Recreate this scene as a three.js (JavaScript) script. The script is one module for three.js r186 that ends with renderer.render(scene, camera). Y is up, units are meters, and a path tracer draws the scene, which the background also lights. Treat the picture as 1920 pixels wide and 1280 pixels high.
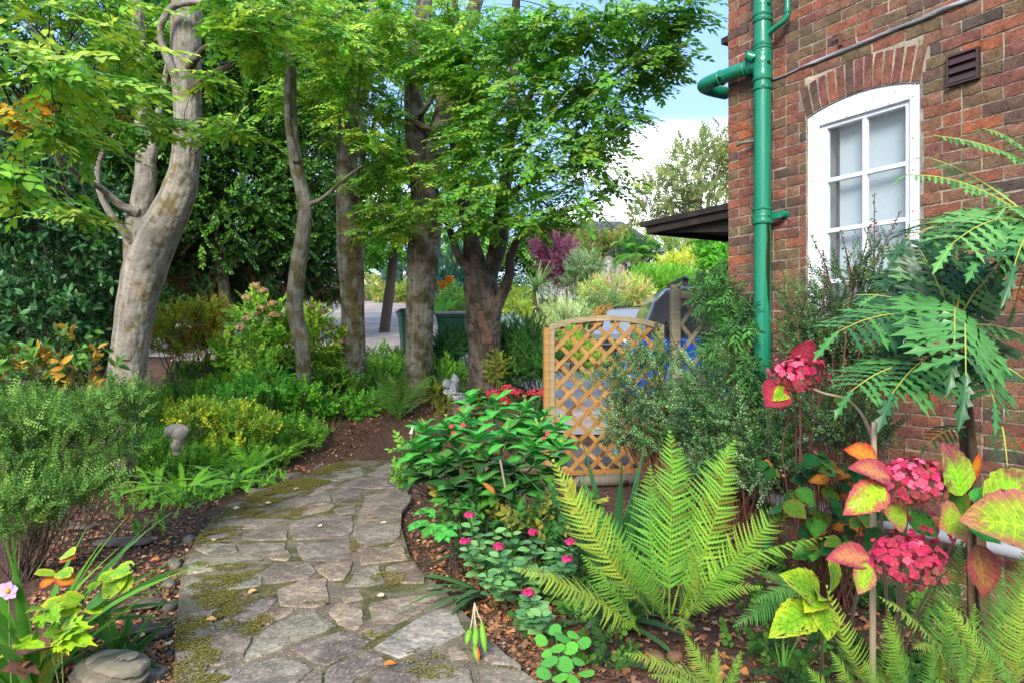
import * as THREE from 'three';
import { MarchingCubes } from 'three/addons/objects/MarchingCubes.js';

// ---------------------------------------------------------------- camera, sky, sun, exposure
const scene = new THREE.Scene();
const FOC = 1350, CX = 960, CY = 640, EYE = 1.5;          // focal length in pixels of the 1920 x 1280 photograph
const camera = new THREE.PerspectiveCamera(2 * Math.atan(CY / FOC) * 180 / Math.PI, 1.5, 0.05, 600);
camera.position.set(0, EYE, 0); camera.lookAt(0, EYE, -10);
const renderer = new THREE.WebGLRenderer({ antialias: true });
renderer.toneMapping = THREE.LinearToneMapping;
renderer.toneMappingExposure = 6.1;
renderer.shadowMap.enabled = true;
const SUN_DIR = new THREE.Vector3(-0.22, 0.54, 0.81).normalize();
const sun = new THREE.DirectionalLight(new THREE.Color(1, 0.94, 0.82), 1.1);
sun.position.copy(SUN_DIR).multiplyScalar(40); sun.castShadow = true; sun.shadow.radius = 42;
sun.shadow.mapSize.set(2048, 2048);
Object.assign(sun.shadow.camera, { left: -22, right: 22, top: 22, bottom: -22, near: 1, far: 110 });
scene.add(sun); scene.add(sun.target);

// ---------------------------------------------------------------- numbers and noise
function rng(seed) { let a = seed >>> 0; return () => { a = (a + 0x6D2B79F5) | 0; let t = Math.imul(a ^ (a >>> 15), 1 | a); t = (t + Math.imul(t ^ (t >>> 7), 61 | t)) ^ t; return ((t ^ (t >>> 14)) >>> 0) / 4294967296; }; }
let rand = rng(11);
const rr = (a, b) => a + (b - a) * rand();
const pick = (a) => a[Math.floor(rand() * a.length) % a.length];
const clamp = THREE.MathUtils.clamp, lerp = THREE.MathUtils.lerp;
const ss = (a, b, x) => { const t = clamp((x - a) / (b - a), 0, 1); return t * t * (3 - 2 * t); };
function hash(ix, iy, iz) { let h = Math.imul(ix, 374761393) ^ Math.imul(iy, 668265263) ^ Math.imul(iz, 1274126177); h = Math.imul(h ^ (h >>> 13), 1274126177); return ((h ^ (h >>> 16)) >>> 0) / 4294967296; }
function vn(x, y, z = 0, per = 0) {
  const x0 = Math.floor(x), y0 = Math.floor(y), z0 = Math.floor(z), fx = x - x0, fy = y - y0, fz = z - z0;
  const m = (v) => per ? ((v % per) + per) % per : v, u = fx * fx * (3 - 2 * fx), v = fy * fy * (3 - 2 * fy), w = fz * fz * (3 - 2 * fz);
  const c = (a, b, d) => hash(m(x0 + a), m(y0 + b), z0 + d);
  const l0 = lerp(lerp(c(0, 0, 0), c(1, 0, 0), u), lerp(c(0, 1, 0), c(1, 1, 0), u), v);
  if (fz === 0) return l0;
  return lerp(l0, lerp(lerp(c(0, 0, 1), c(1, 0, 1), u), lerp(c(0, 1, 1), c(1, 1, 1), u), v), w);
}
function fbm(x, y, z = 0, oct = 4, per = 0) { let s = 0, a = 0.5, t = 0; for (let i = 0; i < oct; i++) { s += a * vn(x, y, z + i * 17, per); t += a; x *= 2; y *= 2; z *= 2; per *= 2; a *= 0.5; } return s / t; }

// ---------------------------------------------------------------- sky: pale blue with broken cloud
{
  const Wd = 1024, Hd = 512, data = new Float32Array(Wd * Hd * 4);
  for (let j = 0; j < Hd; j++) {
    const el = ((j + 0.5) / Hd - 0.5) * Math.PI, y = Math.sin(el);
    for (let i = 0; i < Wd; i++) {
      const az = ((i + 0.5) / Wd - 0.5) * 2 * Math.PI, x = Math.cos(az) * Math.cos(el), z = Math.sin(az) * Math.cos(el);
      const k = Math.pow(1 - Math.max(0, y), 2.2);
      let r = lerp(0.10, 0.34, k), g = lerp(0.24, 0.46, k), b = lerp(0.56, 0.62, k);
      if (y > 0) {
        const px = x / (y + 0.16), pz = z / (y + 0.16);
        const c = ss(0.44, 0.63, fbm(px * 1.05 + 44.03, pz * 1.05 + 21.83, 0.5, 6) ), lit = 0.64 + 0.42 * fbm(px * 2.2 + 9, pz * 2.2, 1.5, 4);
        r = lerp(r, lit * 1.04, c); g = lerp(g, lit * 1.02, c); b = lerp(b, lit, c);
      } else { r = 0.22; g = 0.24; b = 0.22; }
      data.set([r * 0.47, g * 0.47, b * 0.47, 1], (j * Wd + i) * 4);
    }
  }
  const t = new THREE.DataTexture(data, Wd, Hd, THREE.RGBAFormat, THREE.FloatType);
  t.mapping = THREE.EquirectangularReflectionMapping; t.magFilter = t.minFilter = THREE.LinearFilter; t.wrapS = THREE.RepeatWrapping; t.needsUpdate = true;
  scene.background = t; scene.environment = t;
}

// ---------------------------------------------------------------- placing and naming
const V = (x, y, z) => new THREE.Vector3(x, y, z);
const UP = V(0, 1, 0);
const Wp = (px, py, d) => V((px - CX) / FOC * d, EYE - (py - CY) / FOC * d, -d);   // a point d metres in front of the eye
const pxm = (p, d) => p / FOC * d;                                                 // pixels to metres at that distance
// height of the garden: flat round the path, a bank under the trees, the drive and the far garden rising
function hgt(x, z) {
  const d = -z;
  const L = 0.82 * ss(8.7, 11.6, d) + 0.55 * ss(11.2, 14.5, d) + 1.75 * clamp((d - 14) / 14, 0, 1) + 1.6 * ss(28, 42, d);
  const R = 0.36 * ss(8.9, 11.2, d) + 0.22 * ss(11, 14.5, d) + 0.3 * clamp((d - 14) / 5, 0, 1) + 2.6 * ss(19.5, 33, d) + 0.5 * ss(33, 45, d);
  const t = ss(-0.35, 1.0, x - 0.03 * (d - 10));
  const near = (1 - ss(8, 11, d));
  return -0.055 + lerp(L, R, t) + 0.03 * (fbm(x * 1.3 + 40, z * 1.3, 0, 3) - 0.5) - 0.02 * near * ss(-1.0, -1.6, x + 0.1 * d);
}
const NTH = ['first', 'second', 'third', 'fourth', 'fifth', 'sixth', 'seventh', 'eighth', 'ninth', 'tenth', 'eleventh', 'twelfth'];
const gy = (p, dy = 0) => { p.y = hgt(p.x, p.z) + dy; return p; };
const Gd = (px, d, dy = 0) => gy(V((px - CX) / FOC * d, 0, -d), dy);                // on the ground under pixel column px
const Gp = (px, py, y = 0) => { const d = (EYE - y) * FOC / (py - CY); return V((px - CX) / FOC * d, y, -d); };   // where a pixel meets height y
const used = {};
function numbered(name) { const n = used[name] = (used[name] ?? -1) + 1; return n ? name + '_' + String(n).padStart(3, '0') : name; }
function thing(name, label, category, pos = V(0, 0, 0), group, kind) {
  const o = new THREE.Group(); o.name = numbered(name); o.position.copy(pos); scene.add(o);
  o.userData = { label, category }; if (group) o.userData.group = group; if (kind) o.userData.kind = kind;
  return o;
}
function part(name, geo, mat, parent, world = true) {      // world: geometry is written in scene coordinates
  const m = new THREE.Mesh(geo, mat); m.name = name; m.castShadow = m.receiveShadow = true;
  if (world && parent) { let p = parent; while (p) { m.position.sub(p.position); p = p.parent && p.parent !== scene ? p.parent : null; } }
  parent.add(m); return m;
}
function solo(name, geo, mat, label, category, group, kind) {
  const m = new THREE.Mesh(geo, mat); m.name = numbered(name); m.castShadow = m.receiveShadow = true; scene.add(m);
  m.userData = { label, category }; if (group) m.userData.group = group; if (kind) m.userData.kind = kind;
  return m;
}
function structure(name, geo, mat) { const m = new THREE.Mesh(geo, mat); m.name = numbered(name); m.castShadow = m.receiveShadow = true; m.userData.kind = 'structure'; scene.add(m); return m; }

// ---------------------------------------------------------------- textures
function tex(size, fn, { srgb = true, rep = 1 } = {}) {
  const d = new Uint8Array(size * size * 4);
  for (let j = 0; j < size; j++) for (let i = 0; i < size; i++) { const c = fn(i / size, j / size), o = (j * size + i) * 4; d[o] = clamp(c[0], 0, 1) * 255; d[o + 1] = clamp(c[1], 0, 1) * 255; d[o + 2] = clamp(c[2], 0, 1) * 255; d[o + 3] = 255; }
  const t = new THREE.DataTexture(d, size, size); t.wrapS = t.wrapT = THREE.RepeatWrapping; t.magFilter = THREE.LinearFilter; t.minFilter = THREE.LinearMipmapLinearFilter; t.generateMipmaps = true;
  if (srgb) t.colorSpace = THREE.SRGBColorSpace; t.repeat.set(rep, rep); t.needsUpdate = true; return t;
}
function canvasTex(w, h, draw) { const c = document.createElement('canvas'); c.width = w; c.height = h; draw(c.getContext('2d'), w, h); const t = new THREE.CanvasTexture(c); t.colorSpace = THREE.SRGBColorSpace; t.wrapS = t.wrapT = THREE.RepeatWrapping; return t; }
const grainTex = tex(256, (u, v) => { const a = 0.62 + 0.5 * (fbm(u * 8, v * 8, 0, 5, 8) - 0.5) + 0.3 * (hash(u * 256 | 0, v * 256 | 0, 3) - 0.5); return [a, a, a]; });
const bumpTex = tex(256, (u, v) => { const a = 0.6 * fbm(u * 12, v * 12, 4, 4, 12) + 0.4 * hash(u * 256 | 0, v * 256 | 0, 9); return [a, a, a]; }, { srgb: false });
const softBump = tex(256, (u, v) => { const a = fbm(u * 10, v * 10, 7, 5, 10); return [a, a, a]; }, { srgb: false });
const std = (o) => new THREE.MeshStandardMaterial(o);
const phy = (o) => new THREE.MeshPhysicalMaterial(o);
const C = (r, g, b) => new THREE.Color().setRGB(r, g, b);
// living leaves: light scatters through them, a thin gloss lies on top
const leafM = (o = {}) => phy({ vertexColors: true, roughness: 1, transmission: 0.32, thickness: 0, specularIntensity: 0.35, clearcoat: 0.14, clearcoatRoughness: 0.38, side: THREE.DoubleSide, ...o });
const M = {
  leaf: leafM({ transmission: 0.4 }), gloss: leafM({ clearcoat: 0.55, clearcoatRoughness: 0.25, transmission: 0.15 }), matte: leafM({ clearcoat: 0, transmission: 0.3 }), thin: leafM({ transmission: 0.5, clearcoat: 0.15 }),
  litter: std({ vertexColors: true, roughness: 0.95, side: THREE.DoubleSide }), twig: std({ color: C(0.09, 0.065, 0.045), roughness: 0.95 }), paleTwig: std({ color: C(0.32, 0.25, 0.16), roughness: 0.9 }),
  redTwig: std({ color: C(0.13, 0.05, 0.03), roughness: 0.85 }), greenStem: std({ color: C(0.13, 0.22, 0.05), roughness: 0.7 }),
};

// ---------------------------------------------------------------- geometry builder
class GB {
  constructor() { this.p = []; this.n = []; this.c = []; this.u = []; this.i = []; }
  get count() { return this.p.length / 3; }
  v(x, y, z, c, u = 0, w = 0) { this.p.push(x, y, z); this.c.push(c.r, c.g, c.b); this.u.push(u, w); return this.count - 1; }
  add(geo, m, col) {
    const P = geo.attributes.position, Nn = geo.attributes.normal, Uv = geo.attributes.uv, Cc = geo.attributes.color, base = this.count, v = new THREE.Vector3(), nm = m ? new THREE.Matrix3().getNormalMatrix(m) : null;
    for (let k = 0; k < P.count; k++) {
      v.fromBufferAttribute(P, k); if (m) v.applyMatrix4(m); this.p.push(v.x, v.y, v.z);
      v.fromBufferAttribute(Nn, k); if (nm) v.applyMatrix3(nm).normalize(); this.n.push(v.x, v.y, v.z);
      this.u.push(Uv ? Uv.getX(k) : 0, Uv ? Uv.getY(k) : 0);
      const cr = Cc ? Cc.getX(k) : 1, cg = Cc ? Cc.getY(k) : 1, cb = Cc ? Cc.getZ(k) : 1;
      this.c.push(cr * (col ? col.r : 1), cg * (col ? col.g : 1), cb * (col ? col.b : 1));
    }
    if (geo.index) for (let k = 0; k < geo.index.count; k++) this.i.push(base + geo.index.getX(k)); else for (let k = 0; k < P.count; k++) this.i.push(base + k);
    return this;
  }
  geo(normals = true) {
    const g = new THREE.BufferGeometry();
    g.setAttribute('position', new THREE.Float32BufferAttribute(this.p, 3)); g.setAttribute('color', new THREE.Float32BufferAttribute(this.c, 3)); g.setAttribute('uv', new THREE.Float32BufferAttribute(this.u, 2));
    g.setIndex(this.i);
    if (normals && this.n.length === this.p.length) g.setAttribute('normal', new THREE.Float32BufferAttribute(this.n, 3)); else g.computeVertexNormals();
    return g;
  }
}
const mat4 = (pos, quat, s = 1) => new THREE.Matrix4().compose(pos, quat, typeof s === 'number' ? V(s, s, s) : s);
function lookQ(dir, up = UP) {       // +Z runs along dir, +Y as near to up as it can
  const z = dir.clone().normalize(); let x = up.clone().cross(z); if (x.lengthSq() < 1e-6) x = V(1, 0, 0).cross(z); x.normalize(); const y = z.clone().cross(x);
  return new THREE.Quaternion().setFromRotationMatrix(new THREE.Matrix4().makeBasis(x, y, z));
}
const rv = () => { let v; do v = V(rr(-1, 1), rr(-1, 1), rr(-1, 1)); while (v.lengthSq() > 1 || v.lengthSq() < 0.01); return v.normalize(); };
// a box with its six faces apart, centre and size
function boxG(cx, cy, cz, sx, sy, sz) { const g = new THREE.BoxGeometry(sx, sy, sz); g.translate(cx, cy, cz); const u = g.attributes.uv, p = g.attributes.position, n = g.attributes.normal; for (let k = 0; k < u.count; k++) { const ax = Math.abs(n.getX(k)) > 0.5, ay = Math.abs(n.getY(k)) > 0.5; u.setXY(k, ax ? p.getZ(k) : p.getX(k), ay ? p.getZ(k) : p.getY(k)); } return g; }
function merge(list) { const b = new GB(); for (const g of list) Array.isArray(g) ? b.add(g[0], g[1], g[2]) : b.add(g); return b.geo(); }
// a bent tapering tube through points with radii; the surface can be roughened
function tube(pts, radii, { seg = 4, rad = 6, rough = 0, col = null, seed = 0, cap = true, fr = 3 } = {}) {
  const curve = new THREE.CatmullRomCurve3(pts, false, 'centripetal'), n = Math.max(2, (pts.length - 1) * seg), b = new GB(), white = C(1, 1, 1);
  let prev = null, len = 0; const N = V(0, 0, 0), B = V(0, 0, 0); let last = null;
  for (let i = 0; i <= n; i++) {
    const t = i / n, p = curve.getPoint(t), T = curve.getTangent(t), f = t * (pts.length - 1), k = Math.min(pts.length - 2, Math.floor(f)), w = f - k, sw = w * w * (3 - 2 * w);
    const r = lerp(radii[k], radii[k + 1], sw);
    if (!prev) { N.copy(Math.abs(T.y) > 0.9 ? V(1, 0, 0) : UP).cross(T).normalize(); } else { N.sub(T.clone().multiplyScalar(N.dot(T))).normalize(); }
    B.copy(T).cross(N); prev = T; if (last) len += p.distanceTo(last); last = p;
    for (let j = 0; j <= rad; j++) {
      const a = (j % rad) / rad * 2 * Math.PI, d = N.clone().multiplyScalar(Math.cos(a)).addScaledVector(B, Math.sin(a));
      let q = r; if (rough) { const e = p.clone().addScaledVector(d, r); q *= 1 + rough * (fbm(e.x * fr + seed, e.y * fr * 0.6, e.z * fr + seed, 3) - 0.5) * 2; }
      const e = p.clone().addScaledVector(d, q); b.v(e.x, e.y, e.z, col ? col(e, d, t) : white, j / rad * Math.max(1, Math.round(2 * Math.PI * radii[0] / 0.5)) * 0.5, len);
    }
  }
  const w = rad + 1;
  for (let i = 0; i < n; i++) for (let j = 0; j < rad; j++) { const a = i * w + j; b.i.push(a, a + w, a + 1, a + 1, a + w, a + w + 1); }
  if (cap) { for (const [row, flip] of [[0, 1], [n, 0]]) { const p = curve.getPoint(row / n), c = b.v(p.x, p.y, p.z, col ? col(p, UP, row / n) : white), o = row * w; for (let j = 0; j < rad; j++) flip ? b.i.push(c, o + j, o + j + 1) : b.i.push(c, o + j + 1, o + j); } }
  b.n = []; const g = b.geo(false);
  // weld the normals along the seam
  const nn = g.attributes.normal; for (let i = 0; i <= n; i++) { const a = i * w, z = a + rad, s = V(nn.getX(a) + nn.getX(z), nn.getY(a) + nn.getY(z), nn.getZ(a) + nn.getZ(z)).normalize(); nn.setXYZ(a, s.x, s.y, s.z); nn.setXYZ(z, s.x, s.y, s.z); }
  return g;
}
// a smooth solid from a distance function, sampled in a cube round c with half-size h
function solid(sdf, c, h, res = 40) {
  const mc = new MarchingCubes(res, new THREE.MeshBasicMaterial(), false, false, 60000); mc.isolation = 0;
  const half = res / 2; for (let z = 0; z < res; z++) for (let y = 0; y < res; y++) for (let x = 0; x < res; x++) mc.field[x + y * res + z * res * res] = -sdf(V(c.x + (x - half) / half * h, c.y + (y - half) / half * h, c.z + (z - half) / half * h)) / h;
  mc.update(); const n = mc.count, g = new THREE.BufferGeometry(), P = mc.positionArray.slice(0, n * 3), N = mc.normalArray.slice(0, n * 3);
  for (let k = 0; k < n; k++) { P[3 * k] = P[3 * k] * h + c.x; P[3 * k + 1] = P[3 * k + 1] * h + c.y; P[3 * k + 2] = P[3 * k + 2] * h + c.z; }
  g.setAttribute('position', new THREE.Float32BufferAttribute(P, 3)); g.setAttribute('normal', new THREE.Float32BufferAttribute(N, 3));
  const U = new Float32Array(n * 2); for (let k = 0; k < n; k++) { U[2 * k] = P[3 * k] + P[3 * k + 2] * 0.7; U[2 * k + 1] = P[3 * k + 1]; } g.setAttribute('uv', new THREE.Float32BufferAttribute(U, 2));
  return g;
}
const smin = (a, b, k) => { const h = Math.max(k - Math.abs(a - b), 0) / k; return Math.min(a, b) - h * h * k * 0.25; };
function capsule(p, a, b, ra, rb) { const ab = b.clone().sub(a), t = clamp(p.clone().sub(a).dot(ab) / ab.lengthSq(), 0, 1); return p.distanceTo(a.clone().addScaledVector(ab, t)) - lerp(ra, rb, t); }

// ---------------------------------------------------------------- leaves, sprays, bushes
// a blade from the origin along +Z, face up (+Y); half(t) is its half width at t
function blade({ L = 1, half, n = 4, across = 2, fold = 0.25, droop = 0.15, wave = 0, serr = 0, rib = null, edge = null, twist = 0 }) {
  const b = new GB(), white = C(1, 1, 1);
  for (let i = 0; i <= n; i++) {
    const t = i / n, w = Math.max(half(t), i === 0 || i === n ? 0.004 * L : 0) * (serr && i % 2 && i < n ? 1 + serr : 1), tw = twist * t;
    for (let j = 0; j <= across; j++) {
      const s = j / across * 2 - 1, x = s * w, y = Math.abs(x) * fold - droop * L * t * t + wave * L * Math.sin(t * 9 + j * 2.1) * Math.abs(s);
      const c = rib && s === 0 ? rib : edge && Math.abs(s) === 1 ? edge : white;
      b.v(x * Math.cos(tw) - y * Math.sin(tw) * 0.3, y + x * Math.sin(tw), L * t * (1 - 0.12 * droop * t), c, j / across, t);
    }
  }
  const w = across + 1; for (let i = 0; i < n; i++) for (let j = 0; j < across; j++) { const a = i * w + j; b.i.push(a, a + w, a + 1, a + 1, a + w, a + w + 1); }
  b.n = []; return b.geo(false);
}
const ovate = (w, a = 0.72) => (t) => w * Math.pow(Math.sin(Math.PI * Math.pow(t, a)), 0.85);
const lance = (w) => (t) => w * Math.sin(Math.PI * Math.pow(t, 0.85)) ** 1.1;
const roundp = (w) => (t) => w * Math.sqrt(Math.max(0, 1 - (2 * t - 1) ** 2));
const strap = (w) => (t) => w * (0.75 + 0.25 * Math.sin(Math.PI * t)) * (1 - ss(0.6, 1, t) * 0.98);
// a flat outline (points in x, z) as a leaf with a fold along the middle
function outline(pts, { fold = 0.15, droop = 0.1, centre = [0, 0.45], n = 0 } = {}) {
  const b = new GB(), w = C(1, 1, 1), f = (x, z) => Math.abs(x) * fold - droop * z * z;
  const c = b.v(centre[0], f(centre[0], centre[1]), centre[1], w, 0.5, 0.5); for (const [x, z] of pts) b.v(x, f(x, z), z, w, 0.5 + x * 0.8, z);
  for (let k = 0; k < pts.length; k++) b.i.push(c, 1 + k, 1 + (k + 1) % pts.length);
  b.n = []; return b.geo(false);
}
const jit = (c, a = 0.15) => { const k = 1 + rr(-a, a); return C(c.r * k * (1 + rr(-a, a) * 0.5), c.g * k, c.b * k * (1 + rr(-a, a) * 0.5)); };
// leaves set along a short twig that runs along +Z
function spray({ leaf, n = 8, len = 0.3, L = 0.07, ang = 0.9, lift = 0.15, flat = 0.85, pairs = false, whorl = false, twig = C(0.35, 0.25, 0.15), twigR = 0.0022, tint = 0.2, sag = 0.12, odd = null, seed = 1, start = 0.08, tip = true, size = (t) => 1 - 0.35 * Math.abs(t - 0.45) }) {
  const keep = rand; rand = rng(seed * 977 + 5); const b = new GB(), at = (t) => V(0, -sag * len * t * t, len * t);
  if (twigR) { const g = tube([at(0), at(0.35), at(0.7), at(1)], [twigR, twigR * 0.8, twigR * 0.6, twigR * 0.3], { seg: 1, rad: 3, cap: false }); b.add(g, null, twig); }
  for (let i = 0; i < n; i++) {
    const k = pairs ? Math.floor(i / 2) : i, t = whorl ? rr(0.55, 1) : start + (1 - start) * (k + 0.6) / (pairs ? n / 2 : n), side = i % 2 ? 1 : -1, last = tip && i === n - 1;
    let d;
    if (whorl) { const a = i * 2.4 + rr(-0.3, 0.3), e = ang + rr(-0.25, 0.25); d = V(Math.cos(a) * Math.sin(e), Math.sin(a) * Math.sin(e) * (1 - flat * 0.5), Math.cos(e)); }
    else { const a = last ? rr(-0.2, 0.2) : side * (ang + rr(-0.2, 0.2)) * (1 - 0.35 * t); d = V(Math.sin(a), lift * rr(-0.6, 1.2) + (1 - flat) * rr(-0.8, 0.8), Math.cos(a)); }
    const up = V(rr(-1, 1) * (1 - flat) * 1.4 + rr(-0.25, 0.25), 1, rr(-1, 1) * (1 - flat) * 1.2 + rr(-0.2, 0.2)), s = L * size(t) * rr(0.8, 1.15);
    b.add(leaf, mat4(at(t), lookQ(d, up), s), odd && rand() < odd[0] ? jit(odd[1], tint) : jit(C(1, 1, 1), tint));
  }
  rand = keep; return b.geo();
}
const leafOvate = blade({ half: ovate(0.29), n: 4, fold: 0.3, droop: 0.18, rib: C(1.12, 1.1, 1.0) });
const leafSmall = blade({ half: ovate(0.27, 0.85), n: 2, fold: 0.35, droop: 0.1 });
const leafTiny = blade({ half: (t) => 0.27 * Math.sin(Math.PI * t), n: 2, fold: 0.3, droop: 0.1 });
const leafLaurel = blade({ half: ovate(0.21, 0.9), n: 4, fold: 0.2, droop: 0.2, rib: C(1.2, 1.15, 1) });
const leafLance = blade({ half: lance(0.13), n: 3, fold: 0.3, droop: 0.25 });
const leafNeedle = blade({ half: (t) => 0.09 * (1 - t * 0.9), n: 1, across: 1, fold: 0, droop: 0 });
const leafRound = blade({ half: roundp(0.42), n: 4, fold: 0.15, droop: 0.12, rib: C(1.1, 1.1, 1) });
const petal4 = (() => { const b = new GB(), l = blade({ half: roundp(0.42), n: 3, fold: 0.25, droop: 0.25 }); for (let k = 0; k < 4; k++) b.add(l, mat4(V(0, 0, 0), new THREE.Quaternion().setFromAxisAngle(UP, k * Math.PI / 2))); return b.geo(); })();
const SP = {
  beech: [1, 2].map((s) => spray({ leaf: leafOvate, n: 10, len: 0.34, L: 0.082, flat: 0.85, seed: s, odd: [0.04, C(1.7, 1.15, 0.5)] })),
  big: [3, 4].map((s) => spray({ leaf: leafOvate, n: 9, len: 0.42, L: 0.115, flat: 0.88, seed: s, sag: 0.2 })),
  laurel: [5, 6].map((s) => spray({ leaf: leafLaurel, n: 8, len: 0.26, L: 0.125, whorl: true, ang: 1.1, flat: 0.2, seed: s, twigR: 0.003 })),
  holly: [7].map((s) => spray({ leaf: leafOvate, n: 12, len: 0.3, L: 0.065, flat: 0.4, seed: s })),
  nitida: [8, 9].map((s) => spray({ leaf: leafTiny, n: 18, len: 0.15, L: 0.025, pairs: true, ang: 1.2, flat: 0.6, seed: s, twigR: 0.0012, sag: 0.25, size: (t) => 1 - 0.4 * t })),
  small: [10, 11].map((s) => spray({ leaf: leafSmall, n: 14, len: 0.2, L: 0.038, flat: 0.45, ang: 1.0, seed: s, twigR: 0.0016 })),
  coto: [12, 13].map((s) => spray({ leaf: leafSmall, n: 22, len: 0.24, L: 0.026, flat: 0.3, ang: 1.1, seed: s, twigR: 0.0016, odd: [0.03, C(2.6, 0.9, 0.5)] })),
  mid: [14, 15].map((s) => spray({ leaf: leafOvate, n: 8, len: 0.2, L: 0.062, flat: 0.5, ang: 0.95, seed: s, twigR: 0.002 })),
  fine: [16].map((s) => spray({ leaf: leafNeedle, n: 46, len: 0.3, L: 0.055, flat: 0.3, ang: 0.7, seed: s, twigR: 0.0015, sag: 0.25, size: (t) => 1 - 0.5 * t })),
  conifer: [17].map((s) => spray({ leaf: leafNeedle, n: 34, len: 0.24, L: 0.07, flat: 0.8, ang: 0.75, seed: s, twigR: 0.002, size: (t) => 1 - 0.6 * t })),
  lance: [18].map((s) => spray({ leaf: leafLance, n: 12, len: 0.26, L: 0.08, flat: 0.4, ang: 0.8, seed: s })),
  round: [19].map((s) => spray({ leaf: leafRound, n: 8, len: 0.18, L: 0.05, flat: 0.6, ang: 1.0, seed: s })),
  tuft: [20].map((s) => spray({ leaf: leafLance, n: 9, len: 0.05, L: 0.1, whorl: true, ang: 0.7, flat: 0, seed: s, twigR: 0 })),
  pinnate: [21].map((s) => spray({ leaf: leafLance, n: 9, len: 0.13, L: 0.052, pairs: true, ang: 1.0, flat: 0.9, seed: s, twigR: 0.0013, size: (t) => 0.8 + 0.3 * t })),
};
function areaOf(g) { if (g.userData.area) return g.userData.area; const P = g.attributes.position, I = g.index, a = V(0, 0, 0), b = V(0, 0, 0), c = V(0, 0, 0); let s = 0; for (let k = 0; k < I.count; k += 3) { a.fromBufferAttribute(P, I.getX(k)); b.fromBufferAttribute(P, I.getX(k + 1)).sub(a); c.fromBufferAttribute(P, I.getX(k + 2)).sub(a); s += b.cross(c).length() / 2; } return g.userData.area = s; }
// lobes: [px, py, rx, ry, distance, depth radius in metres] -> an uneven mass of sprays, each an instance
function mass(parent, name, geos, mat, lobes, { cov = 1.5, cols, size = 1, out = 0.75, up = 0.35, shell = 0.55, hang = 0, layered = false, half = false, hole = 0.42, reach = 0.12 } = {}) {
  const lists = geos.map(() => []), cols_ = cols.map((c) => C(...c));
  for (const [px, py, rx, ry, d, rzm] of lobes) {
    const c = Wp(px, py, d), a = pxm(rx, d), h = pxm(ry, d), e = rzm ?? Math.max(a, h) * 0.8, ar = Math.pow((Math.pow(a * h, 1.6) + Math.pow(a * e, 1.6) + Math.pow(h * e, 1.6)) / 3, 1 / 1.6) * 4 * Math.PI;
    const bs = geos[0].boundingBox ?? (geos[0].computeBoundingBox(), geos[0].boundingBox), sl = bs.max.z * size, N = Math.round(cov * ar / (areaOf(geos[0]) * size * size));
    for (let k = 0; k < N; k++) {
      const q = rv(); if (half && q.y < -0.25) q.y = Math.abs(q.y);
      const f = 1 - shell * rand() * rand() + rr(-reach, reach), p = V(c.x + q.x * a * f, c.y + q.y * h * f, c.z + q.z * e * f);
      if (fbm(p.x * 1.1 / Math.max(0.4, a) + 5, p.y * 1.6 / Math.max(0.4, a), p.z * 1.1 / Math.max(0.4, a) + 3, 3) < hole && rand() < 0.8) continue;
      const nrm = V(q.x / a, q.y / h, q.z / e).normalize(), dir = layered ? V(q.x + rr(-0.6, 0.6), rr(-0.35, 0.12) - hang, q.z + rr(-0.6, 0.6)) : nrm.multiplyScalar(out).add(rv().multiplyScalar(0.55)).add(V(0, up - hang, 0));
      const un = layered ? V(rr(-0.6, 0.6), 1, rr(-0.3, 0.9)) : rv().multiplyScalar(0.7).add(V(q.x, 1 + q.y, q.z));
      const w = Math.floor(rand() * geos.length), s = size * rr(0.75, 1.25), col = jit(pick(cols_), 0.16);
      p.addScaledVector(dir.normalize(), -sl * 0.5);
      lists[w].push([mat4(p, lookQ(dir, un), V(s * (rand() < 0.5 ? 1 : 1), s, s)), col]);
    }
  }
  let total = 0;
  geos.forEach((g, w) => {
    if (!lists[w].length) return;
    const im = new THREE.InstancedMesh(g, mat, lists[w].length); im.name = name; im.castShadow = im.receiveShadow = true; im.userData.kind = 'stuff';
    const off = parent === scene ? V(0, 0, 0) : parent.position;
    lists[w].forEach(([m, c], k) => { m.elements[12] -= off.x; m.elements[13] -= off.y; m.elements[14] -= off.z; im.setMatrixAt(k, m); im.setColorAt(k, c); });
    total += lists[w].length; parent.add(im);
  });
  return total;
}
// thin branches from a foot to points in the lobes
function stems(lobes, foot, { per = 5, r = 0.012, rad = 4, spread = 0.1, trunk = 0 } = {}) {
  const b = new GB(); let core = null; if (trunk) { core = V(0, 0, 0); for (const l of lobes) core.add(Wp(l[0], l[1], l[4])); core.multiplyScalar(1 / lobes.length); b.add(tube([foot, foot.clone().lerp(core, 0.5).add(V(0.1, 0, 0)), core], [trunk, trunk * 0.8, trunk * 0.4], { seg: 6, rad: 10, rough: 0.1 })); }
  for (const [px, py, rx, ry, d, rz] of lobes) for (let k = 0; k < per; k++) {
    const c = Wp(px, py, d), q = rv().multiplyScalar(0.8), e = V(c.x + q.x * pxm(rx, d), c.y + q.y * pxm(ry, d), c.z + q.z * (rz ?? pxm(Math.max(rx, ry), d) * 0.8));
    const f = core ? foot.clone().lerp(core, rr(0.45, 1)) : foot ? foot.clone().add(V(rr(-spread, spread), 0, rr(-spread, spread))) : gy(V(c.x + rr(-1, 1) * pxm(rx, d) * 0.6, 0, c.z + rr(-0.3, 0.3)), -0.03);
    const m = f.clone().lerp(e, 0.5).add(V(rr(-0.12, 0.12), rr(0, 0.15), rr(-0.12, 0.12)).multiplyScalar(f.distanceTo(e)));
    b.add(tube([f, m, e], [r, r * 0.7, r * 0.25], { seg: 3, rad, cap: false }));
  }
  return b.geo();
}
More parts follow.
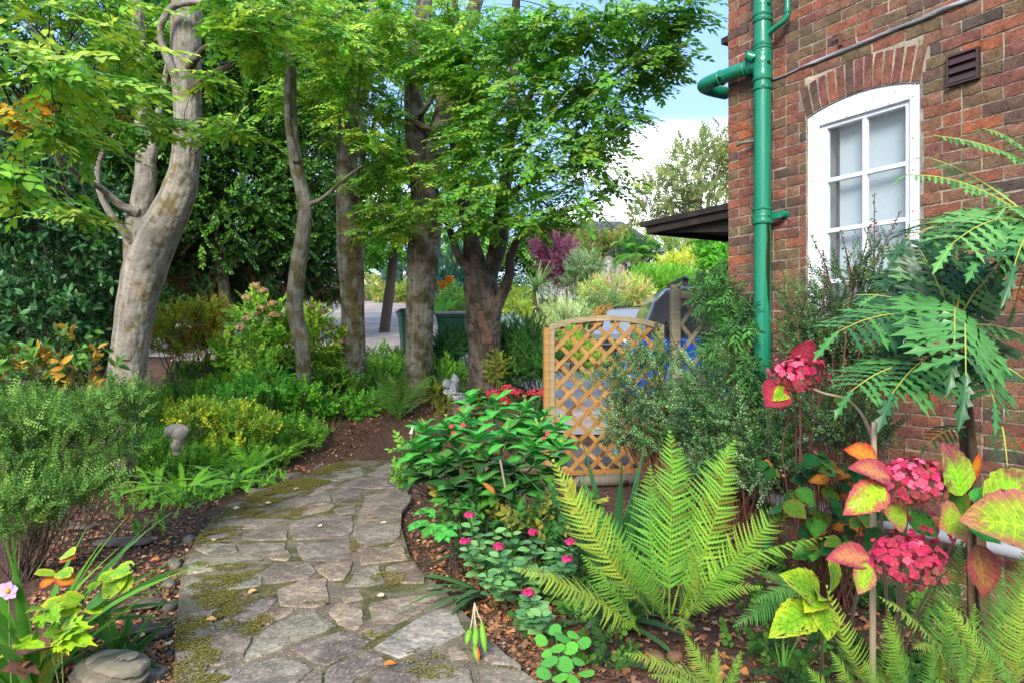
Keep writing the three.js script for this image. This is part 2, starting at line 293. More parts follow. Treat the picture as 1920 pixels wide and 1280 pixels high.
function bush(name, label, category, lobes, { geos = SP.small, mat = M.leaf, group, foot = null, per = 5, r = 0.01, twig = M.twig, part: pn = 'foliage', trunk = 0, ...o }) {
  const [px, , , , d] = lobes[0], pos = foot ? foot.clone() : Gd(px, d);
  const t = thing(name, label, category, pos, group);
  if (per) part('stem', stems(lobes, foot, { per, r, trunk }), twig, t);
  mass(t, pn, geos, mat, lobes, o); return t;
}
// strap leaves out of one crown, each a part
function strapClump(name, label, category, foot, { n = 14, L = [0.4, 0.7], w = 0.02, lean = [0.2, 0.9], droop = [0.2, 0.8], cols, mat = M.leaf, part: pn = 'leaf', group, spread = 0.05, face = null, single = true, fold = 0.3, seg = 7 }) {
  const t = thing(name, label, category, foot, group), all = new GB();
  for (let k = 0; k < n; k++) {
    const l = rr(...L), ww = w * rr(0.8, 1.2), g = blade({ half: strap(ww / l), n: seg, fold, droop: rr(...droop), twist: rr(-0.4, 0.4) }), a = face ? face[0] + rr(-1, 1) * face[1] : k * 2.4 + rr(-0.5, 0.5), e = rr(...lean);
    const d = V(Math.sin(a) * Math.sin(e), Math.cos(e), Math.cos(a) * Math.sin(e)), out = V(-Math.sin(a), 0.001, -Math.cos(a)).add(V(0, Math.sin(e), 0));
    const m = mat4(V(Math.sin(a) * spread * rand(), 0, Math.cos(a) * spread * rand()), lookQ(d, out), l), col = jit(C(...pick(cols)), 0.15);
    if (single) { const h = new GB().add(g, m, col).geo(); part(pn, h, mat, t, false); } else all.add(g, m, col);
  }
  if (!single) { const p = part('leaves', all.geo(), mat, t, false); p.userData.kind = 'stuff'; }
  return t;
}
// fern fronds: an arching midrib with toothed side leaflets
function frondGeo({ pairs = 30, width = 0.17, L = 1, arch = 0.5, lobes = 8, seed = 1, base = 0.12, fall = 0.25, gap = 0.95, twist = 0 }) {
  const keep = rand; rand = rng(seed * 331 + 7); const b = new GB(), white = C(1, 1, 1), rib = C(1.15, 0.85, 0.5);
  const at = (t) => V(twist * L * t * t * 0.3, L * (Math.sin(t * arch * 1.57) / Math.max(0.3, arch * 1.57) * 0.2 - arch * 0.45 * t * t), L * t * (1 - 0.12 * arch * t));
  const tan = (t) => at(Math.min(1, t + 0.02)).sub(at(Math.max(0, t - 0.02))).normalize();
  const R = []; for (let k = 0; k <= 7; k++) R.push(at(k / 7)); b.add(tube(R, R.map((_, k) => 0.006 * L * (1 - k / 8)), { seg: 1, rad: 4, cap: false }), null, rib);
  for (let i = 0; i < pairs; i++) {
    const t = base + (1 - base) * (i + 0.5) / pairs, wl = width * L * Math.pow(Math.sin(Math.PI * Math.pow((t - base * 0.4) / (1 - base * 0.4), 0.72)), 0.9) + 0.006 * L, T = tan(t), O = at(t);
    for (const s of [-1, 1]) {
      const S = V(s, 0, 0), Nn = T.clone().cross(S).multiplyScalar(s).normalize(); if (Nn.y < 0) Nn.negate();
      const D = S.clone().multiplyScalar(0.92).addScaledVector(T, 0.46 + rr(-0.14, 0.14)).addScaledVector(Nn, rr(-0.1, 0.3)).normalize(), pw = (1 - base) / pairs * L * gap * 0.5, col = rand() < 0.05 ? C(0.9, 0.5, 0.4) : jit(white, 0.22), o = b.count, wj = rr(0.85, 1.08);
      const P = (u, w) => O.clone().addScaledVector(D, u * wl * wj).addScaledVector(T, w + u * u * wl * 0.12).addScaledVector(Nn, -fall * wl * u * u + Math.abs(w) * 0.25);
      const n = lobes * 2; 
      for (let k = 0; k <= n; k++) { const u = k / n, env = pw * Math.pow(1 - u, 0.5) * (u < 0.05 ? 0.7 : 1) * (k % 2 ? 1 : 0.38); for (const w of [-env, 0, env]) { const p = P(u, k === n ? w * 0.1 : w); b.v(p.x, p.y, p.z, col, u, t); b.n.push(0, 1, 0); } }
      for (let k = 0; k < n; k++) { const a = o + k * 3; b.i.push(a, a + 3, a + 1, a + 1, a + 3, a + 4, a + 1, a + 4, a + 2, a + 2, a + 4, a + 5); }
    }
  }
  rand = keep; b.n = []; return b.geo(false);
}
const FR = [frondGeo({ seed: 1, arch: 0.35, twist: 0.4 }), frondGeo({ seed: 2, arch: 0.7, fall: 0.4, twist: -0.5 }), frondGeo({ seed: 3, arch: 0.55, pairs: 32, width: 0.16, twist: -0.35 }), frondGeo({ seed: 4, arch: 1.1, fall: 0.5, width: 0.15, twist: 0.3 }), frondGeo({ seed: 5, arch: 0.6, fall: 0.6, width: 0.14, twist: 0.6, pairs: 26 })];
const frondMats = {};
function frondMat(c) { const k = c.join(); return frondMats[k] ??= leafM({ color: C(...c), transmission: 0.35, clearcoat: 0.12 }); }
function frond(t, base, tip, { v = 0, col, up = null, bow = 0.25, w = 1, name = 'frond' }) {     // from base to tip, both in the scene
  const d = tip.clone().sub(base), L = d.length(), g = FR[v], q = g.userData.tip ??= (() => { const P = g.attributes.position; let best = V(0, 0, 0); for (let k = 0; k < P.count; k++) if (P.getZ(k) > best.z) best = V(0, P.getY(k), P.getZ(k)); return best; })();
  if (v === 2 && rand() < 0.35) v = 4; const m = part(name, g, frondMat(col), t, false); m.position.copy(base).sub(t.position);
  const Q = lookQ(d, up ?? UP), tilt = new THREE.Quaternion().setFromAxisAngle(V(1, 0, 0), Math.atan2(q.y, q.z)); m.quaternion.copy(Q.multiply(tilt)); const s = L / Math.hypot(q.y, q.z); m.scale.set(s * w, s, s); return m;
}
// a big leaf, one mesh, from base to tip
function leafPart(t, geo, mat, base, tip, { up = UP, w = 1, name = 'leaf', label } = {}) {
  const d = tip.clone().sub(base), m = part(name, geo, mat, t, false); m.position.copy(base).sub(t.position); m.quaternion.copy(lookQ(d, up)); const L = d.length(); m.scale.set(L * w, L, L); if (label) m.userData.label = label; return m;
}

// ================================================================ ground
const soilTex = tex(512, (u, v) => {
  const big = fbm(u * 6, v * 6, 1, 4, 6), fine = fbm(u * 40, v * 40, 2, 3, 40), chip = hash(u * 170 | 0, v * 170 | 0, 5);
  let c = [0.29 + 0.16 * (big - 0.5), 0.195 + 0.12 * (big - 0.5), 0.14 + 0.09 * (big - 0.5)]; const k = 0.6 + 0.8 * fine;
  c = c.map((x) => x * k); if (chip > 0.93) { const w = 0.5 + fine; c = [0.55 * w, 0.38 * w, 0.25 * w]; } return c;
});
{
  const xs = [], zs = [], b = new GB();
  for (let x = -9; x <= 9.001; x += 0.14) xs.push(x); for (const e of [11, 14, 18, 24, 34, 60, 120, 250]) { xs.push(e); xs.unshift(-e); }
  for (let z = 3; z >= -16.001; z -= 0.14) zs.push(z); for (let z = -17; z >= -46; z -= 1) zs.push(z); for (const e of [8, 20, 60]) zs.unshift(e); for (const e of [60, 100, 200, 400]) zs.push(-e);
  for (const z of zs) for (const x of xs) {
    let y = hgt(x, z) + 0.022 * (fbm(x * 6, z * 6, 2, 3) - 0.5); const w = fbm(x * 0.9 + 4, z * 0.9, 3, 3), k = 0.75 + 0.5 * w, d = -z, gl = ss(13, 19, d) * 0.8;
    b.v(x, y, z, C(lerp(k, 0.75 * k, gl), lerp(k, 1.7 * k, gl), lerp(k * 0.95, 0.6 * k, gl)), x / 0.9, z / 0.9);
  }
  const w = xs.length; for (let j = 0; j < zs.length - 1; j++) for (let i = 0; i < w - 1; i++) { const a = j * w + i; b.i.push(a, a + 1, a + w, a + 1, a + w + 1, a + w); }
  b.n = []; structure('ground', b.geo(false), std({ map: soilTex, vertexColors: true, roughness: 0.95, bumpMap: bumpTex, bumpScale: 0.02 }));
}
// sheets laid over the ground, following it: outline tests keep the cells inside
function sheet(inside, x0, x1, z0, z1, step, dy, uvs, col) {
  const b = new GB(), id = new Map(), key = (i, j) => i * 10000 + j, at = (i, j) => { const k = key(i, j); if (!id.has(k)) { const x = x0 + i * step, z = z0 + j * step; id.set(k, b.v(x, hgt(x, z) + dy, z, col ? col(x, z) : C(1, 1, 1), x / uvs, z / uvs)); } return id.get(k); };
  for (let i = 0; i * step < x1 - x0; i++) for (let j = 0; j * step < z1 - z0; j++) if (inside(x0 + (i + 0.5) * step, z0 + (j + 0.5) * step)) { const a = at(i, j), c = at(i + 1, j), e = at(i, j + 1), f = at(i + 1, j + 1); b.i.push(a, e, c, c, e, f); }
  b.n = []; return b.geo(false);
}
const driveTex = tex(256, (u, v) => { const a = 0.66 + 0.26 * (fbm(u * 5, v * 5, 3, 5, 5) - 0.5) + 0.16 * (hash(u * 256 | 0, v * 256 | 0, 7) - 0.5); return [a * 1.02, a * 0.98, a * 0.96]; });
{
  // the drive: a broad sweep from behind the trellis up to the left
  const inside = (x, z) => { const d = -z; const lo = x < 0 ? 12.9 - 0.35 * x * 0.2 : 12.9 - 2.8 * ss(-0.3, 0.8, x), hi = x < -1 ? 27.5 + 0.2 * fbm(x, 3) : lerp(27.5, 20.6, ss(-1.2, 1.0, x)); return d > lo && d < hi && x > -9.5 && x < 12 && !(x > -1.4 && x < 0.75 && d > 16.5); };
  structure('driveway', sheet(inside, -9.6, 12, -28.5, -9.8, 0.3, 0.025, 1.6), std({ map: driveTex, color: C(0.86, 0.76, 0.68), roughness: 0.85, bumpMap: bumpTex, bumpScale: 0.008 }));
  // small courtyard of mown grass and gravel right behind the trellis
  const yard = (x, z) => { const d = -z; return x > 0.3 && x < 4 && d > 8.6 && d < 9.9; };
  structure('gravel_strip', sheet(yard, 0.3, 4, -10, -8.6, 0.2, 0.012, 0.7), std({ map: driveTex, color: C(0.45, 0.42, 0.36), roughness: 0.95, bumpMap: bumpTex, bumpScale: 0.01 }));
}

// ================================================================ the crazy-paved path
const K1 = (s) => s.trim().split(/\s+/).map((p) => { const [x, y] = p.split(',').map(Number); return [320 + x / 2.782, 820 + y / 2.782]; });
const K2 = (s) => s.trim().split(/\s+/).map((p) => { const [x, y] = p.split(',').map(Number); return [640 + x / 2.976, 850 + y / 2.976]; });
const toG = (pts, y = 0) => pts.map(([x, y_]) => { const q = Gp(x, y_, y); return [q.x, q.z]; });
const pathOutline = toG([[318, 1420], [322, 1300], [327, 1225], [334, 1120], [341, 1062], [349, 1038], [384, 988], [428, 945], [520, 906], [580, 886], [622, 871], [690, 848], [742, 838], [800, 836], [900, 838], [1000, 842], [1010, 872], [900, 874], [810, 880], [774, 890], [766, 915], [752, 958], [752, 988], [768, 1040], [797, 1076], [832, 1103], [890, 1168], [955, 1236], [1003, 1288], [1060, 1420]]);
function inPoly(x, z, P) { let s = false; for (let i = 0, j = P.length - 1; i < P.length; j = i++) { const [xi, zi] = P[i], [xj, zj] = P[j]; if ((zi > z) !== (zj > z) && x < (xj - xi) * (z - zi) / (zj - zi) + xi) s = !s; } return s; }
function distPoly(x, z, P) { let m = 1e9; for (let i = 0, j = P.length - 1; i < P.length; j = i++) { const [ax, az] = P[j], [bx, bz] = P[i], dx = bx - ax, dz = bz - az, t = clamp(((x - ax) * dx + (z - az) * dz) / (dx * dx + dz * dz), 0, 1); m = Math.min(m, Math.hypot(x - ax - t * dx, z - az - t * dz)); } return m; }
const mortarTex = tex(256, (u, v) => { const a = fbm(u * 9, v * 9, 3, 4, 9), m = ss(0.5, 0.62, fbm(u * 4 + 3, v * 4, 6, 4, 4)), h = hash(u * 256 | 0, v * 256 | 0, 3) * 0.18; return [lerp(0.46, 0.30, m) + 0.2 * (a - 0.5) + h, lerp(0.42, 0.30, m) + 0.2 * (a - 0.5) + h, lerp(0.36, 0.12, m) + 0.15 * (a - 0.5) + h * 0.8]; });
const stoneTex = tex(512, (u, v) => { const a = fbm(u * 5, v * 5, 5, 5, 5), f = fbm(u * 40, v * 40, 2, 3, 40), h = hash(u * 512 | 0, v * 512 | 0, 2), spot = ss(0.62, 0.7, fbm(u * 14, v * 14, 8, 3, 14)); const k = 0.57 + 0.42 * (a - 0.5) + 0.26 * (f - 0.5) + (h > 0.96 ? 0.22 : 0) + 0.14 * (h - 0.5) + 0.09 * spot; return [k, k * 0.97, k * 0.91]; });
const path = (() => {
  const sh = new THREE.Shape(pathOutline.map(([x, z]) => new THREE.Vector2(x, -z))), g = new THREE.ExtrudeGeometry(sh, { depth: 0.13, bevelEnabled: false }); g.rotateX(-Math.PI / 2); g.translate(0, -0.1365, 0);
  const u = g.attributes.uv, p = g.attributes.position; for (let k = 0; k < u.count; k++) u.setXY(k, p.getX(k) / 0.8, p.getZ(k) / 0.8 + p.getY(k));
  return structure('path', g, std({ map: mortarTex, color: C(0.66, 0.60, 0.53), roughness: 0.95, bumpMap: bumpTex, bumpScale: 0.012 }));
})();
const stoneMats = [[0.78, 0.69, 0.57], [0.66, 0.54, 0.47], [0.88, 0.70, 0.53], [0.76, 0.70, 0.55], [0.95, 0.87, 0.76], [0.70, 0.58, 0.46], [0.74, 0.63, 0.53]].map((c) => std({ map: stoneTex, color: C(...c), roughness: 0.82, bumpMap: softBump, bumpScale: 0.012 }));
function pavingStone(pts, mi) {
  let P = toG(pts); const cx = P.reduce((a, p) => a + p[0], 0) / P.length, cz = P.reduce((a, p) => a + p[1], 0) / P.length, Q = [];
  for (let i = 0; i < P.length; i++) { const [ax, az] = P[i], [bx, bz] = P[(i + 1) % P.length], l = Math.hypot(bx - ax, bz - az), m = l > 0.14 ? 3 : 2; for (let k = 0; k < m; k++) { const t = k / m, j = (k ? 0.045 : 0.0) * l; Q.push([lerp(ax, bx, t) + rr(-j, j) * 0.6, lerp(az, bz, t) + rr(-j, j) * 0.6]); } }
  const b = new GB(), w = C(1, 1, 1), tx = rr(-0.006, 0.006), tz = rr(-0.004, 0.004), y0 = rr(-0.003, 0.005), ox = rr(0, 3), oz = rr(0, 3), Y = (x, z) => y0 + tx * (x - cx) + tz * (z - cz);
  const ring = (s, dy) => Q.map(([x, z]) => { const d = Math.hypot(x - cx, z - cz), k = Math.max(0, 1 - s / d), X = cx + (x - cx) * k, Z = cz + (z - cz) * k; return b.v(X, Y(X, Z) + dy + (s ? rr(-0.0012, 0.0012) : 0), Z, w, X / 0.6 + ox, Z / 0.6 + oz); });
  const top = ring(0.011, 0), mid = ring(0.003, -0.0035), side = ring(0, -0.03), c = b.v(cx, Y(cx, cz), cz, w, cx / 0.6 + ox, cz / 0.6 + oz), n = Q.length;
  for (let k = 0; k < n; k++) { const q = (k + 1) % n; b.i.push(c, top[k], top[q], top[k], mid[k], mid[q], top[k], mid[q], top[q], mid[k], side[k], side[q], mid[k], side[q], mid[q]); }
  b.n = []; part('paving_stone', b.geo(false), stoneMats[mi], path);
}
const S1 = `0|25,1120 62,1112 110,1150 195,1192 180,1215 62,1252 32,1205
0|240,1215 400,1168 570,1142 690,1168 748,1203 650,1282 540,1400 180,1420 150,1300
3|490,1000 740,895 868,985 650,1065 400,1165 380,1155 440,1060
1|615,1098 760,1042 885,1003 960,1022 1048,1060 960,1108 815,1186 745,1168 700,1140
6|810,1198 980,1112 1060,1107 1138,1165 1090,1195 960,1262 830,1420 790,1380 800,1262
5|690,1252 760,1216 796,1218 792,1300 760,1400 600,1420 660,1300
2|820,905 870,855 1000,890 1010,970 960,1000 870,970
2|550,790 680,742 818,730 830,862 742,884 570,875
2|745,668 950,645 942,690 900,738 835,745 772,702
6|645,558 930,525 948,610 870,640 690,635
1|622,442 720,415 945,405 952,480 930,518 640,530
5|472,702 542,652 730,655 760,700 722,730 560,755 490,760
2|500,615 610,585 638,620 602,640 522,634
3|90,615 300,622 390,600 488,635 430,650 82,710
3|62,790 92,726 340,737 478,702 468,770 300,790 112,815
1|255,902 330,832 520,800 558,840 520,888 430,948 282,955
5|130,862 200,830 310,836 250,890 200,930 92,920
2|470,962 482,915 640,885 648,904 502,974
6|350,572 450,542 598,546 600,590 492,610 392,595
5|362,522 500,490 608,482 608,530 452,535
3|122,578 190,545 340,560 348,596 200,612
1|172,520 280,482 370,475 358,530 200,540
2|884,802 988,786 1008,838 902,860
2|1000,990 1188,966 1170,990 1052,1048 982,1020
3|300,402 440,370 472,382 332,416
5|842,372 968,342 962,390 872,400
2|560,392 780,332 858,346 830,374 642,416
3|732,216 850,166 988,150 1008,194 880,225
5|240,432 332,418 560,400 600,430 462,470 262,474
1|872,255 980,207 1148,200 1198,258 1040,265
5|972,400 1010,302 1200,272 1258,300 1202,428 982,448
6|1012,194 1130,132 1240,142 1250,194 1150,200
1|832,290 900,257 1008,267 988,300 852,344
6|612,330 730,292 828,290 838,325 760,330 652,364
2|600,325 720,285 820,240 870,250 810,282 720,290 640,318
5|380,362 560,292 720,212 820,228 700,282 590,320 480,350
5|52,960 92,932 200,940 230,990 428,1040 380,1148 240,1188 100,1168 60,1090
3|55,1262 178,1224 236,1200 232,1260 140,1420 40,1420
6|700,545 640,540 642,548 690,552
3|958,460 990,455 975,510 955,520
5|1255,205 1262,140 1330,100 1480,96 1500,150 1400,200`;
const S2 = `4|175,1082 330,975 540,852 642,880 698,990 560,1060 322,1138
2|150,832 300,800 520,772 560,800 372,920 300,948 166,940
5|246,632 400,602 470,680 460,720 330,720 252,690
2|90,532 340,512 378,590 250,600 104,618
6|80,402 330,387 330,460 282,488 92,524
3|20,738 92,642 210,622 254,718 150,738
2|582,1082 660,1062 718,1140 612,1148
6|735,1090 760,1040 850,1050 915,1110 1005,1185 920,1175 830,1168
0|440,1252 570,1172 720,1202 742,1282 760,1420 420,1420
5|760,1215 900,1190 1020,1210 1120,1290 1200,1420 800,1420 770,1300
1|292,1172 500,1092 508,1130 420,1258 250,1400 120,1420 150,1282 182,1220
5|470,740 520,735 545,752 500,762
2|285,500 320,484 332,500 260,516`;
for (const l of S1.split('\n')) { const [m, s] = l.split('|'); pavingStone(K1(s), +m); }
for (const l of S2.split('\n')) { const [m, s] = l.split('|'); pavingStone(K2(s), +m); }

// moss: cushions of tiny tufts creeping over the stones, its edge broken up
{
  const mossMat = std({ vertexColors: true, roughness: 1 }), tuft = (() => { const b = new GB(), l = blade({ half: lance(0.3), n: 2, fold: 0.2, droop: 0.1 }); for (let k = 0; k < 6; k++) { const a = k * 1.05, e = 0.5 + 0.3 * (k % 2); b.add(l, mat4(V(0, 0, 0), lookQ(V(Math.cos(a) * e, 1, Math.sin(a) * e), V(Math.cos(a), 0.1, Math.sin(a))), 1)); } return b.geo(); })();
  const spots = [[400, 1180, 75, 60, 1.1], [395, 1110, 60, 45, 0.75], [470, 1170, 50, 40, 0.9], [365, 1240, 45, 40, 0.8], [390, 1275, 50, 20, 1], [400, 1025, 45, 12, 0.9], [480, 940, 70, 22, 0.9], [560, 905, 60, 16, 1], [640, 868, 45, 12, 0.9], [440, 965, 60, 18, 0.8], [430, 1062, 60, 8, 0.7], [720, 850, 40, 8, 0.6], [700, 1190, 30, 8, 0.4], [790, 1230, 60, 20, 0.6], [815, 1260, 60, 15, 0.6], [730, 1085, 40, 14, 0.5], [665, 1025, 18, 30, 0.5], [520, 880, 60, 10, 0.6], [380, 1060, 40, 8, 0.6], [375, 1010, 30, 16, 0.8], [420, 1000, 60, 14, 0.7], [450, 920, 40, 14, 1], [520, 920, 70, 16, 0.9], [600, 885, 60, 12, 0.9], [420, 1140, 90, 50, 0.6], [520, 960, 60, 14, 0.6], [450, 1085, 70, 10, 0.6], [560, 1010, 40, 10, 0.4], [600, 1130, 60, 6, 0.5], [870, 1215, 30, 8, 0.5]];
  const items = [];
  for (const [px, py, rx, ry, den] of spots) {
    const c = Gp(px, py), e = Gp(px + rx, py), f = Gp(px, py + ry), a = Math.abs(e.x - c.x), h = Math.abs(f.z - c.z), N = Math.round(a * h * 42000 * den);
    for (let k = 0; k < N; k++) { const r = Math.sqrt(rand()), t = rand() * 6.283, x = c.x + a * r * Math.cos(t), z = c.z + h * r * Math.sin(t), n = fbm(x * 7, z * 7, 2, 4); const thr = 0.30 + 0.3 * r * r; if (rand() > ss(thr, thr + 0.13, n) || !inPoly(x, z, pathOutline)) continue; const s = rr(0.0035, 0.0075); items.push([x, z, s]); }
  }
  const im = new THREE.InstancedMesh(tuft, mossMat, items.length); im.name = 'moss'; im.userData = { label: 'olive moss cushions spread along the left edge of the paving', category: 'moss', kind: 'stuff' }; im.castShadow = im.receiveShadow = true;
  items.forEach(([x, z, s], k) => { im.setMatrixAt(k, mat4(V(x, 0.005, z), new THREE.Quaternion().setFromAxisAngle(UP, rand() * 6), V(s * 1.8, s, s * 1.8))); im.setColorAt(k, jit(pick([C(0.18, 0.17, 0.014), C(0.11, 0.125, 0.012), C(0.22, 0.18, 0.025), C(0.15, 0.11, 0.028)]), 0.25)); });
  scene.add(im);
}

// ================================================================ the brick house
const HC = V(1.73, 0, -5.76), HD = V(0.5, 0, 0.866).normalize(), HN = V(-0.866, 0, 0.5).normalize();   // corner, along the wall towards the eye, out of the wall
const HQ = new THREE.Quaternion().setFromRotationMatrix(new THREE.Matrix4().makeBasis(HD, UP, HN));
const onWall = (s, y, o = 0) => HC.clone().addScaledVector(HD, s).addScaledVector(HN, o).add(V(0, y, 0));
const house = thing('brick_house', 'red and brown brick house wall with a white arched window and green drainpipe', 'house', HC);
function wallPart(name, g, m, parent = house) { const k = new THREE.Mesh(g, m); k.name = name; k.castShadow = k.receiveShadow = true; if (parent === house) k.quaternion.copy(HQ); parent.add(k); return k; }   // geometry in (s, y, out)
{
  const win = { s0: 0.732, s1: 1.548, y0: 1.47, y1: 3.09, rise: 0.065 }, wc = (win.s0 + win.s1) / 2, hw = (win.s1 - win.s0) / 2, ROC = (hw * hw + win.rise * win.rise) / (2 * win.rise), archY = (s, r = 0) => win.y1 + win.rise - ROC + Math.sqrt(Math.max(0, (ROC + r) ** 2 - (s - wc) ** 2));
  const SE = 4.2, TOP = 5.45, DEEP = 5;
  const mortar = std({ map: grainTex, color: C(0.74, 0.62, 0.46), roughness: 0.95, bumpMap: bumpTex, bumpScale: 0.004 });
  // the wall behind the bricks, with its opening
  {
    const sh = new THREE.Shape(); sh.moveTo(0, -0.3); sh.lineTo(SE, -0.3); sh.lineTo(SE, TOP); sh.lineTo(0, TOP); sh.closePath();
    const ho = new THREE.Path(); ho.moveTo(win.s0, win.y0); ho.lineTo(win.s0, win.y1); for (let k = 1; k <= 8; k++) { const s = lerp(win.s0, win.s1, k / 8); ho.lineTo(s, archY(s)); } ho.lineTo(win.s1, win.y0); ho.closePath(); sh.holes.push(ho);
    const g = new THREE.ExtrudeGeometry(sh, { depth: 0.24, bevelEnabled: false }); g.translate(0, 0, -0.2455);
    const wall = wallPart('wall', g, mortar);
    wallPart('side_wall', boxG(-0.0, TOP / 2 - 0.15, -0.12 - DEEP / 2, 0.02, TOP + 0.3, DEEP - 0.24), mortar);
    wallPart('rear_wall', merge([boxG(SE / 2, TOP / 2 - 0.15, -DEEP, SE, TOP + 0.3, 0.2), boxG(SE - 0.1, TOP / 2 - 0.15, -DEEP / 2 - 0.1, 0.2, TOP + 0.3, DEEP - 0.3)]), mortar);
    const roofM = std({ map: grainTex, color: C(0.22, 0.10, 0.07), roughness: 0.9 }), rb = new GB(), w = C(1, 1, 1), e = 0.02; const q = [[-e, e], [SE + e, e], [SE + e, -DEEP - e], [-e, -DEEP - e]].map(([s, o]) => rb.v(s, TOP, o, w, s, o)), r1 = rb.v(1.6, TOP + 1.6, -DEEP / 2, w), r2 = rb.v(SE - 1.6, TOP + 1.6, -DEEP / 2, w);
    rb.i.push(q[0], q[1], r2, q[0], r2, r1, q[1], q[2], r2, q[2], q[3], r1, q[2], r1, r2, q[3], q[0], r1, q[0], q[2], q[1], q[0], q[3], q[2]); rb.n = []; wallPart('roof', rb.geo(false), roofM);
  }
  // bricks: a handful of worn blanks, scaled to stretchers, headers and closers
  rand = rng(77);
  const blank = (seed, L) => {
    const keep = rand; rand = rng(seed); const b = new GB(), w = C(1, 1, 1), H = 0.065, D = 0.03, nx = 4, ny = 2, ox = rr(0, 5), oy = rr(0, 5), id = [];
    for (let j = 0; j <= ny; j++) for (let i = 0; i <= nx; i++) { const e = i === 0 || i === nx || j === 0 || j === ny, x = (i / nx - 0.5) * L + (e ? rr(-0.0025, 0.0025) : 0), y = (j / ny - 0.5) * H + (e ? rr(-0.0028, 0.0028) : 0); id.push(b.v(x, y, (e ? -0.0018 : 0) + rr(-0.0016, 0.0016), w, x / 0.3 + ox, y / 0.3 + oy)); }
    for (let j = 0; j < ny; j++) for (let i = 0; i < nx; i++) { const a = j * (nx + 1) + i; b.i.push(id[a], id[a + 1], id[a + nx + 1], id[a + 1], id[a + nx + 2], id[a + nx + 1]); }
    const rim = []; for (let i = 0; i < nx; i++) rim.push(i); for (let j = 0; j < ny; j++) rim.push(j * (nx + 1) + nx); for (let i = nx; i > 0; i--) rim.push(ny * (nx + 1) + i); for (let j = ny; j > 0; j--) rim.push(j * (nx + 1));
    const fr = rim.map((r) => b.v(b.p[3 * r], b.p[3 * r + 1], b.p[3 * r + 2], w, b.u[2 * r], b.u[2 * r + 1])), bk = rim.map((r) => b.v(b.p[3 * r], b.p[3 * r + 1], -D, w, b.u[2 * r] + 0.1, b.u[2 * r + 1] + 0.1)); for (let k = 0; k < rim.length; k++) { const q = (k + 1) % rim.length; b.i.push(fr[k], bk[k], fr[q], fr[q], bk[k], bk[q]); }
    rand = keep; b.n = []; return b.geo(false);
  };
  const STR = [1, 2, 3, 4, 5, 6].map((s) => blank(s * 13, 0.215)), HEAD = [7, 8, 9, 10].map((s) => blank(s * 13, 0.103));
  const brickTex = tex(512, (u, v) => { const a = fbm(u * 6, v * 6, 5, 5, 6), f = fbm(u * 60, v * 60, 2, 2, 60), crease = ss(0.53, 0.56, fbm(u * 7 + 2, v * 22, 4, 3, 7)) * ss(0.62, 0.57, fbm(u * 7 + 2, v * 22, 4, 3, 7)), pit = hash(u * 200 | 0, v * 200 | 0, 4) > 0.985 ? 0.3 : 0; const k = 0.78 + 0.5 * (a - 0.5) + 0.3 * (f - 0.5) - 0.22 * crease - pit; return [k, k * 0.98, k * 0.96]; });
  const BC = [[0.36, 0.13, 0.075], [0.30, 0.115, 0.075], [0.27, 0.135, 0.085], [0.215, 0.135, 0.075], [0.20, 0.14, 0.078], [0.16, 0.09, 0.07], [0.30, 0.155, 0.10], [0.115, 0.08, 0.068], [0.42, 0.135, 0.06], [0.25, 0.10, 0.075]];
  const wts = [5, 6, 5, 5, 5, 3, 4, 2, 2, 5], bag = wts.flatMap((w, k) => Array(w).fill(k));
  const bMat = BC.map((c) => std({ map: brickTex, color: C(c[0] * 1.24, c[1] * 1.22, c[2] * 1.18), roughness: 0.93, bumpMap: bumpTex, bumpScale: 0.005 }));
  const list = [];
  for (let c = -2; c * 0.075 < TOP - 0.04; c++) {
    const y = c * 0.075 + 0.0375; let s = 0, k = 0, hd = 0; const gaps = [];
    if (y > win.y0 - 0.03 && y < win.y1) gaps.push([win.s0, win.s1]);
    else if (y >= win.y1 && y < archY(wc, 0.225) + 0.02) { const lim = (() => { let w = hw + (y - win.y1) * 0.32 + 0.004; if (y > archY(wc - w, 0.222) - 0.02) { w = 0; for (let t = 0; t < 0.6; t += 0.01) if (archY(wc - t, 0.222) + 0.02 > y) w = t; } return w; })(); if (lim > 0.03) gaps.push([wc - lim, wc + lim]); }
    while (s < SE - 0.05) {
      let len = 0.215; if (s === 0 && (c & 1)) len = 0.103; else if (s === 0) len = 0.215; else if (hd > 0) { len = 0.1025; hd--; } else if (rand() < 0.16) { len = 0.1025; hd = 1; } k++;
      let a = s, b = Math.min(s + len, SE); s += len + 0.01;
      let cut = false; for (const [g0, g1] of gaps) { if (b > g0 - 0.004 && a < g1 + 0.004) { if (a < g0 - 0.035) b = g0 - 0.004; else if (b > g1 + 0.035) a = g1 + 0.006; else cut = true; } }
      if (cut || b - a < 0.03) continue;
      const q = onWall((a + b) / 2, y, 0), d = -q.z, seen = d > 0.4 && (q.x / d) * FOC + CX < 1990 && (EYE - y) / d * FOC + CY > -60;
      list.push({ s: (a + b) / 2, y, l: b - a, big: seen ? (y > 1.7 ? 1 : 0.35) * (b - a) / (d * d) : 0 });
    }
  }
  list.sort((p, q) => q.big - p.big);
  const rest = new GB();
